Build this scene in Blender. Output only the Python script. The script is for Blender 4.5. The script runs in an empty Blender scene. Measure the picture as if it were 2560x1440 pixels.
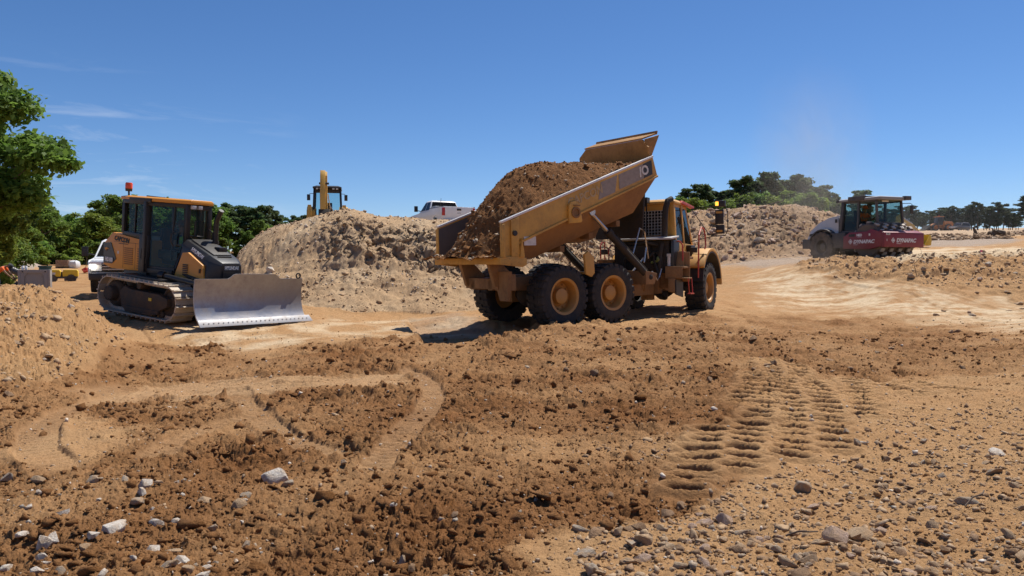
import bpy, bmesh, math, random
import numpy as np
from mathutils import Vector, Matrix
random.seed(7); RNG = np.random.default_rng(11)
SC = bpy.context.scene
COL = SC.collection
R = math.radians
FPX, HOR, EYE = 1862.0, 661.0, 1.6          # focal length and horizon in photo pixels, eye height in metres
PITCH = math.atan((HOR-720)/FPX)
_c, _s = math.cos(PITCH), math.sin(PITCH)

def at(px, py, y):
    """world point seen at a pixel, at forward distance y (used for survey of the place)"""
    a, b = (px-1280)/FPX, (720-py)/FPX
    d = Vector((a, _c-b*_s, _s+b*_c)); t = y/d.y
    return Vector((0, 0, EYE)) + d*t

def pix(x, y, z):
    z = z-EYE
    fw = y*_c+z*_s; up = -y*_s+z*_c
    return 1280+FPX*x/fw, 720-FPX*up/fw

# ------------------------------------------------------------------ objects
def tag(o, label=None, cat=None, group=None, kind=None):
    if label: o['label'] = label
    if cat: o['category'] = cat
    if group: o['group'] = group
    if kind: o['kind'] = kind
    return o

def frame(o, az, pitch=0, roll=0):
    t, q = R(az), R(pitch)
    h = Vector((math.sin(t)*math.cos(q), math.cos(t)*math.cos(q), math.sin(q)))
    l = Vector((-math.cos(t), math.sin(t), 0)); u = h.cross(l)
    if roll:
        rm = Matrix.Rotation(R(roll), 3, h); l = rm@l; u = rm@u
    M = Matrix((h, l, u)).transposed().to_4x4(); M.translation = Vector(o)
    return M

def thing(name, M, label, cat, group=None):
    o = bpy.data.objects.new(name, None); COL.objects.link(o)
    o.empty_display_size = .2
    o.matrix_world = M
    return tag(o, label, cat, group)

def mesh_obj(name, me, mat=None, parent=None):
    o = bpy.data.objects.new(name, me); COL.objects.link(o)
    if mat is not None and not me.materials: me.materials.append(mat)
    if parent is not None: o.parent = parent
    return o

def np_mesh(name, V, F, smooth=True):
    """V (n,3), F (m,k) arrays of one face size"""
    me = bpy.data.meshes.new(name)
    V = np.asarray(V, np.float32); F = np.asarray(F, np.int32)
    me.vertices.add(len(V)); me.vertices.foreach_set('co', V.ravel())
    m, k = F.shape
    me.loops.add(m*k); me.loops.foreach_set('vertex_index', F.ravel())
    me.polygons.add(m); me.polygons.foreach_set('loop_start', np.arange(0, m*k, k, dtype=np.int32))
    if smooth: me.polygons.foreach_set('use_smooth', np.ones(m, bool))
    me.update(calc_edges=True); me.validate()
    return me

def copy_thing(root, M, label=None, group=None):
    r = root.copy(); COL.objects.link(r); r.matrix_world = M
    if label: r['label'] = label
    if group: r['group'] = group
    for ch in list(root.children):
        c = ch.copy(); COL.objects.link(c); c.parent = r
        for g in list(ch.children):
            d = g.copy(); COL.objects.link(d); d.parent = c
    return r

def each(name, mbs, mat, parent, **kw):
    return [m.build(name, mat, parent, **kw) for m in mbs]

class MB:
    """collects shapes into one mesh"""
    def __init__(s, M=None): s.v = []; s.f = []; s.M = M
    def add(s, vs, fs):
        n = len(s.v)
        for v in vs:
            v = Vector(v)
            s.v.append(s.M@v if s.M is not None else v)
        s.f += [[i+n for i in f] for f in fs]
        return s
    def box(s, x0, x1, y0, y1, z0, z1):
        vs = [(x, y, z) for x in (x0, x1) for y in (y0, y1) for z in (z0, z1)]
        return s.add(vs, [(0,1,3,2),(4,6,7,5),(0,4,5,1),(2,3,7,6),(0,2,6,4),(1,5,7,3)])
    def prism(s, poly, a, b, ax='y', poly2=None):
        """poly in the plane across ax: 'y' -> (x,z), 'x' -> (y,z), 'z' -> (x,y)"""
        p2 = poly2 or poly; n = len(poly)
        def P(q, t): return {'y': (q[0], t, q[1]), 'x': (t, q[0], q[1]), 'z': (q[0], q[1], t)}[ax]
        vs = [P(q, a) for q in poly]+[P(q, b) for q in p2]
        fs = [list(range(n))[::-1], list(range(n, 2*n))]+[(i, (i+1) % n, (i+1) % n+n, i+n) for i in range(n)]
        return s.add(vs, fs)
    def loft(s, rings, caps=True):
        n = len(rings[0]); vs = [p for r in rings for p in r]; fs = []
        for k in range(len(rings)-1):
            for i in range(n):
                fs.append((k*n+i, k*n+(i+1) % n, (k+1)*n+(i+1) % n, (k+1)*n+i))
        if caps: fs += [list(range(n))[::-1], [(len(rings)-1)*n+i for i in range(n)]]
        return s.add(vs, fs)
    def bar(s, p0, p1, w, h=None, up=(0, 0, 1)):
        p0, p1 = Vector(p0), Vector(p1); h = h or w
        d = (p1-p0).normalized(); u = Vector(up)
        if abs(d.dot(u)) > .98: u = Vector((1, 0, 0))
        r = d.cross(u).normalized(); u = r.cross(d)
        ring = lambda p: [p+r*a*w/2+u*b*h/2 for a, b in ((-1,-1),(1,-1),(1,1),(-1,1))]
        return s.loft([ring(p0), ring(p1)])
    def tube(s, pts, r, n=8, r1=None):
        pts = [Vector(p) for p in pts]; rings = []; prev = None
        for i, p in enumerate(pts):
            d = (pts[min(i+1, len(pts)-1)]-pts[max(i-1, 0)]).normalized()
            u = prev if prev is not None else (Vector((0, 0, 1)) if abs(d.z) < .9 else Vector((1, 0, 0)))
            a = d.cross(u).normalized(); u = a.cross(d); prev = u
            rr = r if r1 is None else r+(r1-r)*i/max(1, len(pts)-1)
            rings.append([p+(a*math.cos(t)+u*math.sin(t))*rr for t in [2*math.pi*k/n for k in range(n)]])
        return s.loft(rings)
    def cyl(s, p0, p1, r, r1=None, n=20): return s.tube([p0, p1], r, n, r1)
    def lathe(s, prof, c, ax, n=32, closed=False):
        """prof: (radius, offset along ax) pairs"""
        c, d = Vector(c), Vector(ax).normalized()
        u = Vector((0, 0, 1)) if abs(d.z) < .9 else Vector((1, 0, 0))
        a = d.cross(u).normalized(); u = a.cross(d)
        vs = []; m = len(prof)
        for k in range(n):
            t = 2*math.pi*k/n; e = a*math.cos(t)+u*math.sin(t)
            vs += [c+d*o+e*r for r, o in prof]
        fs = []
        for k in range(n):
            k2 = (k+1) % n
            for i in range(m if closed else m-1):
                j = (i+1) % m
                fs.append((k*m+i, k2*m+i, k2*m+j, k*m+j))
        return s.add(vs, fs)
    def sphere(s, c, r, n=12, m=8, sc=(1, 1, 1)):
        c = Vector(c)
        rings = []
        for j in range(1, m):
            p = math.pi*j/m
            rings.append([c+Vector((math.sin(p)*math.cos(2*math.pi*i/n)*r*sc[0], math.sin(p)*math.sin(2*math.pi*i/n)*r*sc[1], -math.cos(p)*r*sc[2])) for i in range(n)])
        return s.loft(rings)
    def mesh(s, name, bevel=0, smooth=38):
        me = bpy.data.meshes.new(name)
        me.from_pydata([tuple(v) for v in s.v], [], s.f)
        bm = bmesh.new(); bm.from_mesh(me)
        bmesh.ops.recalc_face_normals(bm, faces=bm.faces)
        if bevel:
            es = [e for e in bm.edges if len(e.link_faces) == 2 and e.calc_face_angle(0) > R(28)]
            try: bmesh.ops.bevel(bm, geom=es, offset=bevel, offset_type='OFFSET', segments=2, profile=.6, affect='EDGES', clamp_overlap=True)
            except Exception: pass
        bm.to_mesh(me); bm.free()
        me.polygons.foreach_set('use_smooth', np.ones(len(me.polygons), bool))
        me.set_sharp_from_angle(angle=R(smooth))
        me.update()
        return me
    def build(s, name, mat, parent=None, bevel=0, smooth=38):
        return mesh_obj(name, s.mesh(name, bevel, smooth), mat, parent)

def lettering(txt, size, M, mat, parent, name='lettering', shear=0., bold=0., extrude=.003, space=1.0, width=None):
    cu = bpy.data.curves.new(name, 'FONT'); cu.body = txt; cu.size = size; cu.align_x = 'CENTER'; cu.align_y = 'CENTER'
    cu.shear = shear; cu.offset = bold; cu.extrude = extrude; cu.space_character = space; cu.resolution_u = 3
    o = bpy.data.objects.new(name, cu); COL.objects.link(o)
    dg = bpy.context.evaluated_depsgraph_get(); dg.update()
    me = bpy.data.meshes.new_from_object(o.evaluated_get(dg)); me.name = name
    COL.objects.unlink(o); bpy.data.objects.remove(o)
    if width:
        xs = [v.co.x for v in me.vertices]; k = width/(max(xs)-min(xs))
        me.transform(Matrix.Diagonal((k, 1, 1, 1)))
    me.transform(M); me.materials.clear(); me.materials.append(mat)
    o = bpy.data.objects.new(name, me); COL.objects.link(o); o.parent = parent
    return o

def plate_M(c, ex, ey):
    ex, ey = Vector(ex).normalized(), Vector(ey).normalized(); n = ex.cross(ey).normalized(); ey = n.cross(ex)
    M = Matrix((ex, ey, n)).transposed().to_4x4(); M.translation = Vector(c)
    return M

# ------------------------------------------------------------------ materials
def nodes(name):
    m = bpy.data.materials.new(name); m.use_nodes = True
    nt = m.node_tree; nt.nodes.clear()
    return m, nt, nt.nodes, nt.links

def N(nt, t, **kw):
    n = nt.nodes.new(t)
    for k, v in kw.items():
        if k in n.inputs: n.inputs[k].default_value = v
        else: setattr(n, k, v)
    return n

def mixc(nt, fac, a, b, blend='MIX'):
    n = nt.nodes.new('ShaderNodeMix'); n.data_type = 'RGBA'; n.blend_type = blend
    for s, v in ((0, fac), (6, a), (7, b)):
        if hasattr(v, 'is_linked') or hasattr(v, 'links'): nt.links.new(v, n.inputs[s])
        else: n.inputs[s].default_value = v if s == 0 else (*v[:3], 1)
    return n.outputs[2]

def noise(nt, scale, detail=4, rough=.6, coord=None, lo=.35, hi=.65, dist=0.):
    t = N(nt, 'ShaderNodeTexNoise', Scale=scale, Detail=detail, Roughness=rough, Distortion=dist)
    if coord is not None: nt.links.new(coord, t.inputs['Vector'])
    m = N(nt, 'ShaderNodeMapRange'); m.inputs[1].default_value = lo; m.inputs[2].default_value = hi
    nt.links.new(t.outputs['Fac'], m.inputs[0])
    return m.outputs[0]

def math_n(nt, op, a, b):
    n = nt.nodes.new('ShaderNodeMath'); n.operation = op
    for i, v in enumerate((a, b)):
        if hasattr(v, 'links'): nt.links.new(v, n.inputs[i])
        else: n.inputs[i].default_value = v
    return n.outputs[0]

DUST = (.36, .235, .13)
def paint(name, col, rough=.45, dirt=.35, metal=0., scale=3., dust=DUST, spec=.5, bump=.0, streak=True):
    """painted, worn surface with dust and grime blotches"""
    m, nt, n, L = nodes(name)
    out = N(nt, 'ShaderNodeOutputMaterial'); b = N(nt, 'ShaderNodeBsdfPrincipled')
    co = N(nt, 'ShaderNodeTexCoord').outputs['Object']
    f1 = noise(nt, scale, 6, .65, co, .42, .72)
    f2 = noise(nt, scale*6, 5, .7, co, .45, .75)
    f = math_n(nt, 'MULTIPLY', math_n(nt, 'ADD', math_n(nt, 'MULTIPLY', f1, .75), math_n(nt, 'MULTIPLY', f2, .4)), dirt)
    var = noise(nt, scale*.7, 3, .5, co, .3, .7)
    base = mixc(nt, math_n(nt, 'MULTIPLY', var, .5), col, tuple(c*.82 for c in col))
    c = mixc(nt, f, base, dust)
    sp_ = math_n(nt, 'MULTIPLY', noise(nt, scale*11, 4, .7, co, .60, .66), math_n(nt, 'MULTIPLY', f1, min(1, dirt*1.1)))
    c = mixc(nt, sp_, c, tuple(v*.42 for v in dust))
    L.new(c, b.inputs['Base Color'])
    rg = math_n(nt, 'ADD', math_n(nt, 'MULTIPLY', f, .5), rough)
    L.new(rg, b.inputs['Roughness'])
    b.inputs['Metallic'].default_value = metal; b.inputs['Specular IOR Level'].default_value = spec
    if bump:
        bp = N(nt, 'ShaderNodeBump', Strength=bump, Distance=.02); L.new(noise(nt, scale*5, 5, .6, co, 0, 1), bp.inputs['Height']); L.new(bp.outputs[0], b.inputs['Normal'])
    L.new(b.outputs[0], out.inputs[0])
    return m

def flat(name, col, rough=.6, emit=None, strength=1., metal=0.):
    m, nt, n, L = nodes(name)
    out = N(nt, 'ShaderNodeOutputMaterial'); b = N(nt, 'ShaderNodeBsdfPrincipled')
    co = N(nt, 'ShaderNodeTexCoord').outputs['Object']
    L.new(mixc(nt, noise(nt, 9, 4, .6, co), col, tuple(c*.8 for c in col)), b.inputs['Base Color'])
    b.inputs['Roughness'].default_value = rough; b.inputs['Metallic'].default_value = metal
    if emit: b.inputs['Emission Color'].default_value = (*emit, 1); b.inputs['Emission Strength'].default_value = strength
    L.new(b.outputs[0], out.inputs[0])
    return m

def glass(name, tint=(.35, .45, .45), fac=.12):
    m, nt, n, L = nodes(name)
    out = N(nt, 'ShaderNodeOutputMaterial')
    t = N(nt, 'ShaderNodeBsdfTransparent'); t.inputs[0].default_value = (*tint, 1)
    g = N(nt, 'ShaderNodeBsdfGlossy', Roughness=.03); g.inputs[0].default_value = (.9, .95, 1, 1)
    lw = N(nt, 'ShaderNodeLayerWeight', Blend=.5); fr_ = math_n(nt, 'ADD', math_n(nt, 'MULTIPLY', math_n(nt, 'POWER', lw.outputs['Facing'], 5.), .5), .022)
    d = N(nt, 'ShaderNodeBsdfDiffuse'); d.inputs[0].default_value = (.3, .24, .17, 1)
    mx = N(nt, 'ShaderNodeMixShader'); L.new(fr_, mx.inputs[0]); L.new(t.outputs[0], mx.inputs[1]); L.new(g.outputs[0], mx.inputs[2])
    m2 = N(nt, 'ShaderNodeMixShader'); m2.inputs[0].default_value = fac*.5
    L.new(mx.outputs[0], m2.inputs[1]); L.new(d.outputs[0], m2.inputs[2])
    L.new(m2.outputs[0], out.inputs[0])
    return m

def soil(name, use_attr=True, dry=(.42, .250, .118), moist=(.205, .092, .033), pale=(.66, .515, .34), grey=(.36, .29, .23), m0=0., p0=0., g0=0., bump=.5):
    m, nt, n, L = nodes(name)
    out = N(nt, 'ShaderNodeOutputMaterial'); b = N(nt, 'ShaderNodeBsdfPrincipled', Roughness=.95)
    b.inputs['Specular IOR Level'].default_value = .15
    co = N(nt, 'ShaderNodeTexCoord').outputs['Object']
    if use_attr:
        a = N(nt, 'ShaderNodeVertexColor', layer_name='soil'); sp = N(nt, 'ShaderNodeSeparateColor'); L.new(a.outputs['Color'], sp.inputs[0])
        fm, fp, fg = sp.outputs[0], sp.outputs[1], sp.outputs[2]
    else: fm, fp, fg = m0, p0, g0
    n1 = noise(nt, 7, 8, .72, co, .3, .7); n2 = noise(nt, 55, 6, .75, co, .35, .68); n3 = noise(nt, 1.1, 4, .6, co, .35, .65)
    n4 = noise(nt, 160, 3, .7, co, .4, .6)
    d = mixc(nt, n1, tuple(c*.80 for c in dry), tuple(c*1.16 for c in dry))
    d = mixc(nt, math_n(nt, 'MULTIPLY', n3, .4), d, (dry[0]*1.0, dry[1]*.86, dry[2]*.74))
    mo = mixc(nt, n1, tuple(c*.74 for c in moist), tuple(c*1.3 for c in moist))
    c = mixc(nt, fm, d, mo)
    pa = mixc(nt, n1, tuple(c*.9 for c in pale), tuple(c*1.08 for c in pale))
    c = mixc(nt, fp, c, pa)
    c = mixc(nt, fg, c, mixc(nt, n2, tuple(c*.6 for c in grey), tuple(c*1.4 for c in grey)))
    c = mixc(nt, .35, c, mixc(nt, n2, (.45, .45, .45), (.62, .62, .62)), 'OVERLAY')
    c = mixc(nt, .35, c, mixc(nt, n4, (.4, .4, .4), (.62, .62, .62)), 'OVERLAY')
    L.new(c, b.inputs['Base Color'])
    bp = N(nt, 'ShaderNodeBump', Strength=min(1, bump*1.5), Distance=.05)
    h = math_n(nt, 'ADD', math_n(nt, 'MULTIPLY', noise(nt, 30, 8, .7, co, 0, 1), 1.), math_n(nt, 'MULTIPLY', noise(nt, 130, 4, .7, co, 0, 1), .35))
    L.new(h, bp.inputs['Height']); L.new(bp.outputs[0], b.inputs['Normal'])
    L.new(b.outputs[0], out.inputs[0])
    return m

def stone(name, col, dust=.4, dcol=(.42, .27, .15)):
    m, nt, n, L = nodes(name)
    out = N(nt, 'ShaderNodeOutputMaterial'); b = N(nt, 'ShaderNodeBsdfPrincipled', Roughness=.85)
    b.inputs['Specular IOR Level'].default_value = .3
    co = N(nt, 'ShaderNodeTexCoord').outputs['Object']
    c = mixc(nt, noise(nt, 5, 7, .7, co, .3, .7), tuple(v*.65 for v in col), tuple(min(1, v*1.25) for v in col))
    c = mixc(nt, math_n(nt, 'MULTIPLY', noise(nt, 1.7, 5, .65, co, .38, .62), dust), c, dcol)
    L.new(c, b.inputs['Base Color'])
    bp = N(nt, 'ShaderNodeBump', Strength=.6, Distance=.05); L.new(noise(nt, 9, 8, .7, co, 0, 1), bp.inputs['Height']); L.new(bp.outputs[0], b.inputs['Normal'])
    L.new(b.outputs[0], out.inputs[0])
    return m

def leafmat(name, dark, light, trans=.3):
    m, nt, n, L = nodes(name)
    out = N(nt, 'ShaderNodeOutputMaterial')
    a = N(nt, 'ShaderNodeVertexColor', layer_name='tint'); sp = N(nt, 'ShaderNodeSeparateColor'); L.new(a.outputs['Color'], sp.inputs[0])
    oi = N(nt, 'ShaderNodeObjectInfo')
    c = mixc(nt, sp.outputs[0], dark, light)
    hs = N(nt, 'ShaderNodeHueSaturation'); L.new(c, hs.inputs['Color'])
    L.new(math_n(nt, 'ADD', math_n(nt, 'MULTIPLY', oi.outputs['Random'], .035), .482), hs.inputs['Hue'])
    L.new(math_n(nt, 'ADD', math_n(nt, 'MULTIPLY', oi.outputs['Random'], .35), .82), hs.inputs['Value'])
    d = N(nt, 'ShaderNodeBsdfPrincipled', Roughness=.6); d.inputs['Specular IOR Level'].default_value = .25
    t = N(nt, 'ShaderNodeBsdfTranslucent')
    L.new(hs.outputs[0], d.inputs['Base Color']); L.new(hs.outputs[0], t.inputs[0])
    mx = N(nt, 'ShaderNodeMixShader'); mx.inputs[0].default_value = trans
    L.new(d.outputs[0], mx.inputs[1]); L.new(t.outputs[0], mx.inputs[2]); L.new(mx.outputs[0], out.inputs[0])
    return m

MT = dict(
    yellow=paint('machine_yellow', (.66, .335, .055), .5, .5, scale=1.6),
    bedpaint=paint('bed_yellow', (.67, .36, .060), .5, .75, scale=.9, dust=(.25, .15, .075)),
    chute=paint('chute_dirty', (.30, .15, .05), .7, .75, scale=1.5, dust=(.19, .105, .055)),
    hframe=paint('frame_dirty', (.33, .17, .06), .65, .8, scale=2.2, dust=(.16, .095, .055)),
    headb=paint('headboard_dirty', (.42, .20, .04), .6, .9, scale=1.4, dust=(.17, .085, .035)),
    rim=paint('rim_yellow', (.52, .25, .05), .5, .45, scale=4),
    orange=paint('dozer_orange', (.66, .27, .025), .42, .18, scale=2),
    charcoal=paint('dozer_charcoal', (.016, .018, .021), .36, .10, scale=2),
    black=paint('black_plastic', (.014, .014, .015), .5, .12, scale=4),
    cabdark=paint('cab_dark', (.011, .011, .012), .45, .07, scale=3),
    under=paint('undercarriage', (.045, .035, .027), .75, .85, scale=4, dust=(.14, .09, .055), bump=.4),
    pads=paint('track_steel', (.52, .45, .36), .5, .7, .1, scale=6, dust=(.42, .29, .17)),
    tyre=paint('tyre_rubber', (.020, .020, .020), .8, .55, scale=4, dust=(.13, .10, .075), bump=.4),
    dustyre=paint('dusty_tyre', (.05, .046, .042), .85, .7, scale=4, dust=(.24, .18, .13), bump=.3),
    engine=paint('engine_grime', (.022, .018, .015), .7, .8, scale=6, dust=(.075, .05, .03), bump=.5),
    steel=paint('worn_steel', (.40, .40, .42), .36, .55, .75, scale=2.2, dust=(.20, .14, .10), bump=.15),
    edge=paint('cutting_edge_steel', (.40, .40, .41), .45, .55, .5, scale=5, dust=(.30, .22, .16)),
    bedsteel=paint('bed_inner_steel', (.13, .125, .125), .5, .4, .3, scale=2, dust=(.24, .2, .17)),
    bedlip=paint('worn_bed_lip', (.72, .70, .68), .5, .2, .2, scale=3, dust=(.5, .42, .34)),
    chrome=paint('rod_chrome', (.55, .5, .45), .25, .3, .8, scale=5),
    red=paint('rail_red', (.55, .045, .022), .45, .25, scale=5),
    maroon=paint('roller_red', (.21, .014, .030), .45, .3, scale=1.6, dust=(.26, .15, .11)),
    rgrey=paint('roller_grey', (.052, .050, .050), .55, .5, scale=2, dust=(.2, .16, .13)),
    roofgrey=paint('roller_roof', (.27, .26, .255), .5, .3, scale=2, dust=(.35, .3, .25)), lgrey=paint('roller_light_grey', (.56, .54, .52), .45, .3, scale=1.4, dust=(.45, .37, .30)),
    white=paint('truck_white', (.78, .78, .77), .35, .18, scale=1.4, dust=(.5, .42, .33)),
    concrete=paint('precast_concrete', (.28, .255, .235), .9, .4, scale=3, dust=(.36, .28, .2), bump=.4),
    bright_yellow=paint('compactor_yellow', (.75, .50, .02), .45, .2, scale=3),
    cat_yellow=paint('faded_yellow', (.62, .36, .06), .5, .4, scale=1.),
    glass=glass('tinted_glass', (.52, .63, .59), .05),
    clear=glass('cab_glass', (.72, .86, .88), .06),
    dglass=glass('dark_glass', (.10, .12, .13), .1),
    hosegreen=flat('hose_green', (.16, .19, .05), .6), lime=flat('lime_vest', (.42, .75, .06), .8),
    hiviz=flat('orange_hiviz', (.9, .16, .03), .8),
    skin=flat('skin_tan', (.30, .16, .095), .6),
    denim=flat('navy_trousers', (.022, .03, .06), .85),
    boot=flat('boot_leather', (.05, .032, .02), .7),
    cloth=flat('dark_cloth', (.04, .045, .05), .85),
    letter_white=flat('white_letter', (.75, .75, .75), .5), letter_black=flat('black_letter', (.015, .014, .013), .5),
    letter_faded=flat('faded_letter', (.52, .37, .19), .7), sticker=flat('grey_sticker', (.33, .27, .22), .6),
    whitetag=flat('white_label', (.7, .66, .6), .5), darksticker=flat('dark_sticker', (.035, .033, .032), .5),
    amber=flat('amber_lamp', (.9, .35, .03), .3, (1, .45, .05), 1.6),
    beacon=flat('beacon_orange', (.85, .10, .015), .25),
    redlens=flat('red_lens', (.45, .02, .02), .25),
    headlamp=flat('headlamp_on', (1, 1, .95), .2, (1, .93, .8), 2.5),
    lamp=flat('lamp_glass', (.55, .55, .55), .2),
    orange_ldr=paint('loader_orange', (.58, .20, .035), .5, .4, scale=1.),
    bark=paint('bark', (.14, .105, .075), .9, .3, scale=3, dust=(.2, .17, .14), bump=.5),
    leaf_a=leafmat('leaf_oak', (.072, .135, .022), (.20, .29, .055), .58),
    leaf_b=leafmat('leaf_light', (.115, .18, .024), (.26, .33, .055), .55),
    needle=leafmat('needle_pine', (.055, .096, .036), (.13, .185, .068), .45),
    hazepine=leafmat('needle_far_pine', (.042, .070, .036), (.095, .13, .066), .4),
    plastic=flat('black_tarp', (.05, .05, .052), .45), pipeg=flat('pipe_green', (.05, .09, .07), .6),
    gravelgrey=stone('gravel_grey', (.36, .35, .34), .3), wood=flat('weathered_wood', (.12, .085, .06), .9),
    brick=paint('pallet_brick', (.33, .22, .17), .9, .4, scale=3), pink=flat('pink_flag', (.9, .25, .35), .7),
)
ST = dict(white=stone('rock_white', (.66, .60, .52), .65), grey=stone('rock_grey', (.36, .31, .25), .9), tan=stone('rock_tan', (.42, .30, .19), .9),
          brown=stone('rock_brown', (.25, .155, .09), .9, (.30, .185, .10)), pink=stone('rock_pink', (.46, .33, .26), .7))
# ------------------------------------------------------------------ noise
def _hash(ix, iy, seed):
    h = (ix.astype(np.int64)*374761393+iy.astype(np.int64)*668265263+seed*974634777) & 0xffffffff
    h = ((h ^ (h >> 13))*1274126177) & 0xffffffff
    return ((h ^ (h >> 16)) & 0xffffff).astype(np.float32)/np.float32(0x1000000)

def perlin(x, y, seed=0):
    xf, yf = np.floor(x), np.floor(y); fx, fy = (x-xf).astype(np.float32), (y-yf).astype(np.float32)
    ix, iy = xf.astype(np.int64), yf.astype(np.int64)
    u = fx*fx*fx*(fx*(fx*6-15)+10); v = fy*fy*fy*(fy*(fy*6-15)+10)
    def g(dx, dy):
        a = _hash(ix+dx, iy+dy, seed)*np.float32(2*math.pi)
        return np.cos(a)*(fx-dx)+np.sin(a)*(fy-dy)
    a = g(0, 0); a = a+u*(g(1, 0)-a); b = g(0, 1); b = b+u*(g(1, 1)-b)
    return (a+v*(b-a))*1.5

def fbm(x, y, f, octs, seed=0, gain=.5, ridge=False):
    s = 0; amp = 1.
    for o in range(octs):
        n = perlin(x*f, y*f, seed+o*17)
        s = s+amp*((1-2*np.abs(n)) if ridge else n); f *= 2.03; amp *= gain
    return s

def sstep(a, b, x):
    t = np.clip((x-a)/(b-a), 0, 1); return t*t*(3-2*t)

# ------------------------------------------------------------------ broad shape of the site, from surveyed points (photo px, photo py, forward metres)
SURV = [(-300,0,1.2,0),(600,0,1.2,0),(1280,0,1.2,0),(2000,0,1.2,0),(2800,0,1.2,0),   # (px, 0, depth, z)
 (0,0,4,0),(700,0,4,0),(1400,0,4,0),(2100,0,4,.02),(2560,0,4,.05),(0,0,6.5,.05),(900,0,6.5,0),(1800,0,6.5,.0),(2560,0,6.5,.08),
 (700,0,10,0),(1300,0,10,0),(1900,0,10,.02),(2560,0,10,.04),(2560,0,15,.05),(1900,0,14,.02),
 (0,985,9.2),(150,940,10.6),(280,885,13.2),(0,850,10.8),(0,740,12.6),(-300,715,12.6),(-300,1000,8.5),(120,744,13.2),(110,830,12),(200,762,14.6),(290,850,15.8),
 (0,0,16,.75),(0,0,22,.35),(90,0,36,.25),(-200,0,36,.3),(200,0,18,.55),(200,705,50),(200,672,70),(60,668,72),(100,662,95),(-200,0,90,1.5),(300,0,30,.5),
 (240,772,20.5),(300,0,21,.44),(382,0,19.6,.38),(522,0,18.4,.18),(400,0,17.4,.2),(600,0,17,.05),(500,0,22,.38),(640,850,15.8),(900,830,17.5),(1000,792,22),(800,790,21.5),(1250,790,21.6),
 (1416,815,18.4),(1541,801,19.5),(1765,779,22.6),(1600,0,24,.2),(1245,0,21,.13),(1500,0,27,.3),
 (1900,760,25),(2100,740,27),(2560,800,20),(2560,760,24),(1850,690,34),(1850,662,38),(2100,650,31),(2300,642,30.5),(2000,660,32),(2560,642,31),
 (2208,700,27.5),(2560,700,28),(2100,0,35,1.76),(2208,0,34,1.78),(2300,0,35,1.85),(2400,640,36),(2560,625,38),(1950,0,37,1.72),
 (2050,622,50),(2200,600,60),(2400,592,80),(2560,582,110),(2350,578,150),(2310,579,95),(2310,0,116,3.2),(2500,577,160),(2350,578,260),(2560,577,300),(2000,575,200),(1750,600,90),(1700,580,200),
 (900,0,40,.8),(900,0,100,3),(600,0,60,1.2),(500,652,100),(400,645,220),(900,630,260),(2000,560,320),(0,650,220),(1400,600,120),(1300,0,35,.6),(2700,570,500),(1280,600,500),(0,640,500)]
def _surv():
    P = []
    for q in SURV:
        if len(q) == 4: px, _, d, z = q; P.append(((px-1280)/FPX*d, d, z))
        else:
            w = at(q[0], q[1], q[2]); P.append((w.x, w.y, w.z))
    return np.array(P)
_P = _surv()
def _uv(x, y):
    az = np.clip(np.arctan2(x, np.maximum(y, .3)), -.95, .95); d = np.hypot(x, y)
    return az*4.2, np.log(np.maximum(d, .7))*2.2
_pu, _pv = _uv(_P[:, 0], _P[:, 1])
def _k(r2): return np.sqrt(r2+.04)
_A = _k((_pu[:, None]-_pu)**2+(_pv[:, None]-_pv)**2)
_n = len(_P); _M = np.zeros((_n+3, _n+3)); _M[:_n, :_n] = _A+np.eye(_n)*-.02
_M[:_n, _n:] = np.c_[np.ones(_n), _pu, _pv]; _M[_n:, :_n] = _M[:_n, _n:].T
_W = np.linalg.solve(_M, np.r_[_P[:, 2], 0, 0, 0])
_GU = np.linspace(-4.1, 4.1, 140); _GV = np.linspace(-.9, 15, 220)
_gu, _gv = np.meshgrid(_GU, _GV, indexing='ij')
_G = sum(_W[i]*_k((_gu-_pu[i])**2+(_gv-_pv[i])**2) for i in range(_n))+_W[_n]+_W[_n+1]*_gu+_W[_n+2]*_gv
def base_z(x, y):
    u, v = _uv(x, y)
    a = np.clip((u-_GU[0])/(_GU[1]-_GU[0]), 0, len(_GU)-1.001); b = np.clip((v-_GV[0])/(_GV[1]-_GV[0]), 0, len(_GV)-1.001)
    i, j = a.astype(int), b.astype(int); s, t = a-i, b-j
    s = s; z = (_G[i, j]*(1-s)+_G[i+1, j]*s)*(1-t)+(_G[i, j+1]*(1-s)+_G[i+1, j+1]*s)*t
    return np.clip(z, -1, 40)

# ------------------------------------------------------------------ polar grid, finer towards the camera and inside the view
_cols = list(np.arange(-130, 2690.1, 2.5))
_az = [math.atan((c-1280)/FPX) for c in _cols]
_l = _az[0]; _r = _az[-1]; st = .0016; left = []; right = []
while _l > -math.pi+.05: st *= 1.22; st = min(st, .12); _l -= st; left.append(_l)
st = .0016
while _r < math.pi-.05: st *= 1.22; st = min(st, .12); _r += st; right.append(_r)
AZ = np.array(left[::-1]+_az+right); AZ = AZ[(AZ > -math.pi+.02) & (AZ < math.pi-.02)]
ds = [.25, .6, 1., 1.4, 1.8, 2.2, 2.5]
while ds[-1] < 1400:
    d = ds[-1]
    ds.append(d+(max(.011, .0036*d) if d < 13 else .055 if d < 37 else min(.055*1.035**((d-37)/.12 if d < 44 else 60), .13) if d < 62 else .03*d))
DD = np.array(ds)
_a, _d = np.meshgrid(AZ, DD, indexing='ij')      # radial distance
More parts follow.
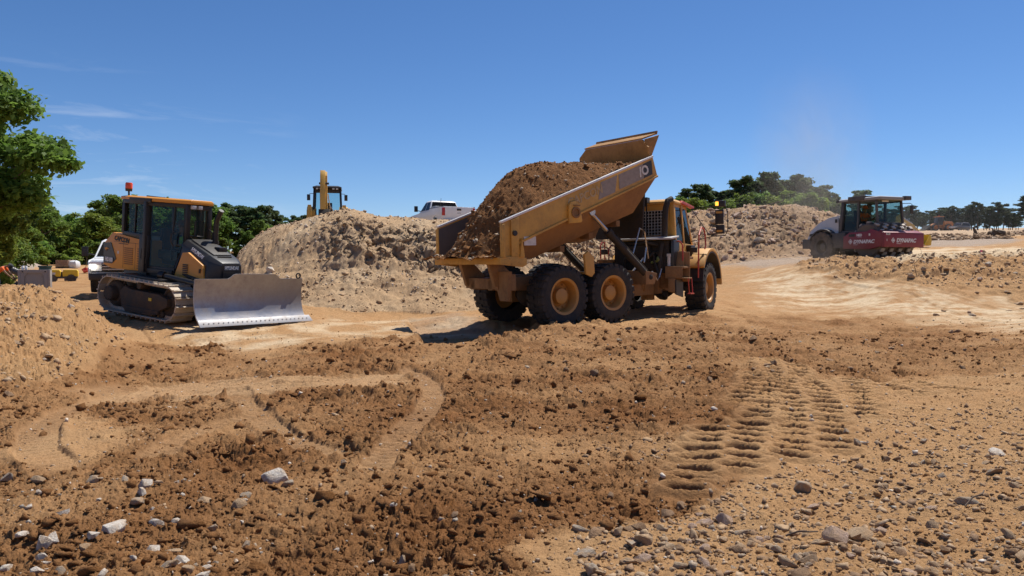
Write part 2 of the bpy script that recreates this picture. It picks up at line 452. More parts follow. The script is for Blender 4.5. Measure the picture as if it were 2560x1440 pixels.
# use forward depth inside the view so that rows stay level
_dep = _d/np.maximum(np.cos(_a), .62)
GX, GY = _dep*np.sin(_a), _dep*np.cos(_a)
NA, ND = GX.shape
Z0 = base_z(GX, GY)
_fw = np.maximum(GY, .2)
PXg = 1280+FPX*GX/_fw
PXg[GY < .2] = -9999
PYg = HOR-FPX*(Z0-EYE)/_fw
wob = fbm(GX, GY, .9, 4, 301)
wob2 = fbm(GX, GY, .9, 4, 401)

def poly(pts, amp=18, soft=10):
    """1 inside an outline given in photo pixels on the ground, with a ragged soft border"""
    pts = np.array(pts, float); x = PXg+wob*amp*1.6; y = PYg+wob2*amp*.7
    sd = np.full(x.shape, 1e9, np.float32); ins = np.zeros(x.shape, bool)
    n = len(pts)
    for i in range(n):
        a, b = pts[i], pts[(i+1) % n]; e = b-a
        t = np.clip(((x-a[0])*e[0]+(y-a[1])*e[1])/(e@e+1e-9), 0, 1)
        sd = np.minimum(sd, np.hypot(x-a[0]-t*e[0], (y-a[1]-t*e[1])*2.2))
        c = ((a[1] > y) != (b[1] > y)) & (x < e[0]*(y-a[1])/(e[1] if e[1] else 1e-9)+a[0]); ins ^= c
    return sstep(-soft, soft, np.where(ins, sd, -sd))

def path_uv(pts, width, reg):
    """along / across coordinates (metres) near a ground path given in photo pixels; reg = index mask"""
    W = []
    dd_ = np.exp(np.linspace(math.log(2.6), math.log(60), 700))
    for px, py in pts:
        xs = (px-1280)/FPX*dd_; hit = base_z(xs, dd_) >= EYE-(py-HOR)/FPX*dd_; i = int(np.argmax(hit)) if hit.any() else -1
        W.append((xs[i], dd_[i]))
    W = np.array(W); x, y = GX[reg], GY[reg]
    best = np.full(x.shape, 1e9); al = np.zeros(x.shape); ac = np.zeros(x.shape); L = 0
    for i in range(len(W)-1):
        a, b = W[i], W[i+1]; e = b-a; ln = np.hypot(*e)
        t = np.clip(((x-a[0])*e[0]+(y-a[1])*e[1])/(ln*ln), 0, 1)
        qx, qy = x-a[0]-t*e[0], y-a[1]-t*e[1]; dd = np.hypot(qx, qy)
        m = dd < best; best[m] = dd[m]; al[m] = L+t[m]*ln; ac[m] = ((qx*e[1]-qy*e[0])/ln)[m]; L += ln
    return al, ac, best, W, L

# ---- regions of different soil
moist = .92*poly([(-200,1185),(120,1175),(330,1110),(330,1075),(150,1040),(120,960),(200,915),(300,868),(620,880),(1000,848),(1330,800),(1400,818),(1640,805),(1850,782),(2150,798),(2700,850),(2700,930),(2250,935),(2080,1000),(1930,1090),(1860,1200),(1720,1270),(1600,1310),(1330,1340),(1230,1380),(1480,1500),(-200,1500)], 34, 34)
redm = poly([(1330,800),(1640,800),(1850,780),(2150,795),(2700,850),(2700,935),(2250,925),(1700,900),(1400,880)], 20, 22)
moist = moist*(1-.16*redm)
moist = np.maximum(moist*(.72+.5*np.clip(fbm(GX, GY, .55, 4, 77), -1, 1)), 0)
moist = np.maximum(moist, .55*poly([(0,985),(150,940),(240,900),(300,860),(420,880),(300,960),(150,1080),(-60,1150),(-60,1000)], 24, 20))
lightstrip = poly([(200,990),(420,952),(700,936),(1000,926),(1030,942),(850,962),(650,990),(420,1000),(280,1012)], 18, 18)
moist *= 1-.75*lightstrip
dunes = poly([(1880,960),(2060,955),(2200,985),(2130,1120),(1960,1180),(1900,1090)], 20, 20)
moist *= 1-.75*dunes*np.clip(.5+fbm(GX, GY, 2.2, 3, 78), 0, 1)
pale = .85*poly([(1860,705),(1950,668),(2150,700),(2330,730),(2700,800),(2700,835),(2300,800),(2050,772),(1930,758)], 26, 40)*np.clip(.55+.8*fbm(GX*.8-GY*.5, GX*.3+GY*2.2, .8, 4, 55)+.5*fbm(GX-GY*.3, GX*.2+GY*1.4, 3.5, 4, 58), 0, 1)
pale = np.maximum(pale, .8*poly([(1980,640),(2300,628),(2700,612),(2700,640),(2300,652)], 14, 10))
pale = np.maximum(pale, .7*poly([(420,820),(560,800),(820,815),(830,850),(560,880),(430,860)], 16, 14)*np.clip(.5+fbm(GX, GY, 1.2, 4, 56), 0, 1))
pale = np.maximum(pale, .6*poly([(760,800),(1180,795),(1260,815),(1000,845),(800,835)], 16, 14)*np.clip(.3+1.2*fbm(GX, GY, 1., 4, 57), 0, 1))
pale = np.maximum(pale, .10*lightstrip)
pale = np.maximum(pale, .9*poly([(2380,628),(2500,618),(2510,624),(2400,640)], 6, 6))
greyc = .8*poly([(1820,640),(2000,640),(2080,652),(1880,672),(1800,665)], 12, 12)
greyc = np.maximum(greyc, .85*poly([(2320,590),(2480,588),(2560,600),(2480,612),(2310,618)], 6, 8))
greyc = np.maximum(greyc, .35*poly([(1000,800),(1180,790),(1250,815),(1100,830)], 12, 12))
# ---- mound, rubble and gravel rise out of the ground
def rise(px_key, toe, crest, zc_py, plateau, far):
    q = [np.interp(PXg, px_key, k) for k in (toe, crest, zc_py, plateau, far)]
    return q
hump = np.zeros_like(Z0)
mk = [560, 600, 640, 700, 770, 830, 870, 910, 950, 1020, 1150, 1260, 1400, 1550, 1660, 1780]
toe = np.interp(PXg, mk, [25, 24.2, 23.5, 23, 22.6, 22.4, 22.3, 22.2, 22.2, 22.1, 22, 22.6, 25.5, 29, 32, 35])+wob*.5
crest = np.interp(PXg, mk, [31, 31, 31, 30.6, 30.4, 30.2, 30, 30, 30.2, 30.6, 30.4, 30.6, 33, 36.5, 38, 39])
cpy = np.interp(PXg, mk, [668, 632, 596, 560, 547, 538, 529, 530, 541, 548, 551, 556, 556, 580, 610, 662])
zc = EYE+(HOR-cpy)/FPX*crest
zpl = np.interp(PXg, [560, 640, 700, 760, 950, 1080, 1300, 1500, 1700], [1.0, 1.7, 2.6, 3.22, 3.24, 3.46, 3.46, 3.1, 1.2])
t = np.clip((GY-toe)/(crest-toe), 0, 1)
prof = np.interp(t, [0, .08, .28, .36, .46, .56, .70, .85, .95, 1], [0, .02, .16, .27, .33, .52, .76, .92, .985, 1.])
inm = (GY > toe) & (PXg > 560) & (PXg < 1780) & (GY < 95)
zm = np.where(GY <= crest, Z0+(zc-Z0)*prof, zc+(zpl-zc)*sstep(0, 5.5, GY-crest))
zm = np.where(GY > 56, Z0+(zpl-Z0)*(1-sstep(56, 88, GY)), zm)
edge = sstep(560, 600, PXg)*(1-sstep(1700, 1780, PXg))
mound_h = np.where(inm, np.maximum(zm-Z0, 0)*edge, 0)
rk = [1560, 1640, 1740, 1800, 1870, 1930, 1990, 2040, 2080, 2120, 2160, 2210, 2240]
toe2 = np.interp(PXg, rk, [40, 40, 39.5, 39, 38.8, 38.8, 39.5, 41, 42, 43, 44, 45, 46])+wob*.7
crest2 = 50+wob*.0
cpy2 = np.interp(PXg, rk, [640, 560, 532, 532, 525, 521, 518, 529, 538, 552, 580, 610, 628])
zc2 = EYE+(HOR-cpy2)/FPX*crest2
t2 = np.clip((GY-toe2)/(crest2-toe2), 0, 1)
prof2 = np.interp(t2, [0, .12, .3, .45, .6, .75, .9, 1], [0, .04, .2, .42, .6, .8, .95, 1])
inr = (GY > toe2) & (PXg > 1560) & (PXg < 2240) & (GY < 75)
zr = np.where(GY <= crest2, Z0+(zc2-Z0)*prof2, Z0+(zc2-Z0)*(1-sstep(1, 14, GY-crest2)))
rub_h = np.where(inr, np.maximum(zr-Z0, 0)*sstep(1560, 1640, PXg)*(1-sstep(2200, 2240, PXg)), 0)
gk = [-10, 10, 35, 62, 85, 115, 130]
gpy = np.interp(PXg, gk, [672, 664, 655, 652, 656, 668, 674])
gz_ = EYE+(HOR-gpy)/FPX*72
ing = (PXg > -10) & (PXg < 130) & (np.abs(GY-72) < 4.5)
gra_h = np.where(ing, np.maximum(gz_-Z0, 0)*(1-np.clip(np.abs(GY-72)/4.5, 0, 1)), 0)
hump = np.maximum(np.maximum(mound_h, rub_h), gra_h)
Z = Z0+hump
ismound = (mound_h > .06) & (mound_h >= rub_h); isrub = (rub_h > .06) & ~ismound; isgra = gra_h > .05
# ---- relief
near = 1-sstep(25, 60, _d)
dry_rough = 1-np.clip(.22*lightstrip+.35*pale, 0, 1)
Z += .10*fbm(GX, GY, .22, 3, 5)*sstep(3, 14, _d)*(1-sstep(.0, .3, ismound*.4))
Z += (.028*fbm(GX, GY, 1.3, 3, 21))*near*dry_rough
def lumps(f, o, seed, gain=.55):
    r, amp = 0, 1.
    for k in range(o): r = r+amp*(2*np.abs(perlin(GX*f+.3*wob2, GY*f*1.15, seed+k*31))-.55); f *= 2.1; amp *= gain
    return r
bill = lumps(2.6, 3, 31); fine = lumps(8.5, 3, 41, .6); tiny = lumps(26, 2, 51)
mcl = np.clip(moist*1.25, 0, 1)
patch = np.clip(.75+.9*fbm(GX, GY, .7, 3, 45), .15, 1.5)
amp = (.45+.30*sstep(1600, 2000, PXg)*(GY < 14)+1.0*mcl*patch)*dry_rough*near*(.72+.28*sstep(5, 10, _d))
Z += amp*(.050*bill*(.3+.7*mcl)+.018*fine)+near*(1-sstep(10, 22, _d))*.009*tiny*(.5+mcl)*(.35+.65*dry_rough)
Z += near*.02*fbm(GX*.6, GY*1.9, 1.1, 3, 47)*mcl
mw = np.where(ismound, np.clip(mound_h/.8, 0, 1), 0)*(1-sstep(36, 44, GY)*.7)
cut = mw*sstep(.40, .5, t+wob*.08)*(1-sstep(.70, .86, t+wob*.08))*sstep(760, 860, PXg)
Z += mw*(.11*fbm(GX, GY, .5, 4, 61, .45)+.022*fbm(GX, GY, 2.4, 5, 63, .62, True)*(.6+cut))+cut*(.17*fbm(GX, GY, 1.3, 5, 65, .6, True)-.08)
gul = fbm(GX*2.6+GY*.5, GY*.4, 1., 4, 67, .55, True)
Z += mw*(1-cut)*.055*gul*(t < .99)*np.clip(.4+fbm(GX, GY, .3, 2, 69), 0, 1)
Z += mw*(.014+.02*cut)*lumps(5.5, 3, 161)
rw = np.where(isrub, np.clip(rub_h/.6, 0, 1), 0)
Z += rw*(.16*fbm(GX, GY, .6, 5, 71, .6)+.10*fbm(GX, GY, 2.2, 4, 73, .6, True))
berm = poly([(2000,668),(2100,648),(2320,640),(2600,640),(2600,700),(2300,690),(2080,690)], 20, 20)*(GY < 40)
Z += berm*(.10*fbm(GX, GY, 1.6, 5, 81, .6, True)+.06*fbm(GX, GY, .6, 3, 83))
bank = poly([(-120,720),(120,728),(230,762),(300,850),(240,890),(140,940),(0,985),(-120,1010)], 14, 18)*(GY < 18)
Z += bank*(.05*fbm(GX, GY, 1.8, 5, 85, .6, True)+.05*lumps(4.5, 4, 185, .65))
# right slope of loose stony dirt
rslope = poly([(2240,660),(2700,650),(2700,790),(2450,740),(2250,700)], 20, 20)
Z += rslope*(.07*fbm(GX, GY, 1.1, 5, 87, .6, True))
# lower spot in front of the mound, beside the fill
Z -= .22*poly([(1020,800),(1330,800),(1370,822),(1260,850),(1060,850)], 8, 14)*(GY < 24)
Z += .10*poly([(1280,812),(1480,806),(1560,822),(1380,858),(1180,866)], 10, 12)*(GY < 24)*(.6+bill*.4)

# ---- wheel tracks: smoothed strips with cross bars
smooth_paths = [([(1000,905),(1068,942),(1086,985),(1062,1040),(1000,1095),(950,1150),(930,1185)], .31, .11), ([(585,975),(605,1008),(640,1045),(700,1090),(790,1122),(880,1142)], .29, .10), ([(660,1035),(560,1062),(440,1108),(360,1150)], .28, .1),
 ([(330,965),(170,1025),(92,1075),(85,1130),(140,1175)], .36, .12), ([(180,980),(330,955),(500,944),(640,936)], .42, .13), ([(440,985),(560,975),(640,962),(760,955)], .40, .12), ([(720,945),(850,940),(960,925),(1060,928)], .42, .13),
 ([(350,860),(325,825),(360,790)], .5, .1), ([(430,870),(700,838),(1000,845)], .5, .12), ([(2050,700),(2250,740),(2560,812)], .7, .12), ([(2100,690),(2320,730),(2560,780)], .6, .12)]
trackzone = np.zeros_like(Z)
for pts, w, per in smooth_paths:
    x0, x1 = min(p[0] for p in pts)-120, max(p[0] for p in pts)+120; y0, y1 = min(p[1] for p in pts)-60, max(p[1] for p in pts)+60
    reg = (PXg > x0) & (PXg < x1) & (PYg > y0) & (PYg < y1) & (GY < 34) & (hump < .02)
    al, ac, dist, _W2, L = path_uv(pts, w, reg)
    k = 1-sstep(w*.44, w*.54, dist+wob[reg]*.03)
    k *= sstep(-.1, .3, al)*(1-sstep(L-.3, L+.1, al))*np.clip(.95+.5*wob[reg], .35, 1)
    bars = np.maximum(0, np.sin(2*math.pi*al/per+np.abs(ac)*7))**2
    zs = Z0[reg]+.10*fbm(GX[reg], GY[reg], .22, 3, 5)*sstep(3, 14, _d[reg])-.035
    trackzone[reg] = np.maximum(trackzone[reg], k)
    Z[reg] = Z[reg]*(1-k*.85)+(zs-.026*bars*(np.abs(ac) < w*.45))*k*.85
    rim = np.exp(-((dist-w*.58)/.05)**2)*.032*np.clip(.5+wob2[reg], 0, 1.2); Z[reg] += rim*(1-k)
    moist[reg] = moist[reg]*(1-.30*k)+.06*k; pale[reg] = np.maximum(pale[reg], .07*k)
# ---- footprints of a padded drum: rows of pits
pit_rows = [[(1712,1232),(1760,1150),(1785,1075)], [(1855,1180),(1872,1095),(1905,1030),(1925,960),(1935,925)], [(1980,1150),(1990,1100),(1990,1045),(1975,985),(1965,945)], [(2090,1130),(2075,1050),(2055,990),(2030,950)],
            [(2160,1040),(2150,980),(2130,950)], [(2300,985),(2240,975),(2190,962)], [(2000,940),(2000,925),(1990,912)], [(1930,925),(1930,908),(1920,895)], [(2420,980),(2330,968),(2270,955)], [(1850,1010),(1880,965),(1880,935)]]
reg = (PXg > 1620) & (PXg < 2480) & (PYg > 870) & (PYg < 1300) & (GY < 16)
pit = np.zeros(reg.sum()); mound_r = np.zeros(reg.sum()); rx, ry = GX[reg], GY[reg]
jx, jy = rx+.03*wob[reg], ry+.03*wob2[reg]
nearrow = np.zeros(reg.sum())
for row in pit_rows:
    al, ac, dist, W2, L = path_uv(row, .3, reg); nearrow = np.maximum(nearrow, 1-sstep(.16, .34, dist))
    n = int(L/.29)+1; seg = np.r_[0, np.cumsum(np.hypot(*np.diff(W2, axis=0).T))]
    for i in range(n):
        s = i*.29+random.uniform(-.035, .035); cx = np.interp(s, seg, W2[:, 0]); cy = np.interp(s, seg, W2[:, 1])
        a, bb = .145*random.uniform(.85, 1.2), .085*random.uniform(.8, 1.25)
        ex, ey = (jx-cx)/a, (jy-cy+.25*(jx-cx))/bb
        r2 = ex*ex+ey*ey
        pit = np.maximum(pit, (1-sstep(.55, 1.1, r2))*random.uniform(.75, 1.1)); mound_r = np.maximum(mound_r, np.exp(-((np.sqrt(r2)-1.45)/.35)**2))
Z[reg] = Z[reg]*(1-.8*nearrow)+(Z0[reg]+.02*fbm(rx, ry, 1.3, 3, 21)+.012*fbm(rx, ry, 9, 2, 25)-.01)*.8*nearrow
Z[reg] += -.20*pit+.045*mound_r*(1-pit); pitzone = np.zeros_like(Z); pitzone[reg] = nearrow; dry_rough[reg] *= 1-.9*nearrow
moist[reg] = np.clip(moist[reg]*(1-.35*nearrow*sstep(1780, 1960, PXg[reg]))+.6*pit-.25*mound_r*(1-pit), 0, 1)

# rough faces of the mound and the rubble lean in and out as well as up and down
dsp = mw*(.012+.13*cut)*(t < 1)+rw*.10
dg = near*(.25+.75*np.clip(moist*1.25, 0, 1))*.016*dry_rough*np.clip(1-hump*20, 0, 1)
_ox = dg*fbm(GX+Z*1.7, GY-Z*1.3, 8., 3, 175, .6)+dsp*fbm(GX*1.0+7, Z*1.6+GY*.25, 2.6, 4, 171, .65); _oy = dg*fbm(GX-Z*1.1, GY+Z*1.9, 8., 3, 177, .6)+dsp*fbm(GX*1.0-5, Z*1.6+GY*.25, 2.8, 4, 173, .65)
# ---- soil colour attribute and face split
band = np.clip(.5+fbm(GX*.5, Z*1.6+GX*.05, 1., 4, 91), 0, 1)
moist = np.where(ismound, .10+.12*np.clip(fbm(GX, GY, .5, 4, 93), 0, 1)+.26*cut*np.clip(.6+fbm(GX, GY, .8, 4, 94), 0, 1), moist)
pale = np.where(ismound, .34+.30*np.clip(fbm(GX, GY, .45, 4, 95), 0, 1), pale)
greyc = np.where(ismound, .10*sstep(.6, .9, t)*band+.12*cut, greyc)
pale = np.where(isrub, .18*band, pale); moist = np.where(isrub, .10+.2*np.clip(fbm(GX, GY, .4, 4, 97), 0, 1), moist)
greyc = np.where(isrub, .30+.35*np.clip(fbm(GX, GY, .3, 3, 98), 0, 1), greyc)
greyc = np.where(isgra, 1., greyc); moist = np.where(isgra, 0, moist); pale = np.where(isgra, 0, pale)
moist = np.where((GY < 60) & (PXg < 330) & (GY > 16) & ~ismound, np.clip(.25+.3*wob, 0, 1), moist)
pale = np.where((GY > 60) & (GX > 0) & ~isrub & ~ismound, np.maximum(pale, .35), pale); greyc = np.where((GY > 60) & (GX > 0) & ~isrub & ~ismound, np.maximum(greyc, .25), greyc)
far_l = (GY > 85) | (GY < 0); moist = np.where(far_l & ~isgra, np.clip(.3+.3*wob, 0, 1), moist)

SUN_EL, SUN_H = 61., (.66, .751)                   # sun elevation, horizontal direction towards it
idx = np.arange(NA*ND).reshape(NA, ND)
quads = np.stack([idx[:-1, :-1], idx[1:, :-1], idx[1:, 1:], idx[:-1, 1:]], -1).reshape(-1, 4)
wrap = np.stack([idx[-1, :-1], idx[0, :-1], idx[0, 1:], idx[-1, 1:]], -1).reshape(-1, 4)
Vall = np.stack([GX+_ox, GY+_oy, Z], -1).reshape(-1, 3)
Call = np.stack([np.clip(moist, 0, 1), np.clip(pale, 0, 1), np.clip(greyc, 0, 1), np.ones_like(Z)], -1).reshape(-1, 4).astype(np.float32)
def corner(mask): return (mask[:-1, :-1] & mask[1:, :-1] & mask[1:, 1:] & mask[:-1, 1:]).reshape(-1)
def sheet(name, F, mat):
    used = np.unique(F); rem = np.full(len(Vall), -1); rem[used] = np.arange(len(used))
    me = np_mesh(name, Vall[used], rem[F])
    at_ = me.color_attributes.new('soil', 'FLOAT_COLOR', 'POINT'); at_.data.foreach_set('color', Call[used].ravel())
    return mesh_obj(name, me, mat)
SOIL = soil('site_soil'); SOILM = soil('mound_soil', bump=.7)
fm, fr_, fg_ = corner(ismound), corner(isrub), corner(isgra)
grd = sheet('ground', np.r_[quads[~(fm | fr_ | fg_)], wrap], SOIL); tag(grd, kind='structure')
tag(sheet('dirt_mound', quads[fm], SOILM), 'long tan spoil mound behind the dozer and dump truck, backhoe and pickup on its top', 'mound')
tag(sheet('rubble_pile', quads[fr_], SOILM), 'pinkish heap of blasted rock and rubble behind the dump truck cab', 'rubble pile')
tag(sheet('gravel_pile', quads[fg_], SOIL), 'low grey gravel pile beneath the trees, behind the concrete box', 'gravel pile')

def gz(x, y):
    """height of the finished ground (vectorised, bilinear on the polar grid)"""
    x, y = np.atleast_1d(np.asarray(x, float)), np.atleast_1d(np.asarray(y, float))
    az = np.arctan2(x, y); d = np.hypot(x, y)*np.maximum(np.cos(az), .62)
    i = np.clip(np.searchsorted(AZ, az)-1, 0, NA-2); j = np.clip(np.searchsorted(DD, d)-1, 0, ND-2)
    s = np.clip((az-AZ[i])/(AZ[i+1]-AZ[i]), 0, 1); u = np.clip((d-DD[j])/(DD[j+1]-DD[j]), 0, 1)
    return (Z[i, j]*(1-s)+Z[i+1, j]*s)*(1-u)+(Z[i, j+1]*(1-s)+Z[i+1, j+1]*s)*u
def gz1(x, y): return float(gz(x, y)[0])
def ground_at(px, py, lo=2.6, hi=60.):
    """first point of the ground met along a sight line"""
    d = np.exp(np.linspace(math.log(lo), math.log(hi), 900)); x = (px-1280)/FPX*d
    a, b = 0, (720-py)/FPX
    k = (_s+b*_c)/(_c-b*_s); z = EYE+k*d
    x = x/(_c-b*_s)
    h = gz(x, d) >= z
    i = int(np.argmax(h)) if h.any() else len(d)-1
    return Vector((x[i], d[i], float(gz(x[i], d[i])[0]))), bool(h.any())
# ================================================================== vehicles
def wheel(parent, c, ax, rad, width, mats, lugs=24, rimr=.56, steer=0, dish=.1, tread='block'):
    """wheel (hub) with tyre and rim as its own pieces; ax points to the outer side"""
    c, ax = Vector(c), Vector(ax).normalized()
    w = width/2; rr = rimr*rad
    tm = MB()
    rc = rad*.955
    prof = [(rr, -w*.80), (rr*1.05, -w*.93), (rad*.74, -w), (rad*.86, -w*.99), (rc*.985, -w*.86), (rc, -w*.6), (rc, w*.6), (rc*.985, w*.86), (rad*.86, w*.99), (rad*.80, w*1.0), (rad*.72, w*.985), (rr*1.05, w*.93), (rr, w*.80)]
    tm.lathe(prof, c, ax, 56)
    u = Vector((0, 0, 1)); a = ax.cross(u).normalized(); u = a.cross(ax)
    for k in range(lugs):
        for sgn in (-1, 1):
            t = 2*math.pi*(k+(.5 if sgn > 0 else 0))/lugs
            dt = 2*math.pi/lugs*.36
            def P(th, r, o): return c+(a*math.cos(th)+u*math.sin(th))*r+ax*o
            if tread == 'block':
                segs = [(.02, .52, 0., .9), (.56, .99, .25, 1.)]
            else:
                segs = [(.0, .99, .9, .8)]
            for s0, s1, sk, wd in segs:
                o0, o1 = sgn*w*s0, sgn*w*s1; d0 = dt*wd
                th0, th1 = t+sk*dt*.6*(s0 if tread != 'block' else 0), t+sk*dt*1.2
                ri, ro = rc*.97, rad; ro1 = rad*.985 if s1 > .9 else rad; ri1 = rad*.88 if s1 > .9 else ri
                vs = [P(th0-d0, ri, o0), P(th0+d0, ri, o0), P(th1+d0, ri1, o1), P(th1-d0, ri1, o1), P(th0-d0*.85, ro, o0), P(th0+d0*.85, ro, o0), P(th1+d0*.85, ro1, o1*.98), P(th1-d0*.85, ro1, o1*.98)]
                tm.add(vs, [(0,1,2,3),(4,7,6,5),(0,4,5,1),(1,5,6,2),(2,6,7,3),(3,7,4,0)])
    hub = MB()
    hub.lathe([(0, w*.62), (rr*.30, w*.62), (rr*.44, w*.55), (rr*.46, w*.1), (rr*.62, -w*.05), (rr*.92, w*.0), (rr*.92, -w*.2), (0, -w*.2)], c, ax, 32)
    for k in range(12):
        t = 2*math.pi*k/12; p = c+(a*math.cos(t)+u*math.sin(t))*rr*.74+ax*w*.0
        hub.cyl(p-ax*.02, p+ax*.05, .022*rad/.77, n=6)
    h = hub.build('wheel', mats[0], parent)
    rim = MB(); rim.lathe([(rr*.90, -w*.05), (rr*.90, w*.62), (rr*.96, w*.80), (rr*1.06, w*.90), (rr*1.06, w*.95), (rr*.92, w*.88), (rr*.86, w*.66), (rr*.86, -w*.02)], c, ax, 40, True)
    rim.build('rim', mats[0], h)
    tm.build('tyre', mats[1], h, smooth=30)
    return h


# ------------------------------------------------------------------ articulated dump truck, bed half raised
TM = frame((.457, 19.527, .055), 53.2, 1.75)
truck = thing('dump_truck', TM, 'yellow articulated dump truck with its loaded bed tipped up', 'dump truck')
HX = 4.5                                            # hinge, metres ahead of the rear axle
KM = Matrix.Translation((HX, 0, 0))@Matrix.Rotation(R(23.2), 4, 'Z')@Matrix.Rotation(R(1.75), 4, 'Y')   # tractor half, turned left
RW = .775
wm = (MT['rim'], MT['tyre'])
for x in (0, 1.67):
    for s in (-1, 1):
        wheel(truck, (x, s*1.16, RW-.02), (0, s, 0), RW, .62, wm)
# rear chassis
f = MB()
for s in (-1, 1):
    f.prism([(-1.5, .95), (-1.5, 1.22), (0, 1.28), (2.7, 1.22), (3.6, 1.1), (4.2, 1.0), (4.2, .62), (3.2, .72), (.5, .85)], s*.38-.09, s*.38+.09)
    f.prism([(-1.55, 1.05), (-1.75, 1.7), (-1.45, 1.72), (-1.0, 1.3), (-1.0, .95)], s*.62-.06, s*.62+.06)
    f.box(-.25, 1.92, s*.46-.06, s*.46+.06, .55, .98)
f.box(-1.5, -1.3, -.7, .7, .98, 1.24); f.box(1.0, 1.25, -.4, .4, .8, 1.2); f.box(3.1, 3.6, -.42, .42, .7, 1.12)
f.prism([(-.50, 1.42), (-.52, 1.20), (-.72, .70), (-1.02, .70), (-1.10, 1.2), (-1.12, 1.42)], -1.46, -1.36, 'x'); f.box(-1.45, -1.2, -1.05, -.52, .95, 1.35)
f.box(2.6, 4.1, -.62, -.4, .55, .95); f.box(2.6, 4.1, .4, .62, .55, .95)
f.build('rear_frame', MT['hframe'], truck, .012)
ax = MB()
for x in (0, 1.67):
    ax.cyl((x, -.9, RW-.02), (x, .9, RW-.02), .15); ax.sphere((x, 0, RW-.02), .32)
ax.tube([(1.67, 0, .75), (3.2, 0, .72), (4.6, 0, .7)], .07)
ax.build('axle', MT['engine'], truck)
fl = MB()
fl.prism([(.70, 1.28), (.66, 1.78), (.80, 1.86), (.98, 1.70), (1.0, 1.30), (.9, 1.2)], -1.47, -1.40); fl.box(.72, .98, -1.41, -.5, 1.28, 1.34)
fl.build('mud_guard', MT['yellow'], truck, .01)
# --- bed (profile in the chassis frame, tipped about 19 degrees)
BW, CW = 1.42, .88
k0, k1 = (-1.88, 2.56), (3.26, 4.36)
bd = MB()
for s in (-1, 1):
    o, i_ = s*BW, s*(BW-.05)
    bd.prism([(-1.88, 2.55), (3.26, 4.35), (3.43, 3.86), (-1.42, 2.11), (-1.42, 1.76), (-1.88, 1.76)], o, i_)
    bd.prism([(-1.45, 2.10), (3.43, 3.87), (3.43, 3.82), (-1.45, 2.04)], o, o+s*.035)
b0 = bd.build('bed', MT['bedpaint'], truck, .008)
ch = MB()
for s in (-1, 1):
    A = [(-1.42, s*BW, 2.12), (3.42, s*BW, 3.86), (3.02, s*CW, 2.87), (-.62, s*CW, 1.69), (-1.42, s*CW, 1.69)]
    Bp = [(p[0], p[1]-s*.05, p[2]+.03) for p in A]
    ch.loft([A, Bp])
A = [(-1.9, -BW, 1.72), (-1.9, BW, 1.72), (-.62, CW, 1.69), (-.62, -CW, 1.69)]
ch.loft([A, [(p[0], p[1], p[2]+.05) for p in A]])
A = [(-.62, -CW, 1.69), (-.62, CW, 1.69), (3.02, CW, 2.87), (3.02, -CW, 2.87)]
ch.loft([A, [(p[0]-.02, p[1], p[2]+.05) for p in A]])
A = [(3.02, -CW, 2.87), (3.02, CW, 2.87), (3.42, BW, 3.86), (3.26, BW, 4.35), (3.26, -BW, 4.35), (3.42, -BW, 3.86)]
ch.loft([A, [(p[0]-.06, p[1]*.98, p[2]+.02) for p in A]])
for x, z in ((.35, 1.95), (1.35, 2.28), (2.35, 2.6)):
    ch.box(x, x+.14, -CW-.02, CW+.02, z-.10, z+.06)
ch.prism([(.75, 2.12), (2.1, 2.56), (1.9, 2.2), (1.35, 2.08)], -.55, .55)
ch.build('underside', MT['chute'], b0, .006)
inn = MB()
for s in (-1, 1):
    inn.prism([(-1.86, 2.52), (3.2, 4.28), (3.36, 3.86), (-1.40, 2.11), (-1.42, 1.79), (-1.86, 1.79)], s*(BW-.052), s*(BW-.058))
inn.build('inner_liner', MT['bedsteel'], b0)
lip = MB()
for s in (-1, 1):
    lip.bar((-1.88, s*(BW-.02), 2.575), (3.25, s*(BW-.02), 4.372), .11, .05)
lip.build('top_rail', MT['bedlip'], b0, .01)
tl = MB()
tl.box(-1.95, -1.80, -BW-.01, BW+.01, 1.60, 1.755)
for s in (-1, 1):
    tl.prism([(-1.95, 1.60), (-1.95, 1.76), (-1.32, 1.80), (-1.18, 1.72), (-1.18, 1.58), (-1.3, 1.52)], s*(BW+.01), s*(BW+.05))
    tl.prism([(-1.88, 1.76), (-1.88, 2.52), (-1.82, 2.54), (-1.80, 1.76)], s*(BW+.002), s*(BW+.075))
    tl.prism([(-1.62, 1.76), (-1.62, 2.62), (-1.38, 2.70), (-1.40, 2.1), (-1.36, 1.76)], s*(BW+.002), s*(BW+.05))
    tl.prism([(-1.40, 1.76), (-1.33, 2.2), (-1.26, 1.76)], s*(BW+.002), s*(BW+.09))
tl.build('tail_edge', MT['bedpaint'], b0, .008)
for s in (-1, 1):
    tie = MB(); tie.prism([(.16, 2.55), (.16, 3.0), (.24, 3.09), (.42, 3.12), (.50, 3.02), (.60, 2.62), (.56, 2.58)], s*(BW+.0), s*(BW+.07)); tie.build('tie_down', MT['bedpaint'], b0, .012)
hole = MB(); hole.lathe([(.095, .0), (.14, .0), (.14, .03), (.095, .03)], (.37, -BW-.075, 2.82), (0, -1, 0), 20, True); hole.lathe([(0, .004), (.095, .004)], (.37, -BW-.07, 2.82), (0, -1, 0), 20)
hole.box(.30, .50, -BW-.11, -BW-.07, 2.985, 3.01); hole.build('tie_ring', MT['chute'], b0)
lm = MB(); lm.cyl((-1.53, -BW-.05, 2.32), (-1.53, -BW-.09, 2.32), .062); lm.build('side_lamp', MT['black'], b0)
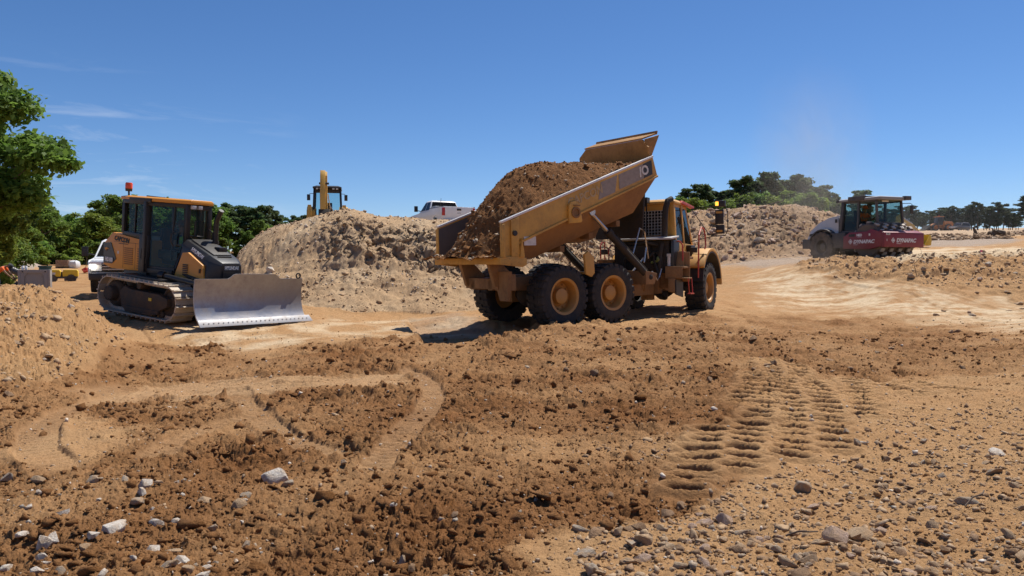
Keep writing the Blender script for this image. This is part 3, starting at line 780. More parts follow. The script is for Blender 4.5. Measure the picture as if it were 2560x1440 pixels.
# decals along the sloping band
ex, ey = Vector((5.14, 0, 1.8)).normalized(), Vector((-1.8, 0, 5.14)).normalized()
def on_band(t, h, off=.004): return Vector((-1.88, 0, 2.56))+ex*t+ey*h+Vector((0, -BW-off, 0))
def decal(name, t0, t1, h0, h1, mat, skew=0):
    d = MB(); d.loft([[on_band(t0+skew*(h0-h1), h0), on_band(t1+skew*(h0-h1), h0), on_band(t1, h1), on_band(t0, h1)], [on_band(t0+skew*(h0-h1), h0, .007), on_band(t1+skew*(h0-h1), h0, .007), on_band(t1, h1, .007), on_band(t0, h1, .007)]]); return d.build(name, mat, b0)
decal('logo_panel', 5.0, 5.36, -.44, -.07, MT['darksticker'], .25)
decal('logo_panel', 4.02, 5.0, -.44, -.07, MT['sticker'], .25)
decal('stripe', 3.35, 3.98, -.46, -.07, MT['sticker'], .6)
lettering('/O', .34, plate_M(on_band(4.97, -.26, .011), ex, ey), MT['whitetag'], b0, bold=.012)
lettering('CAPCON', .30, plate_M(on_band(2.72, -.24, .006), ex, ey), MT['letter_faded'], b0, bold=.006, shear=.1)
lp = MB(); lp.box(-1.22, -.86, -BW-.012, -BW-.004, 2.03, 2.24); lpo = lp.build('label_plate', MT['whitetag'], b0)
# front plate and headboard
fp = MB()
fp.loft([[(3.30, -.93, 2.18), (3.30, .93, 2.18), (3.44, .93, 3.72), (3.44, -.93, 3.72)], [(3.36, -.93, 2.18), (3.36, .93, 2.18), (3.50, .93, 3.72), (3.50, -.93, 3.72)]])
fp.build('front_plate', MT['engine'], b0, .006)
hb = MB()
hb.loft([[(3.16, -1.38, 4.30), (3.16, 1.38, 4.30), (3.12, 1.38, 4.62), (3.08, 1.05, 4.84), (3.08, -1.20, 4.84), (3.12, -1.38, 4.62)],
         [(3.22, -1.38, 4.30), (3.22, 1.38, 4.30), (3.18, 1.38, 4.62), (3.14, 1.05, 4.84), (3.14, -1.20, 4.84), (3.18, -1.38, 4.62)]])
hb.loft([[(3.08, -1.22, 4.84), (3.08, 1.10, 4.84), (3.55, 1.10, 5.0), (3.55, -1.30, 5.0)], [(3.08, -1.22, 4.88), (3.08, 1.10, 4.88), (3.55, 1.10, 5.04), (3.55, -1.30, 5.04)]])
hb.loft([[(3.16, -1.40, 4.34), (3.22, -1.40, 4.34), (3.60, -1.36, 4.98), (3.1, -1.30, 4.84)], [(3.16, -1.36, 4.34), (3.22, -1.36, 4.34), (3.60, -1.30, 4.98), (3.1, -1.26, 4.84)]])
hb.loft([[(3.53, -1.30, 5.0), (3.53, 1.10, 5.0), (3.56, 1.1, 5.10), (3.56, -1.30, 5.10)], [(3.58, -1.30, 5.0), (3.58, 1.10, 5.0), (3.61, 1.1, 5.10), (3.61, -1.30, 5.10)]])
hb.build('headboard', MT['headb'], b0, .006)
# hydraulic rams
for s in (-1, 1):
    y = s*1.20
    p0, p1 = Vector((3.25, y, 1.10)), Vector((1.12, y, 2.86)); d = (p1-p0)
    cy = MB(); cy.cyl(p0, p0+d*.70, .095); cy.cyl(p0+d*.66, p0+d*.72, .115); cy.sphere(p0, .13); cy.tube([p0+d*.08+Vector((.12, 0, .06)), p0+d*.6+Vector((.12, 0, .06))], .022)
    cy = cy.build('lift_ram', MT['engine'], truck)
    rd = MB(); rd.cyl(p0+d*.70, p1, .052); rd.build('piston_rod', MT['chrome'], cy)
    eye = MB(); eye.cyl(p1-Vector((0, .1, 0)), p1+Vector((0, .1, 0)), .10); eye.build('rod_eye', MT['chrome'], cy)
    br = MB(); br.prism([(.45, 2.86), (1.45, 3.2), (1.3, 2.92), (1.1, 2.74)], y-.05-.08*s, y+.05-.08*s); br.build('ram_bracket', MT['hframe'], b0, .01); br = MB(); br.prism([(3.05, 1.28), (3.5, 1.2), (3.4, .9), (3.05, .9)], min(s*.5, s*1.3), max(s*.5, s*1.3)); br.build('ram_bracket', MT['hframe'], truck, .01)
hs = MB()
hs.tube([(2.75, -1.12, 1.75), (3.1, -1.05, 2.45), (3.45, -.9, 2.35), (3.75, -.75, 1.6)], .02); hs.tube([(3.35, -1.25, 1.25), (3.55, -1.25, 1.0), (3.8, -1.1, 1.08), (3.95, -1.05, 1.3)], .022)
hs.tube([(3.3, -1.0, 1.5), (3.5, -.9, 1.9), (3.9, -.6, 1.7)], .025); hs.tube([(3.2, -.6, 1.2), (3.7, -.6, 1.6), (4.2, -.4, 1.5)], .03)
hs.build('hose', MT['chrome'], truck)
# --- tractor half
FX = 1.55
def K(): return MB(KM)
t = K()
for s in (-1, 1): t.prism([(-.55, .75), (-.45, 1.25), (2.9, 1.2), (3.4, 1.0), (3.3, .6), (.3, .62)], s*.42-.1, s*.42+.1)
t.box(-.5, -.1, -.5, .5, .55, 1.3); t.cyl((0, 0, .35), (0, 0, 1.45), .2); t.cyl((-.25, 0, .85), (-1.1, 0, .8), .33, .26)
t.prism([(-1.05, .65), (-.3, .55), (-.3, 1.25), (-1.05, 1.15)], -.3, .3); t.box(-.35, -.25, -.95, .95, .7, 1.45)
t.build('front_frame', MT['hframe'], truck, .012)
t = K(); t.cyl((FX, -.95, RW-.05), (FX, .95, RW-.05), .15); t.sphere((FX, 0, RW-.05), .36); t.tube([(-.2, -.6, .55), (.4, -.4, .42), (1.2, 0, .4), (1.9, .4, .5)], .09); t.build('front_axle', MT['engine'], truck)
for s in (-1, 1):
    c = KM@Vector((FX, s*1.16, RW-.09)); a_ = KM.to_3x3()@Vector((0, s, 0))
    wheel(truck, c, a_, RW, .60, wm)
# engine and gear behind the cab
def K(dx=-.33): return MB(KM@Matrix.Translation((dx, 0, 0)))
t = K()
t.box(-.30, .18, -.86, .80, 1.15, 2.08); t.box(-.42, -.2, -.7, .3, 1.25, 1.62); t.box(-.5, -.28, -.35, .55, 1.5, 1.95)
for y in (-.6, -.42, -.24, -.06, .12): t.cyl((-.44, y, 1.72), (-.26, y, 1.72), .07, n=10)
t.tube([(-.45, -.62, 1.2), (-.5, -.66, 1.6), (-.42, -.7, 2.0)], .06); t.tube([(-.42, .0, 1.25), (-.62, -.2, 1.5), (-.45, -.5, 1.75)], .04); t.tube([(-.4, .45, 1.2), (-.66, .35, 1.55), (-.4, .1, 1.95)], .035)
t.tube([(-.36, -.55, 1.95), (-.55, -.3, 2.02), (-.4, .3, 2.0)], .05); t.tube([(-.6, -.7, 1.0), (-.52, -.5, 1.5), (-.45, -.45, 1.7)], .035)
t.build('engine', MT['engine'], truck, .01)
t = K(); t.prism([(-.52, 2.10), (.22, 2.18), (.22, 2.23), (-.52, 2.15)], -1.0, .75); t.build('engine_cover', MT['lgrey'], truck, .01)
t = K(); t.loft([[(-.30, -.92, 2.1), (-.28, -1.0, 2.1), (-.28, -1.0, 1.2), (-.30, -.92, 1.2)], [(.25, -.92, 2.1), (.25, -1.0, 2.1), (.25, -1.0, 1.2), (.25, -.92, 1.2)]]); t.build('side_panel', MT['charcoal'], truck, .01)
t = K(); t.tube([(-.28, -.72, 2.2), (-.28, -.74, 2.65), (-.27, -.76, 3.0), (-.2, -.80, 3.22), (-.05, -.86, 3.28)], .085, 12); t.build('exhaust_stack', MT['engine'], truck)
t = K(); t.cyl((-.30, -.86, 1.35), (-.30, -.86, 1.62), .05, n=10); t.box(-.36, -.26, -.92, -.82, 1.62, 1.7); t.build('filter', MT['whitetag'], truck)
t = K(); t.sphere((-.52, -.62, 1.55), .055, sc=(1, 1, 1.5)); t.tube([(-.5, -.62, 1.5), (-.5, -.4, 1.45)], .035); t.build('hose_coupling', MT['hosegreen'], truck)
# cab
cab = K()
zb, zt = 1.95, 3.16
def post(x, y, x2, y2, w=.1): cab.bar((x, y, zb), (x2, y2, zt), w, w)
for s in (-1, 1):
    post(.26, s*.84, .20, s*.80, .13); post(1.05, s*.86, .95, s*.80, .10); post(2.05, s*.82, 1.55, s*.74, .09)
    cab.prism([(.2, 1.3), (.2, 2.05), (2.1, 2.0), (2.1, 1.5), (1.5, 1.3)], s*.84, s*.90)
    cab.bar((.2, s*.80, 3.12), (1.6, s*.74, 3.12), .08, .1)
cab.box(.2, .28, -.86, .86, 1.2, 2.25); cab.box(.2, .28, -.84, .84, 2.98, 3.16); cab.box(.2, .27, -.86, -.66, 2.2, 3.1); cab.box(.2, .27, .66, .86, 2.2, 3.1)
cab.box(2.0, 2.1, -.86, .86, 1.3, 2.02); cab.box(.25, 2.05, -.84, .84, 1.22, 1.3)
cb = cab.build('cab', MT['yellow'], truck, .012)
t = K(); t.loft([[(.12, -.90, 3.16), (.12, .90, 3.16), (1.75, .80, 3.18), (1.75, -.80, 3.18)], [(.14, -.90, 3.24), (.14, .90, 3.24), (1.8, .80, 3.24), (1.8, -.80, 3.24)], [(.25, -.80, 3.31), (.25, .80, 3.31), (1.6, .72, 3.31), (1.6, -.72, 3.31)]]); t.build('roof', MT['yellow'], cb, .02)
t = K(); t.box(.9, 2.0, -.86, -.72, 3.18, 3.24); t.prism([(.8, 3.22), (2.05, 3.12), (2.1, 3.2), (.9, 3.30)], -.90, -.80); t.build('visor', MT['red'], cb, .01)
t = K()
for s in (-1, 1):
    t.loft([[(.33, s*.87, 2.06), (1.02, s*.88, 2.04), (.92, s*.82, 3.08), (.28, s*.83, 3.08)], [(.33, s*.865, 2.06), (1.02, s*.875, 2.04), (.92, s*.815, 3.08), (.28, s*.825, 3.08)]])
    t.loft([[(1.1, s*.88, 2.0), (1.98, s*.84, 2.0), (1.52, s*.78, 3.08), (1.0, s*.82, 3.08)], [(1.1, s*.875, 2.0), (1.98, s*.835, 2.0), (1.52, s*.775, 3.08), (1.0, s*.815, 3.08)]])
t.loft([[(2.06, -.78, 2.02), (2.06, .78, 2.02), (1.6, .7, 3.1), (1.6, -.7, 3.1)], [(2.055, -.78, 2.02), (2.055, .78, 2.02), (1.595, .7, 3.1), (1.595, -.7, 3.1)]])
t.build('window', MT['dglass'], cb)
t = K(); t.box(.23, .235, -.66, .66, 2.25, 2.98); t.build('rear_window', MT['dglass'], cb)
t = K()
for k in range(15): t.bar((.17, -.66+k*.094, 2.25), (.17, -.66+k*.094, 2.98), .012)
for k in range(9): t.bar((.17, -.66, 2.27+k*.088), (.17, .66, 2.27+k*.088), .012)
t.build('window_mesh', MT['lgrey'], cb)
t = K(); t.bar((-.02, -.1, 2.2), (-.02, -.1, 3.3), .03); t.box(-.14, .1, -.16, .12, 3.20, 3.36); t.box(-.08, .04, -.10, -.02, 3.1, 3.2); t.bar((.0, .3, 2.2), (.0, .3, 2.95), .02); t.build('lamp_bracket', MT['black'], cb)
# bonnet, fenders, steps
t = K(); t.loft([[(2.1, -.8, 1.35), (2.1, .8, 1.35), (2.1, .7, 2.05), (2.1, -.7, 2.05)], [(3.1, -.72, 1.3), (3.1, .72, 1.3), (3.0, .6, 1.85), (3.0, -.6, 1.85)], [(3.7, -.62, 1.2), (3.7, .62, 1.2), (3.55, .5, 1.5), (3.55, -.5, 1.5)]]); t.build('bonnet', MT['yellow'], truck, .03)
t = K(); t.prism([(1.2, 1.98), (1.65, 1.98), (1.72, 1.72), (1.3, 1.62)], -1.06, -.9); t.build('toolbox', MT['cabdark'], truck, .02)
for s in (-1, 1):
    fe = K(0); o, i_ = s*1.50, s*.80
    arc = [(FX+.1+1.14*math.cos(q), RW-.02+1.14*math.sin(q)) for q in [R(150-12.5*k) for k in range(13)]]
    arc2 = [(FX+.1+1.05*math.cos(q), RW-.02+1.05*math.sin(q)) for q in [R(150-12.5*k) for k in range(13)]]
    fe.prism(arc+arc2[::-1], i_, o)
    fe.build('fender', MT['yellow'], truck, .012)
    fb = K(0); arcb = [(FX+.1+1.05*math.cos(q), RW-.02+1.05*math.sin(q)) for q in [R(172-11.5*k) for k in range(15)]]
    arcc = [(FX+.1+1.0*math.cos(q), RW-.02+1.0*math.sin(q)) for q in [R(172-11.5*k) for k in range(15)]]
    fb.prism(arcb+arcc[::-1], s*.82, s*1.49); fb.build('fender_liner', MT['black'], truck)
    st = K()
    if s < 0:
        st.box(-.42, .10, -1.32, -.80, 1.28, 1.34); st.box(-.40, .08, -1.42, -.9, .98, 1.02); st.box(-.46, -.43, -1.30, -.8, 1.0, 1.34); st.box(.08, .12, -1.35, -.85, .9, 1.75); st.prism([(-.5, .62), (.12, .55), (.12, 1.0), (-.5, 1.0)], -1.1, -.9)
        st.box(.10, .60, -1.30, -.86, 1.55, 1.62); st.prism([(-.1, 1.34), (.3, 1.34), (.3, 1.75), (.1, 1.78)], -1.2, -.88)
    else:
        st.box(-.3, .12, .85, 1.3, 1.0, 1.5); st.box(-.35, .12, .8, 1.35, 1.5, 1.56)
    st.build('step_box', MT['hframe'], truck, .012)
t = K(); t.prism([(-.5, .55), (.14, .45), (.14, .96), (-.5, .96)], -1.14, -1.10); t.build('mud_flap', MT['black'], truck)
t = K(); t.tube([(-.30, -1.42, 1.0), (-.30, -1.45, .6), (-.28, -1.45, .56), (-.0, -1.45, .56), (.02, -1.45, .6), (.02, -1.42, 1.0)], .016, 6); t.box(-.3, .02, -1.5, -1.4, .55, .58); t.build('hanging_step', MT['red'], truck)
for i, P in enumerate(([(-.05, -1.0, 1.05), (-.15, -1.15, 1.1), (-.02, -1.18, 1.35), (.02, -1.16, 1.95), (.0, -1.1, 2.05), (.05, -1.0, 2.06)],
                       [(.70, -1.42, 1.0), (.70, -1.43, 1.7), (.78, -1.42, 2.25), (1.1, -1.4, 2.5), (1.45, -1.38, 2.46), (1.5, -1.4, 2.3), (1.5, -1.42, 1.98), (1.4, -1.42, 1.86)],
                       [(.18, 1.42, 1.05), (.14, 1.43, 1.7), (.1, 1.42, 2.0), (.2, 1.40, 2.1), (.35, 1.38, 2.1), (.38, 1.4, 1.2)],
                       [(-.2, 1.0, 1.1), (-.22, 1.02, 1.85), (-.1, 1.0, 1.98), (.1, .95, 1.98), (.15, .92, 1.6)])):
    t = K(); t.tube(P, .022, 8); t.build('handrail', MT['red'], truck)
# mirrors
mi = K(); mi.tube([(1.6, -.84, 3.08), (1.62, -1.3, 3.13), (1.62, -1.72, 3.15), (1.62, -1.98, 3.12), (1.62, -2.05, 2.95), (1.62, -2.05, 2.4), (1.62, -1.98, 2.26), (1.62, -1.6, 2.24), (1.6, -.95, 2.1)], .014, 6); mi.tube([(1.61, -.95, 3.1), (1.62, -1.5, 2.28)], .012, 6)
mi = mi.build('mirror_arm', MT['black'], truck)
t = K(); t.box(1.58, 1.66, -1.93, -1.68, 2.60, 3.03); t.build('mirror', MT['black'], mi, .02)
t = K(); t.box(1.58, 1.68, -1.95, -1.70, 2.31, 2.58); t.build('mirror', MT['black'], mi, .02)
t = K(); t.box(1.52, 1.66, -1.99, -1.69, 3.12, 3.30); t.build('marker_lamp', MT['black'], mi, .02)
t = K(); t.box(1.505, 1.52, -1.80, -1.71, 3.15, 3.27); t.build('indicator', MT['amber'], mi)
t = K(); t.box(1.57, 1.58, -1.90, -1.71, 2.92, 2.985); t.build('reflector', MT['yellow'], mi)
t = K(); t.box(1.57, 1.58, -1.90, -1.73, 2.36, 2.42); t.build('reflector', MT['yellow'], mi)
ml = K(); ml.tube([(1.6, .84, 2.9), (1.62, 1.5, 2.95), (1.62, 1.75, 2.9)], .014, 6); ml = ml.build('mirror_arm', MT['black'], truck)
t = K(); t.box(1.58, 1.66, 1.5, 1.75, 2.2, 2.9); t.build('mirror', MT['black'], ml, .02)
t = K(); t.box(.9, 1.0, -1.32, -1.12, 1.74, 1.90); t.build('work_lamp', MT['black'], truck, .02)
t = K(); t.box(.1, .2, 1.2, 1.4, 1.72, 1.88); t.build('work_lamp', MT['black'], truck, .02)

# ------------------------------------------------------------------ soil load lying in the bed
def load_mesh():
    nx, ny = 230, 150
    x = np.linspace(-2.45, 3.16, nx); y = np.linspace(-1.365, 1.365, ny); X, Y = np.meshgrid(x, y, indexing='ij')
    ridge = np.interp(X+.10*perlin(Y*2, X*2, 3), [-2.5, -2.2, -1.73, -1.2, -.45, 0, .48, 1.2, 1.9, 2.5, 3.2], [1.72, 1.98, 2.62, 3.22, 3.86, 4.06, 4.16, 4.2, 4.18, 4.16, 4.17])
    shift = np.where(Y > 0, .55*np.clip(Y/1.36, 0, 1)**1.6, .42*np.clip(-Y/1.36, 0, 1)**2.2)     # the slope runs back towards the walls
    ridge_s = np.interp(X-shift*2.0*(X < 2.0), x, ridge[:, 0])
    wall = 2.56+.35*(X+1.88)-.02
    side = np.clip(np.abs(Y)/1.36, 0, 1)
    Zl = ridge_s-(ridge_s-np.minimum(ridge_s, wall+.02))*side**2.3
    fl = np.interp(X, [-2.5, -1.9, -.62, 3.02, 3.3], [1.2, 1.76, 1.76, 2.9, 3.8])+np.clip(np.abs(Y)-.88, 0, 1)*np.interp(X, [-1.4, -.6, 3], [0, .7, 1.8])
    nz = .05*fbm(X, Y, 1.5, 5, 501, .55, True)+.018*fbm(X, Y, 7, 4, 503, .62, True)
    Zl = Zl+(nz-.03)*np.clip((Zl-fl)/.15, 0, 1)
    keep = Zl > fl+.0
    Zl = np.maximum(Zl, fl-.04)
    I = np.arange(nx*ny).reshape(nx, ny); q = np.stack([I[:-1, :-1], I[1:, :-1], I[1:, 1:], I[:-1, 1:]], -1).reshape(-1, 4)
    kq = (keep[:-1, :-1] | keep[1:, :-1] | keep[1:, 1:] | keep[:-1, 1:]).reshape(-1)
    V = np.stack([X, Y, Zl], -1).reshape(-1, 3); F = q[kq]
    u = np.unique(F); rem = np.full(len(V), -1); rem[u] = np.arange(len(u))
    return V[u], rem[F], (x, y, Zl, keep)
lv, lf, LOADG = load_mesh()
load = thing('soil_load', TM, 'heap of brown soil and stones in the tipped truck bed', 'soil load')
lmo = mesh_obj('heap', np_mesh('heap', lv, lf), soil('load_soil', False, m0=.95, bump=.7), load)
# ------------------------------------------------------------------ bulldozer
DM = frame((-8.1, 18.75, .20), 119, -5)
dozer = thing('bulldozer', DM, 'orange and black bulldozer with a wide shiny blade', 'bulldozer')
def stadium(x0, z0, r0, x1, z1, r1, n):
    """closed belt round two wheels, n points evenly spaced, with tangents"""
    P = []
    for k in range(41):
        a = R(90+180*k/40); P.append((x0+r0*math.cos(a), z0+r0*math.sin(a)))
    for k in range(41):
        a = R(-90+180*k/40); P.append((x1+r1*math.cos(a), z1+r1*math.sin(a)))
    P.append(P[0]); P = np.array(P); s_ = np.r_[0, np.cumsum(np.hypot(*np.diff(P, axis=0).T))]
    t = np.linspace(0, s_[-1], n, endpoint=False); d = s_[-1]/n
    f = lambda u: np.array([np.interp(u % s_[-1], s_, P[:, 0]), np.interp(u % s_[-1], s_, P[:, 1])])
    return [(f(u), f(u+d*.5)-f(u-d*.5)) for u in t], d
TX0, TX1, TZ0, TZ1 = -1.48, .66, .57, .55
for s in (-1, 1):
    yc = s*.97
    tk = MB(); pts, d = stadium(TX0, TZ0, .40, TX1, TZ1, .39, 38)
    for (p, tg) in pts:
        tg = tg/np.hypot(*tg); nr = np.array([tg[1], -tg[0]])
        c = Vector((p[0], yc, p[1])); T = Vector((tg[0], 0, tg[1])); Nn = Vector((nr[0], 0, nr[1]))
        def Q(a, y, h): return c+T*a+Vector((0, y, 0))+Nn*h
        w = .29; q = d*.47; HX6 = [(0,1,2,3),(4,7,6,5),(0,4,5,1),(1,5,6,2),(2,6,7,3),(3,7,4,0)]
        tk.add([Q(-q, -w, .0), Q(q, -w, .0), Q(q, w, 0), Q(-q, w, 0), Q(-q, -w, .028), Q(q, -w, .028), Q(q, w, .028), Q(-q, w, .028)], HX6)
        tk.add([Q(q*.5, -w, .02), Q(q*.95, -w, .02), Q(q*.95, w, .02), Q(q*.5, w, .02), Q(q*.6, -w, .072), Q(q*.85, -w, .072), Q(q*.85, w, .072), Q(q*.6, w, .072)], HX6)
        tk.add([Q(-q, -.09, -.07), Q(q, -.09, -.07), Q(q, .09, -.07), Q(-q, .09, -.07), Q(-q, -.09, .0), Q(q, -.09, .0), Q(q, .09, .0), Q(-q, .09, .0)], HX6)
    tk = tk.build('track', MT['pads'], dozer, smooth=20)
    sp = MB(); c = Vector((TX0, yc, TZ0)); sp.lathe([(0, .12), (.26, .12), (.29, .09), (.32, .05), (.32, -.05), (.29, -.09), (0, -.09)], c, (0, s, 0), 30)
    for k in range(22):
        a = 2*math.pi*k/22; sp.bar(c+Vector((math.cos(a)*.30, 0, math.sin(a)*.30)), c+Vector((math.cos(a)*.38, 0, math.sin(a)*.38)), .05, .05)
    sp.build('sprocket', MT['under'], tk, .006)
    hb_ = MB(); hb_.lathe([(0, .30), (.17, .30), (.185, .28), (.185, .1), (0, .1)], c, (0, s, 0), 28)
    for k in range(10):
        a = 2*math.pi*k/10; q = c+Vector((math.cos(a)*.14, s*.30, math.sin(a)*.14)); hb_.cyl(q, q+Vector((0, s*.015, 0)), .014, n=6)
    hb_.build('final_drive_hub', MT['under'], tk, .004)
    idl = MB(); c = Vector((TX1, yc, TZ1)); idl.lathe([(0, .09), (.12, .10), (.14, .05), (.28, .05), (.32, .09), (.37, .07), (.37, -.07), (.32, -.09), (0, -.05)], c, (0, s, 0), 32); idl.build('idler', MT['under'], tk)
    fr = MB(); y0, y1 = sorted((yc-s*.05, yc+s*.22))
    fr.prism([(-1.05, .32), (-1.12, .66), (-.95, .80), (-.7, .74), (.35, .72), (.66, .64), (.66, .46), (.3, .29)], y0, y1)
    fr.prism([(-1.0, .29), (-1.0, .34), (.36, .33), (.36, .24), (.05, .19), (-.8, .19)], y0+.02*s, y1+.012)
    fr.build('track_frame', MT['under'], tk, .012)
    ro = MB()
    for k in range(6): ro.lathe([(0, .13), (.07, .13), (.10, .11), (.10, -.11), (0, -.11)], (-.95+k*.26, yc+s*.03, .25), (0, s, 0), 16)
    ro.build('track_roller', MT['under'], tk)
    cr = MB(); cr.lathe([(0, .16), (.08, .16), (.09, .14), (.09, -.1), (0, -.1)], (-.45, yc+s*.02, .85), (0, s, 0), 18); cr.build('carrier_roller', MT['under'], tk)
tp = MB(); tp.box(.0, .11, -1.205, -1.195, .54, .61); tp.build('warning_label', MT['bright_yellow'], dozer)
hu = MB(); hu.prism([(-1.8, .45), (-1.85, 1.15), (1.2, 1.12), (1.25, .5), (.7, .4)], -.62, .62); hu.box(-1.3, .4, -1.12, 1.12, 1.02, 1.08); hu.box(-2.1, -1.7, -.4, .4, .5, 1.0); hu.build('hull', MT['cabdark'], dozer, .015)
rb = MB(); rb.loft([[(-2.50, -.76, 1.20), (-2.50, .76, 1.20), (-2.52, .76, 1.73), (-2.52, -.76, 1.73)], [(-2.10, -.80, 1.13), (-2.10, .80, 1.13), (-2.08, .80, 2.05), (-2.08, -.80, 2.05)], [(-.88, -.80, 1.16), (-.88, .80, 1.16), (-.88, .80, 1.93), (-.88, -.80, 1.93)]]); rb = rb.build('rear_body', MT['orange'], dozer, .02)
pn = MB(); pn.loft([[(-2.47, -.778, 1.24), (-2.06, -.812, 1.25), (-1.90, -.812, 1.38), (-2.12, -.812, 1.78), (-2.48, -.778, 1.75)], [(-2.47, -.765, 1.24), (-2.06, -.803, 1.25), (-1.90, -.803, 1.38), (-2.12, -.803, 1.78), (-2.48, -.765, 1.75)]]); pn.build('decal_panel', MT['charcoal'], rb)
lettering('HD100', .15, plate_M((-2.19, -.810, 1.34), (1, -.07, 0), (0, 0, 1)), MT['letter_white'], rb, bold=.006, width=.34)
lettering('CAPCON', .16, plate_M((-1.70, -.806, 1.885), (1, 0, -.08), (0.05, 0, 1)), MT['letter_black'], rb, bold=.008, width=.60, shear=.12)
st_ = MB(); st_.box(-1.82, -1.44, -.806, -.803, 1.775, 1.792); st_.build('stripe', MT['letter_black'], rb)
st_ = MB(); st_.prism([(-2.40, 1.62), (-2.30, 1.65), (-2.20, 1.62), (-2.30, 1.60), (-2.33, 1.56), (-2.36, 1.60)], -.812, -.796); st_.build('emblem', MT['orange'], rb)
VO = paint('vent_orange', (.30, .12, .02), .6, .2)
for x0, x1, z0, z1 in ((-1.58, -1.24, 1.28, 1.72), (-1.06, -.94, 1.20, 1.74)):
    vn = MB(); [vn.box(x0, x1, -.812, -.802, z0+(z1-z0)*k/9, z0+(z1-z0)*(k+.55)/9) for k in range(9)]; vn.build('vent', VO, rb)
sm = MB(); sm.box(-1.86, -1.80, -.806, -.802, 1.52, 1.59); sm.build('sticker', MT['whitetag'], rb)
ln = MB(); ln.box(-1.63, -1.622, -.8035, -.802, 1.18, 1.84); ln.box(-1.15, -1.142, -.8035, -.802, 1.18, 1.84); ln.box(-2.05, -.9, -.8035, -.802, 1.82, 1.828); ln.build('panel_gap', MT['black'], rb)
# cab, tapering to a narrow front
cb2 = MB()
def dp(x0, y0, z0, x1, y1, z1, w=.09, h=.09): cb2.bar((x0, y0, z0), (x1, y1, z1), w, h)
AX, AY, BX, BY_ = .10, .31, -.76, .77
for s in (-1, 1):
    dp(-1.74, s*.72, 2.05, -1.76, s*.70, 2.90, .10, .10); dp(BX, s*BY_, 1.15, BX-.02, s*.75, 2.88, .20, .10); dp(AX, s*AY, 1.95, AX, s*AY, 2.88, .12, .11); dp(.05, s*.58, 1.15, AX, s*AY, 1.98, .12, .10)
    dp(-1.74, s*.72, 2.06, BX, s*.77, 2.02, .09, .10); dp(BX, s*BY_, 1.2, .08, s*.62, 1.2, .1, .12); dp(-1.76, s*.71, 2.86, BX, s*.75, 2.86, .10, .10); dp(BX, s*.75, 2.84, AX, s*AY, 2.84, .10, .10)
    cb2.add([(BX, s*BY_, 1.05), (.10, s*.62, 1.05), (.10, s*.62, 1.32), (BX, s*BY_, 1.32), (BX, s*(BY_-.06), 1.05), (.10, s*.56, 1.05), (.10, s*.56, 1.32), (BX, s*(BY_-.06), 1.32)], [(0,1,2,3),(7,6,5,4),(0,4,5,1),(3,2,6,7),(0,3,7,4),(1,5,6,2)])
    cb2.prism([(-1.0, 1.05), (-1.0, 2.05), (BX+.08, 2.05), (BX+.08, 1.05)], s*BY_-.045, s*BY_+.045)
cb2.box(-1.80, -1.72, -.70, .70, 1.95, 2.10); cb2.box(-1.80, -1.72, -.70, .70, 2.80, 2.90); cb2.box(-1.0, .1, -.55, .55, 1.05, 1.16); cb2.box(AX, AX+.06, -.30, .30, 1.90, 2.02); cb2.box(AX, AX+.06, -.30, .30, 2.76, 2.88)
cb2.loft([[(-1.74, -.70, 2.85), (-1.74, .70, 2.85), (BX, .74, 2.85), (AX, AY, 2.85), (AX, -AY, 2.85), (BX, -.74, 2.85)], [(-1.74, -.70, 2.90), (-1.74, .70, 2.90), (BX, .74, 2.90), (AX, AY, 2.90), (AX, -AY, 2.90), (BX, -.74, 2.90)]])
cabd = cb2.build('cab', MT['cabdark'], dozer, .012)
g = MB()
for s in (-1, 1):
    g.add([(-1.70, s*.70, 2.10), (-.88, s*.745, 2.06), (-.88, s*.735, 2.82), (-1.72, s*.69, 2.82)], [(0,1,2,3)])
    g.add([(-.68, s*.735, 1.32), (.03, s*.585, 1.32), (.07, s*.35, 1.98), (.07, s*.34, 2.80), (-.68, s*.72, 2.80)], [(0,1,2,3,4)])
g.add([(AX+.03, -.28, 2.02), (AX+.03, .28, 2.02), (AX+.03, .28, 2.76), (AX+.03, -.28, 2.76)], [(0,1,2,3)]); g.add([(-1.76, -.68, 2.1), (-1.76, .68, 2.1), (-1.77, .66, 2.80), (-1.77, -.66, 2.80)], [(0,1,2,3)])
g.build('window', MT['glass'], cabd)
dr = MB(); dr.bar((-1.30, -.725, 2.08), (-1.30, -.71, 2.82), .05, .03); dr.build('window_bar', MT['black'], cabd); dr = MB(); dr.bar((-.12, -.555, 1.5), (-.12, -.49, 2.80), .035, .03); dr.build('window_bar', MT['black'], cabd)
dr = MB(); dr.tube([(-.70, -.80, 2.0), (-.74, -.85, 2.1), (-.78, -.82, 2.55), (-.80, -.78, 2.75)], .014, 6); dr.build('grab_rail', MT['black'], cabd); dr = MB(); dr.tube([(.02, -.60, 1.85), (.0, -.66, 1.95), (.0, -.66, 2.15), (.02, -.58, 2.2)], .02, 6); dr.build('door_handle', MT['black'], cabd); dr = MB(); dr.tube([(-.8, -.81, 1.9), (-.84, -.85, 1.7), (-.86, -.85, 1.5), (-.76, -.85, 1.36), (-.70, -.83, 1.36), (-.70, -.82, 1.5)], .012, 6); dr.build('grab_rail', MT['black'], cabd)
dr = MB(); dr.tube([(AX+.08, .28, 2.30), (AX+.14, .34, 2.22), (AX+.14, .34, 2.05), (AX+.08, .28, 2.0)], .012, 6); dr.build('cable_loop', MT['black'], cabd)
mf = MB(); mf.tube([(AX+.05, -.12, 2.12), (AX+.05, .14, 2.12), (AX+.05, .14, 2.48), (AX+.05, -.12, 2.48), (AX+.05, -.12, 2.12)], .018, 6); mf.build('mirror_frame', MT['black'], cabd)
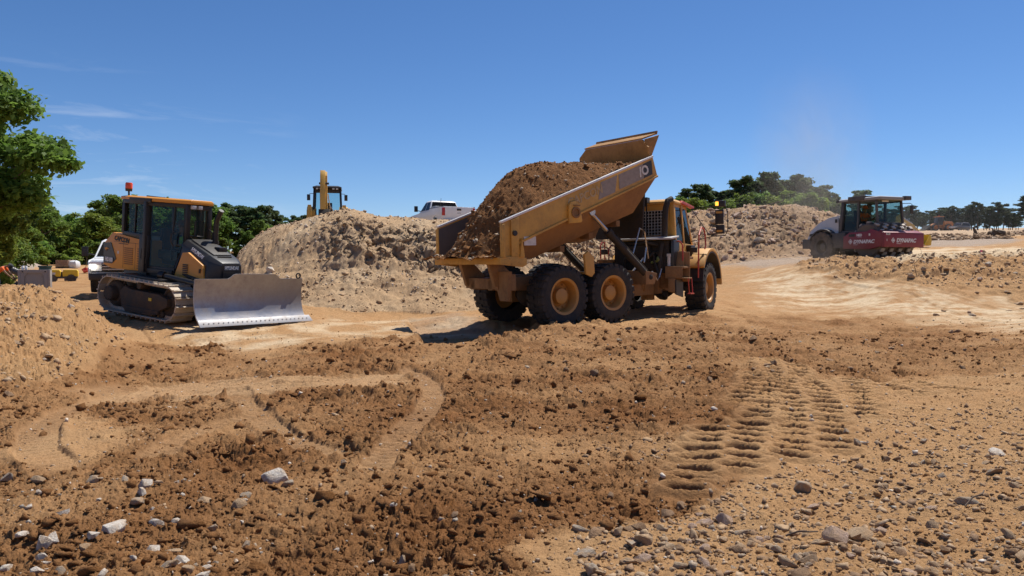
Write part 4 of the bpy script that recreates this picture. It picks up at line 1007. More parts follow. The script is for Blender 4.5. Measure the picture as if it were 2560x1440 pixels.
rf = MB(); pl_ = [(-1.90, -.74), (BX-.1, -.80), (BX+.3, -.76), (.24, -.33), (.24, .33), (BX+.3, .76), (BX-.1, .80), (-1.90, .74)]
rf.loft([[(x, y, 2.895) for x, y in pl_], [(x, y, 2.975) for x, y in pl_], [(x*.93, y*.84, 3.01) for x, y in pl_]]); rf.build('roof', MT['orange'], cabd, .012)
rr = MB(); rr.box(-1.45, -.62, -.815, -.70, 2.86, 2.96); rr.bar((-1.2, -.5, 3.02), (-.5, -.5, 3.0), .05, .04); rr.build('roof_trim', MT['black'], cabd, .008)
wl = MB()
for y in (-.22, -.04): wl = MB(); wl.box(.14, .24, y-.055, y+.055, 2.78, 2.87); wl.build('work_lamp', MT['lamp'], cabd, .01)
wl = MB(); wl.box(-1.86, -1.78, -.68, -.58, 2.74, 2.84); wl.build('work_lamp', MT['lamp'], cabd, .01)
bc = MB(); bc.cyl((-1.78, -.60, 2.96), (-1.80, -.60, 3.14), .022); bc.cyl((-1.80, -.60, 3.11), (-1.80, -.60, 3.18), .075, .085); bcn = bc.build('beacon', MT['black'], dozer)
bl = MB(); bl.lathe([(0, .15), (.07, .15), (.085, .12), (.085, 0), (0, 0)], (-1.80, -.60, 3.18), (0, 0, 1), 18); bl.build('lens', MT['beacon'], bcn)
seat = MB(); seat.box(-.85, -.30, -.28, .28, 1.35, 1.60); seat.box(-.98, -.82, -.27, .27, 1.55, 2.25); seat.box(-.68, .05, -.52, -.34, 1.5, 1.72); seat.box(-.68, .05, .34, .52, 1.5, 1.72); seat.build('seat', MT['black'], dozer, .04)
ds_ = MB(); ds_.prism([(.0, 1.2), (.0, 1.95), (.12, 2.05), (.2, 1.98), (.2, 1.2)], -.36, .36); ds_.build('dashboard', MT['black'], dozer, .03)
# bonnet
bo = MB(); bo.loft([[(.20, -.60, 1.10), (.20, .60, 1.10), (.20, .50, 1.92), (.20, .38, 2.04), (.20, -.38, 2.04), (.20, -.50, 1.92)],
                    [(1.14, -.58, 1.05), (1.14, .58, 1.05), (1.14, .46, 1.56), (1.14, .34, 1.67), (1.14, -.34, 1.67), (1.14, -.46, 1.56)],
                    [(1.38, -.31, 1.02), (1.38, .31, 1.02), (1.38, .30, 1.48), (1.37, .25, 1.55), (1.37, -.25, 1.55), (1.38, -.30, 1.48)]])
bon = bo.build('bonnet', MT['charcoal'], dozer, .02)
tb = MB(); tb.loft([[(.26, -.30, 2.03), (.26, .30, 2.03), (1.05, .27, 1.715), (1.05, -.27, 1.715)], [(.26, -.28, 2.055), (.26, .28, 2.055), (1.05, .25, 1.735), (1.05, -.25, 1.735)]]); tb.box(.72, .92, .02, .24, 1.78, 1.90); tb.box(1.10, 1.15, -.20, .20, 1.67, 1.70); tb.build('bonnet_cover', MT['black'], bon, .01)
for s in (-1, 1):
    sp_ = MB(); sp_.loft([[(.10, s*.625, 1.10), (.36, s*.60, 1.72), (.52, s*.575, 1.74), (1.05, s*.565, 1.47), (1.16, s*.60, 1.08)], [(.10, s*.595, 1.10), (.36, s*.53, 1.72), (.52, s*.50, 1.74), (1.05, s*.48, 1.47), (1.16, s*.57, 1.08)]]); sp_ = sp_.build('side_panel', MT['orange'], bon, .006)
    vv = MB()
    for k in range(6): vv.box(.42, .58, min(s*.60, s*.63), max(s*.60, s*.63), 1.20+k*.045, 1.225+k*.045)
    vv.build('vent', MT['under'], sp_); vv = MB(); vv.box(.98, 1.02, min(s*.58, s*.612), max(s*.58, s*.612), 1.28, 1.38); vv.build('latch', MT['under'], sp_)
nx_ = Vector((.70, .05, -.33)).normalized()
lettering('HYUNDAI', .12, plate_M((.80, -.525, 1.74), nx_, (.25, .35, 1)), MT['letter_white'], bon, bold=.004, width=.42)
gr = MB(); gr.box(1.382, 1.395, -.25, .25, 1.06, 1.37); gr = gr.build('grille', MT['black'], bon)
gs = MB()
for k in range(5): gs.box(1.396, 1.406, -.24, .24, 1.09+k*.055, 1.105+k*.055)
gs.build('grille_bar', MT['charcoal'], gr)
lettering('HYUNDAI', .12, plate_M((1.392, 0, 1.43), (0, 1, 0), (0, 0, 1)), MT['letter_white'], bon, bold=.004, width=.40)
ex_ = MB(); ex_.tube([(.43, .28, 1.85), (.43, .28, 2.42), (.45, .28, 2.54), (.52, .28, 2.68), (.60, .28, 2.80)], .066, 14); ex_.cyl((.43, .28, 1.86), (.43, .28, 2.02), .085); ex_.build('exhaust_pipe', MT['cabdark'], dozer)
# blade, angled a little
BLM = Matrix.Translation((2.03, .2, .09))@Matrix.Rotation(R(-6.7), 4, 'Z')@Matrix.Translation((-2.5, 0, 0))
def BM_(): return MB(BLM)
bp_ = [(2.55, .15), (2.455, .26), (2.385, .40), (2.342, .56), (2.322, .74), (2.325, .96), (2.345, 1.13)]
bl_ = BM_(); n = 44; ys = np.linspace(-1.49, 1.49, n); front = []; back = []
for y in ys:
    top = 1.13+.12*(float(sstep(-.66, -.48, np.array(y))-sstep(.62, .82, np.array(y))))
    row = [Vector((x+(.03*(top-1.13)/.12 if z > 1.1 else 0), y, z if z < 1.1 else top)) for x, z in bp_]; front.append(row); back.append([p+Vector((-.035, 0, 0)) for p in row])
vs = [p for r_ in front for p in r_]+[p for r_ in back for p in r_]; m = len(bp_); o = n*m; fs = []
for i in range(n-1):
    for j in range(m-1):
        a = i*m+j; fs += [(a, a+m, a+m+1, a+1), (o+a, o+a+1, o+a+m+1, o+a+m)]
    a = i*m; fs += [(a, o+a, o+a+m, a+m), (a+m-1, a+2*m-1, o+a+2*m-1, o+a+m-1)]
for i in (0, n-1):
    for j in range(m-1):
        a = i*m+j; fs.append((a, a+1, o+a+1, o+a))
bl_.add(vs, fs)
blade = bl_.build('blade', MT['steel'], dozer, smooth=50)
ce = BM_(); ce.loft([[(2.525, -1.50, .20), (2.525, 1.60, .20), (2.60, 1.66, .06), (2.60, -1.50, .06)], [(2.535, -1.50, .21), (2.535, 1.60, .21), (2.64, 1.66, .065), (2.64, -1.50, .065)]])
for k in range(24):
    q = Vector((2.575, -1.38+k*.125, .135)); ce.cyl(q, q+Vector((.022, 0, .012)), .016, n=8)
ce.build('cutting_edge', MT['edge'], blade, .004)
rbk = BM_()
for y in (-1.2, -.6, 0, .6, 1.2): rbk.prism([(2.44, .2), (2.32, .42), (2.295, .8), (2.33, 1.08), (2.22, 1.05), (2.16, .7), (2.26, .25)], y-.02, y+.02)
rbk.box(2.18, 2.30, -1.4, 1.4, .45, .55); rbk.box(2.18, 2.29, -1.4, 1.4, .85, .92); rbk.build('blade_rib', MT['cabdark'], blade)
ey_ = BM_(); ey_.lathe([(.05, 0), (.075, .0), (.075, .03), (.05, .03)], (2.34, 1.34, 1.2), (1, 0, 0), 16, True); ey_.build('lifting_eye', MT['black'], blade)
pa = MB()
for s in (-1, 1):
    pa.tube([(-.2, s*.60, .62), (.9, s*.60, .58), (1.45, s*.45, .58), (1.75, s*.3, .58)], .085); pa.tube([(.4, s*.56, 1.2), (1.0, s*.60, 1.1), (1.7, s*.55, .9)], .055)
pa.box(1.4, 1.80, -.3, .3, .46, .66); pa.build('push_arm', MT['under'], dozer)
rl = MB(); rl.tube([(.12, -.90, 1.14), (.4, -.92, 1.13), (.95, -.86, 1.08), (1.7, -.84, 1.02)], .062, 10); rl.cyl((.02, -.94, 1.15), (.15, -.90, 1.14), .10); rl.bar((1.12, -.88, 1.05), (1.12, -.88, 1.18), .02); rl.build('tilt_cylinder', MT['cabdark'], dozer)

# ------------------------------------------------------------------ padded drum roller
RM = frame((16.83, 34.19, 1.62), 158, 0)
rol = thing('drum_roller', RM, 'single drum soil roller with dark red drum frame and padded drum', 'road roller')
dc = Vector((.28, 0, 1.04)); DR = .76
dm = MB(); dm.lathe([(0, -1.06), (DR-.05, -1.06), (DR, -1.03), (DR, 1.03), (DR-.05, 1.06), (0, 1.06)], dc, (0, 1, 0), 48)
for r_ in range(12):
    for c_ in range(8):
        th = 2*math.pi*(r_+(c_ % 2)*.5)/12; y = -.91+c_*.26
        u_ = Vector((math.cos(th), 0, math.sin(th))); v_ = Vector((-math.sin(th), 0, math.cos(th))); yy = Vector((0, 1, 0)); b_ = dc+u_*(DR-.01)+yy*y
        ri = [b_+v_*a*.105+yy*b*.115 for a, b in ((-1,-1),(1,-1),(1,1),(-1,1))]; ro_ = [b_+u_*.115+v_*a*.075+yy*b*.09 for a, b in ((-1,-1),(1,-1),(1,1),(-1,1))]
        dm.loft([ri, ro_])
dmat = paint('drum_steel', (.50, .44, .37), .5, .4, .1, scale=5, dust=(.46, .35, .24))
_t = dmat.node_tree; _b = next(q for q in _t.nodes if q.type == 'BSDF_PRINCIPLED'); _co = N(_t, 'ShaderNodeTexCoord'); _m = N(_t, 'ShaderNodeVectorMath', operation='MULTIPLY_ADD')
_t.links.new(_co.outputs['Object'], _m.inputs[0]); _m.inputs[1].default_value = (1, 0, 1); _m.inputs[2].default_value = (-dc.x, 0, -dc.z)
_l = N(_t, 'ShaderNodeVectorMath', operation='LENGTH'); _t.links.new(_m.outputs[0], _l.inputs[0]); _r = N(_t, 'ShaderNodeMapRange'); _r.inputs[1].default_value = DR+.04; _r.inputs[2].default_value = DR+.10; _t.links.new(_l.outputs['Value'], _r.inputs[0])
_old = _b.inputs['Base Color'].links[0].from_socket; _t.links.new(mixc(_t, _r.outputs[0], (.12, .085, .058), _old), _b.inputs['Base Color'])    # shade between the pads painted in: shell darkened, dusty pad tops left pale
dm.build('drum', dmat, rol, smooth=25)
dfm = MB()
for s in (-1, 1):
    y0, y1 = sorted((s*1.10, s*1.19))
    dfm.prism([(-.92, .70), (-.92, 1.25), (-.60, 1.44), (.36, 1.46), (.62, 1.56), (1.24, 1.38), (1.24, .80), (.55, .66)], y0, y1)
dfm.box(1.18, 1.34, -1.19, 1.19, .74, 1.38); dfm.prism([(1.34, 1.37), (1.34, 1.30), (1.0, 1.46), (1.04, 1.50)], -1.15, 1.15); dfm.box(-.95, -.80, -1.19, 1.19, .70, 1.28)
dfm = dfm.build('drum_frame', MT['maroon'], rol, .018)
lettering('DYNAPAC', .24, plate_M((1.346, .10, 1.03), (0, 1, 0), (0, 0, 1)), MT['letter_white'], dfm, bold=.010, width=1.20, shear=.22)
lettering('DYNAPAC', .22, plate_M((.22, -1.196, 1.00), (1, 0, 0), (0, 0, 1)), MT['letter_white'], dfm, bold=.010, width=1.18, shear=.22)
lettering('NED', .14, plate_M((-.02, -1.196, 1.30), (1, 0, 0), (0, 0, 1)), MT['letter_white'], dfm, bold=.006, width=.30)
def diamond(c, ex, name='emblem'):
    c, ex = Vector(c), Vector(ex); nn = ex.cross(Vector((0, 0, 1))); d = MB()
    for r0, r1 in ((.125, .088), (.055, .0)):
        o = [c+ex*a*r0*.95+Vector((0, 0, b*r0)) for a, b in ((-1,0),(0,-1),(1,0),(0,1))]; i_ = [c+ex*a*r1*.95+Vector((0, 0, b*r1)) for a, b in ((-1,0),(0,-1),(1,0),(0,1))]
        for k in range(4):
            k2 = (k+1) % 4; q = [o[k], o[k2], i_[k2], i_[k]] if r1 else [o[k], o[k2], c]
            d.loft([q, [p+nn*.003 for p in q]])
    return d.build(name, MT['letter_white'], dfm)
diamond((1.345, -.68, 1.04), (0, 1, 0)); diamond((-.52, -1.195, 1.02), (1, 0, 0))
for q in ((-.35, -.10, -1.195, -1.192, .865, .88), (1.342, 1.346, -.48, -.18, .885, .90), (-.12, .12, -1.195, -1.192, 1.21, 1.222)): u1 = MB(); u1.box(*q); u1.build('stripe', MT['letter_white'], dfm)
u1 = MB(); u1.box(1.341, 1.345, -1.10, -.86, 1.27, 1.35); u1.build('label_plate', MT['whitetag'], dfm)
lettering('7903', .06, plate_M((1.346, -.98, 1.31), (0, 1, 0), (0, 0, 1)), MT['letter_black'], dfm, bold=.001)
u1 = MB(); u1.box(-.62, -.28, -1.197, -1.19, 1.24, 1.36); u1.build('step_slot', MT['black'], dfm)
u1 = MB(); u1.box(1.341, 1.346, -1.06, -1.03, 1.0, 1.1); u1.build('reflector', MT['whitetag'], dfm); u1 = MB(); u1.box(.50, .58, -1.196, -1.192, 1.26, 1.36); u1.build('reflector', MT['whitetag'], dfm)
# rear part, slightly narrower
rc_ = MB(); rc_.prism([(-3.62, .80), (-3.68, 1.20), (-3.4, 1.35), (-1.0, 1.45), (-.75, 1.3), (-.75, .75), (-1.6, .65), (-3.2, .62)], -.72, .72); rc_.box(-1.7, -.9, -1.12, -.6, .75, 1.45); rc_.box(-3.66, -3.1, -1.05, 1.05, .75, 1.22); rc_.cyl((-.8, 0, .9), (-.8, 0, 1.3), .2); rc_.build('rear_frame', MT['rgrey'], rol, .02)
hd = MB(); hd.loft([[(-3.62, -.80, 1.18), (-3.62, .80, 1.18), (-3.50, .70, 1.62), (-3.50, -.70, 1.62)], [(-3.05, -.86, 1.22), (-3.05, .86, 1.22), (-2.95, .74, 1.98), (-2.95, -.74, 1.98)], [(-2.25, -.88, 1.3), (-2.25, .88, 1.3), (-2.25, .76, 2.22), (-2.25, -.76, 2.22)], [(-1.55, -.90, 1.35), (-1.55, .90, 1.35), (-1.55, .78, 2.30), (-1.55, -.78, 2.30)]]); hd = hd.build('engine_hood', MT['lgrey'], rol, .03)
hv = MB(); hv.loft([[(-3.42, -.86, 1.36), (-2.98, -.90, 1.38), (-2.98, -.90, 1.50), (-3.40, -.85, 1.48)], [(-3.42, -.84, 1.36), (-2.98, -.88, 1.38), (-2.98, -.88, 1.50), (-3.40, -.83, 1.48)]]); hv.box(-1.72, -1.60, -.92, -.90, 1.95, 2.12); hv.build('hood_vent', MT['black'], hd)
hp = MB(); hp.tube([(-2.35, .45, 2.1), (-2.35, .45, 2.45), (-2.42, .45, 2.6)], .07, 12); hp.build('exhaust_pipe', MT['rgrey'], rol)
for s in (-1, 1):
    wheel(rol, (-2.32, s*.92, .82), (0, s, 0), .74, .55, (MT['rgrey'], MT['dustyre']), lugs=16, rimr=.5, tread='ag')
    fe = MB(); arc = [(-2.32+.92*math.cos(R(a)), .82+.86*math.sin(R(a))) for a in range(12, 160, 12)]; arc2 = [(-2.32+.86*math.cos(R(a)), .82+.80*math.sin(R(a))) for a in range(12, 160, 12)]
    fe.prism(arc+arc2[::-1], s*.65, s*1.12); fe.build('fender', MT['rgrey'], rol, .01)
# cab
rcb = MB()
P = lambda a, b, w=.09: rcb.bar(a, b, w, w)
for s in (-1, 1):
    y = s*.84
    P((-1.42, y, 1.5), (-1.30, y*.95, 2.9), .16); P((-.42, y, 1.5), (-.42, y*.96, 2.9), .10); P((.58, y*.92, 1.85), (.48, y*.90, 2.9), .09); P((-1.4, y, 1.5), (-.4, y, 1.5), .1); P((-.42, y, 1.6), (.55, y*.92, 1.86), .08); P((-1.3, y*.95, 2.85), (.5, y*.9, 2.85), .09)
    rcb.prism([(-1.55, 1.3), (-1.55, 2.2), (-1.38, 2.0), (-1.34, 1.5), (-.5, 1.5), (.3, 1.75), (.55, 1.85), (.5, 1.5), (-.3, 1.35)], y-.03, y+.03)
rcb.box(.50, .58, -.76, .76, 1.60, 1.88); rcb.box(-1.45, -1.35, -.8, .8, 1.3, 2.0); rcb.box(-1.4, .5, -.8, .8, 1.38, 1.48); rcb.box(-1.36, .46, -.78, .78, 2.86, 2.92)
rcb = rcb.build('cab', MT['rgrey'], rol, .012)
rg = MB()
for s in (-1, 1):
    y = s*.82
    rg.add([(-1.33, y, 1.56), (-.48, y, 1.56), (-.48, y*.96, 2.84), (-1.25, y*.95, 2.84)], [(0,1,2,3)]); rg.add([(-.38, y, 1.66), (.52, y*.93, 1.9), (.44, y*.91, 2.84), (-.38, y*.96, 2.84)], [(0,1,2,3)])
rg.add([(.55, -.72, 1.9), (.55, .72, 1.9), (.47, .72, 2.82), (.47, -.72, 2.82)], [(0,1,2,3)]); rg.add([(-1.4, -.75, 2.0), (-1.4, .75, 2.0), (-1.32, .72, 2.82), (-1.32, -.72, 2.82)], [(0,1,2,3)])
rg.build('window', MT['glass'], rcb)
ru = MB(); ru.loft([[(-1.62, -.92, 2.90), (-1.62, .92, 2.90), (.82, .88, 2.88), (.82, -.88, 2.88)], [(-1.62, -.92, 2.98), (-1.62, .92, 2.98), (.82, .88, 3.0), (.82, -.88, 3.0)], [(-1.5, -.82, 3.03), (-1.5, .82, 3.03), (.7, .78, 3.03), (.7, -.78, 3.03)]]); ru = ru.build('roof', MT['roofgrey'], rcb, .02)
rt = MB(); rt.box(-.95, -.05, -.94, .94, 2.89, 3.10); rt.box(-1.64, -1.5, -.94, .94, 2.88, 3.0); rt.box(.72, .90, .55, .92, 2.88, 3.06); rt.build('roof_trim', MT['rgrey'], ru, .015)
sg = MB(); sg.box(.475, .49, -.40, .0, 2.80, 2.86); sg.build('name_strip', MT['whitetag'], rcb)
rm = MB(); rm.tube([(.5, .8, 2.75), (.75, 1.02, 2.75), (.78, 1.10, 2.70), (.78, 1.10, 2.4)], .016, 6); rm = rm.build('mirror_arm', MT['black'], rol)
rm2 = MB(); rm2.box(.74, .80, 1.02, 1.18, 2.28, 2.66); rm2.build('mirror', MT['black'], rm, .015)
rs = MB(); rs.box(-1.15, -.7, -.25, .25, 1.6, 1.85); rs.box(-1.25, -1.08, -.25, .25, 1.8, 2.5); rs.build('seat', MT['black'], rol, .04)
rw_ = MB(); rw_.prism([(-.1, 1.5), (.0, 2.0), (.15, 2.05), (.2, 1.5)], -.22, .22); rw_.lathe([(.16, 0), (.19, 0), (.19, .03), (.16, .03)], (-.15, 0, 2.1), (-.5, 0, .85), 20, True); rw_.build('steering_column', MT['black'], rol)
# ------------------------------------------------------------------ people
def skin_mesh(name, J, E, sub=1, root=None):
    """one continuous tapering surface over joints J {name: (x,y,z,radius)} and edges E"""
    me = bpy.data.meshes.new(name); ks = list(J); ix = {k: i for i, k in enumerate(ks)}
    me.from_pydata([J[k][:3] for k in ks], [(ix[a], ix[b]) for a, b in E], [])
    o = bpy.data.objects.new(name, me); COL.objects.link(o)
    sk = o.modifiers.new('skin', 'SKIN'); sk.use_smooth_shade = True; sk.branch_smoothing = .4
    for k in ks:
        v = me.skin_vertices[0].data[ix[k]]; r = J[k][3]; v.radius = (r, r if len(J[k]) < 5 else J[k][4]); v.use_root = (k == (root or ks[0]))
    if sub: ss = o.modifiers.new('sub', 'SUBSURF'); ss.levels = ss.render_levels = sub
    dg = bpy.context.evaluated_depsgraph_get(); dg.update()
    m2 = bpy.data.meshes.new_from_object(o.evaluated_get(dg)); m2.name = name
    COL.objects.unlink(o); bpy.data.objects.remove(o)
    return m2

def person(M, label, P, shirt, trousers, vest=None, hat=None, hatcol=None, fingers=True):
    """P: pelvis, chest, neck, head, and left/right shoulder, elbow, wrist, hip, knee, ankle, toe (x forward, y left)"""
    V = {k: Vector(v) for k, v in P.items()}
    root = thing('person', M, label, 'person')
    J = dict(pelvis=(*V['pelvis'], .125), chest=(*V['chest'], .135), neck=(*V['neck'], .055))
    hd = (V['head']-V['neck']).normalized()
    J['chin'] = (*(V['neck']+hd*.07), .062); J['head'] = (*(V['head']), .092); J['crown'] = (*(V['head']+hd*.075), .075)
    E = [('pelvis', 'chest'), ('chest', 'neck'), ('neck', 'chin'), ('chin', 'head'), ('head', 'crown')]
    for s in 'lr':
        for a, r in (('shoulder', .062), ('elbow', .045), ('wrist', .03), ('hip', .09), ('knee', .06), ('ankle', .042), ('toe', .035)):
            J[s+a] = (*V[s+a], r)
        w = V[s+'wrist']; d = (w-V[s+'elbow']).normalized(); pm = w+d*.08
        J[s+'palm'] = (*pm, .036, .02)
        E += [('chest', s+'shoulder'), (s+'shoulder', s+'elbow'), (s+'elbow', s+'wrist'), (s+'wrist', s+'palm'), ('pelvis', s+'hip'), (s+'hip', s+'knee'), (s+'knee', s+'ankle'), (s+'ankle', s+'toe')]
        side = d.cross(Vector((0, 1, 0))); side = side.normalized() if side.length > .1 else Vector((0, 0, 1)); nrm = d.cross(side).normalized()*(1 if s == 'l' else -1)
        for q, (off, ln) in enumerate(((-.03, .07), (-.01, .08), (.01, .075), (.03, .058))):
            J[f'{s}f{q}'] = (*(pm+d*.045+side*off), .0095); J[f'{s}g{q}'] = (*(pm+d*(.045+ln*.6)+side*off*1.1+nrm*.012), .009); J[f'{s}h{q}'] = (*(pm+d*(.04+ln*.8)+side*off*1.1+nrm*.04), .008)
            E += [(s+'palm', f'{s}f{q}'), (f'{s}f{q}', f'{s}g{q}'), (f'{s}g{q}', f'{s}h{q}')]
        J[s+'t0'] = (*(w+d*.05-side*.045), .011); J[s+'t1'] = (*(w+d*.09-side*.06+nrm*.02), .009); E += [(s+'palm', s+'t0'), (s+'t0', s+'t1')]
    body = mesh_obj('body', skin_mesh('body', J, E, 1), MT['skin'], root)
    # face: nose, eyes, ears
    fw = hd.cross(Vector((0, 1, 0))).cross(hd) if 'face' not in V else V['face']
    fw = V.get('face', Vector((1, 0, 0))); fw = (fw-hd*fw.dot(hd)).normalized(); sd = hd.cross(fw)
    fc = MB(); c = V['head']; fc.sphere(c+fw*.098-hd*.012, .018); fc.sphere(c+sd*.092, .022); fc.sphere(c-sd*.092, .022); fc.build('ear', MT['skin'], body)
    ey = MB()
    for q in (-1, 1): ey.sphere(c+fw*.086+sd*.034*q+hd*.018, .012)
    ey.sphere(c+fw*.086-hd*.045, .014, sc=(.5, 1.3, .5)); ey.build('eye', MT['letter_black'], body)
    hm = MB(); hm.sphere(c+hd*.035-fw*.02, .105, 14, 8); hm.build('hair', MT['bark'], body)
    if hat:
        ht = MB(); ht.lathe([(0, .135), (.06, .128), (.105, .08), (.118, .02), (.15, .012), (.15, .0), (.11, 0)], c+hd*.03, hd, 24); ht.sphere(c+fw*.15+hd*.035, .05, sc=(1.3, 1.4, .2)); ht.build('hard_hat', hatcol, root)
    SJ = {k: J[k] for k in ('pelvis', 'chest', 'lshoulder', 'rshoulder')}
    SJ = dict(pelvis=(*(V['pelvis']+(V['chest']-V['pelvis'])*.12), .145), chest=(*V['chest'], .155), collar=(*(V['neck']-(V['neck']-V['chest'])*.25), .075)); SE = [('pelvis', 'chest'), ('chest', 'collar')]
    for s in 'lr':
        SJ[s+'shoulder'] = (*V[s+'shoulder'], .08); SJ[s+'elbow'] = (*(V[s+'shoulder']*.35+V[s+'elbow']*.65), .065); SE += [('chest', s+'shoulder'), (s+'shoulder', s+'elbow')]
    mesh_obj('shirt', skin_mesh('shirt', SJ, SE, 1), shirt, root)
    if vest:
        VJ = dict(pelvis=(*(V['pelvis']+(V['chest']-V['pelvis'])*.2), .158), chest=(*V['chest'], .17), collar=(*(V['neck']-(V['neck']-V['chest'])*.45), .13)); mesh_obj('vest', skin_mesh('vest', VJ, [('pelvis', 'chest'), ('chest', 'collar')], 1), vest, root)
    TJ = dict(pelvis=(*V['pelvis'], .14)); TE = []
    for s in 'lr':
        TJ[s+'hip'] = (*V[s+'hip'], .105); TJ[s+'knee'] = (*V[s+'knee'], .078); TJ[s+'ankle'] = (*(V[s+'ankle']*.85+V[s+'knee']*.15), .065); TE += [('pelvis', s+'hip'), (s+'hip', s+'knee'), (s+'knee', s+'ankle')]
        bt = MB(); a, t_ = V[s+'ankle'], V[s+'toe']; bt.tube([a+(V[s+'knee']-a).normalized()*.1, a, a*.6+t_*.4, t_], .058, 10); bt.build('boot', MT['boot'], root)
    mesh_obj('trousers', skin_mesh('trousers', TJ, TE, 1), trousers, root)
    return root

SIT = dict(pelvis=(0, 0, .12), chest=(.02, 0, .48), neck=(.03, 0, .66), head=(.06, 0, .82), lshoulder=(.03, .19, .58), rshoulder=(.03, -.19, .58), lelbow=(.18, .26, .32), relbow=(.18, -.26, .32),
           lwrist=(.40, .24, .36), rwrist=(.40, -.24, .36), lhip=(.03, .1, .1), rhip=(.03, -.1, .1), lknee=(.45, .12, .14), rknee=(.45, -.12, .14), lankle=(.52, .12, -.28), rankle=(.52, -.12, -.28), ltoe=(.68, .13, -.31), rtoe=(.68, -.13, -.31))
person(DM@Matrix.Translation((-.55, 0, 1.52)), 'dozer operator in a lime vest seated inside the cab', SIT, MT['cloth'], MT['denim'], vest=MT['lime'], hat=True, hatcol=MT['bark'])
person(RM@Matrix.Translation((-.88, 0, 1.75)), 'roller operator in an orange shirt seated behind the glass', SIT, MT['hiviz'], MT['denim'], vest=None, hat=True, hatcol=MT['hiviz'])
BEND = dict(pelvis=(-.12, 0, .88), chest=(.18, 0, 1.14), neck=(.36, 0, 1.24), head=(.50, 0, 1.25), lshoulder=(.26, .19, 1.17), rshoulder=(.26, -.19, 1.17), lelbow=(.42, .25, .92), relbow=(.44, -.24, .92), lwrist=(.62, .2, .74), rwrist=(.62, -.16, .72),
            lhip=(-.12, .1, .84), rhip=(-.12, -.1, .84), lknee=(.0, .12, .46), rknee=(-.04, -.12, .46), lankle=(-.1, .12, .08), rankle=(-.18, -.14, .08), ltoe=(.08, .13, .03), rtoe=(.0, -.15, .03), face=(.5, 0, -.85))
wp = Vector((-24.85, 36.0, 0)); wp.z = .27
WM = frame(wp, 78)
person(WM, 'worker in an orange shirt and dark trousers bending over at the edge of the trees', BEND, MT['hiviz'], MT['denim'], hat=True, hatcol=MT['cloth'])
sh = thing('shovel', WM, 'long wooden shovel held by the bending worker', 'shovel')
t = MB(); t.tube([(.55, -.02, .98), (.66, .0, .75), (.95, .05, .16)], .018, 8); t.build('handle', MT['wood'], sh)
t = MB(); t.loft([[(.93, -.06, .18), (.93, .14, .18), (1.08, .13, .0), (1.08, -.04, .0)], [(.94, -.06, .19), (.94, .14, .19), (1.09, .13, .01), (1.09, -.04, .01)]]); t.build('blade', MT['steel'], sh)

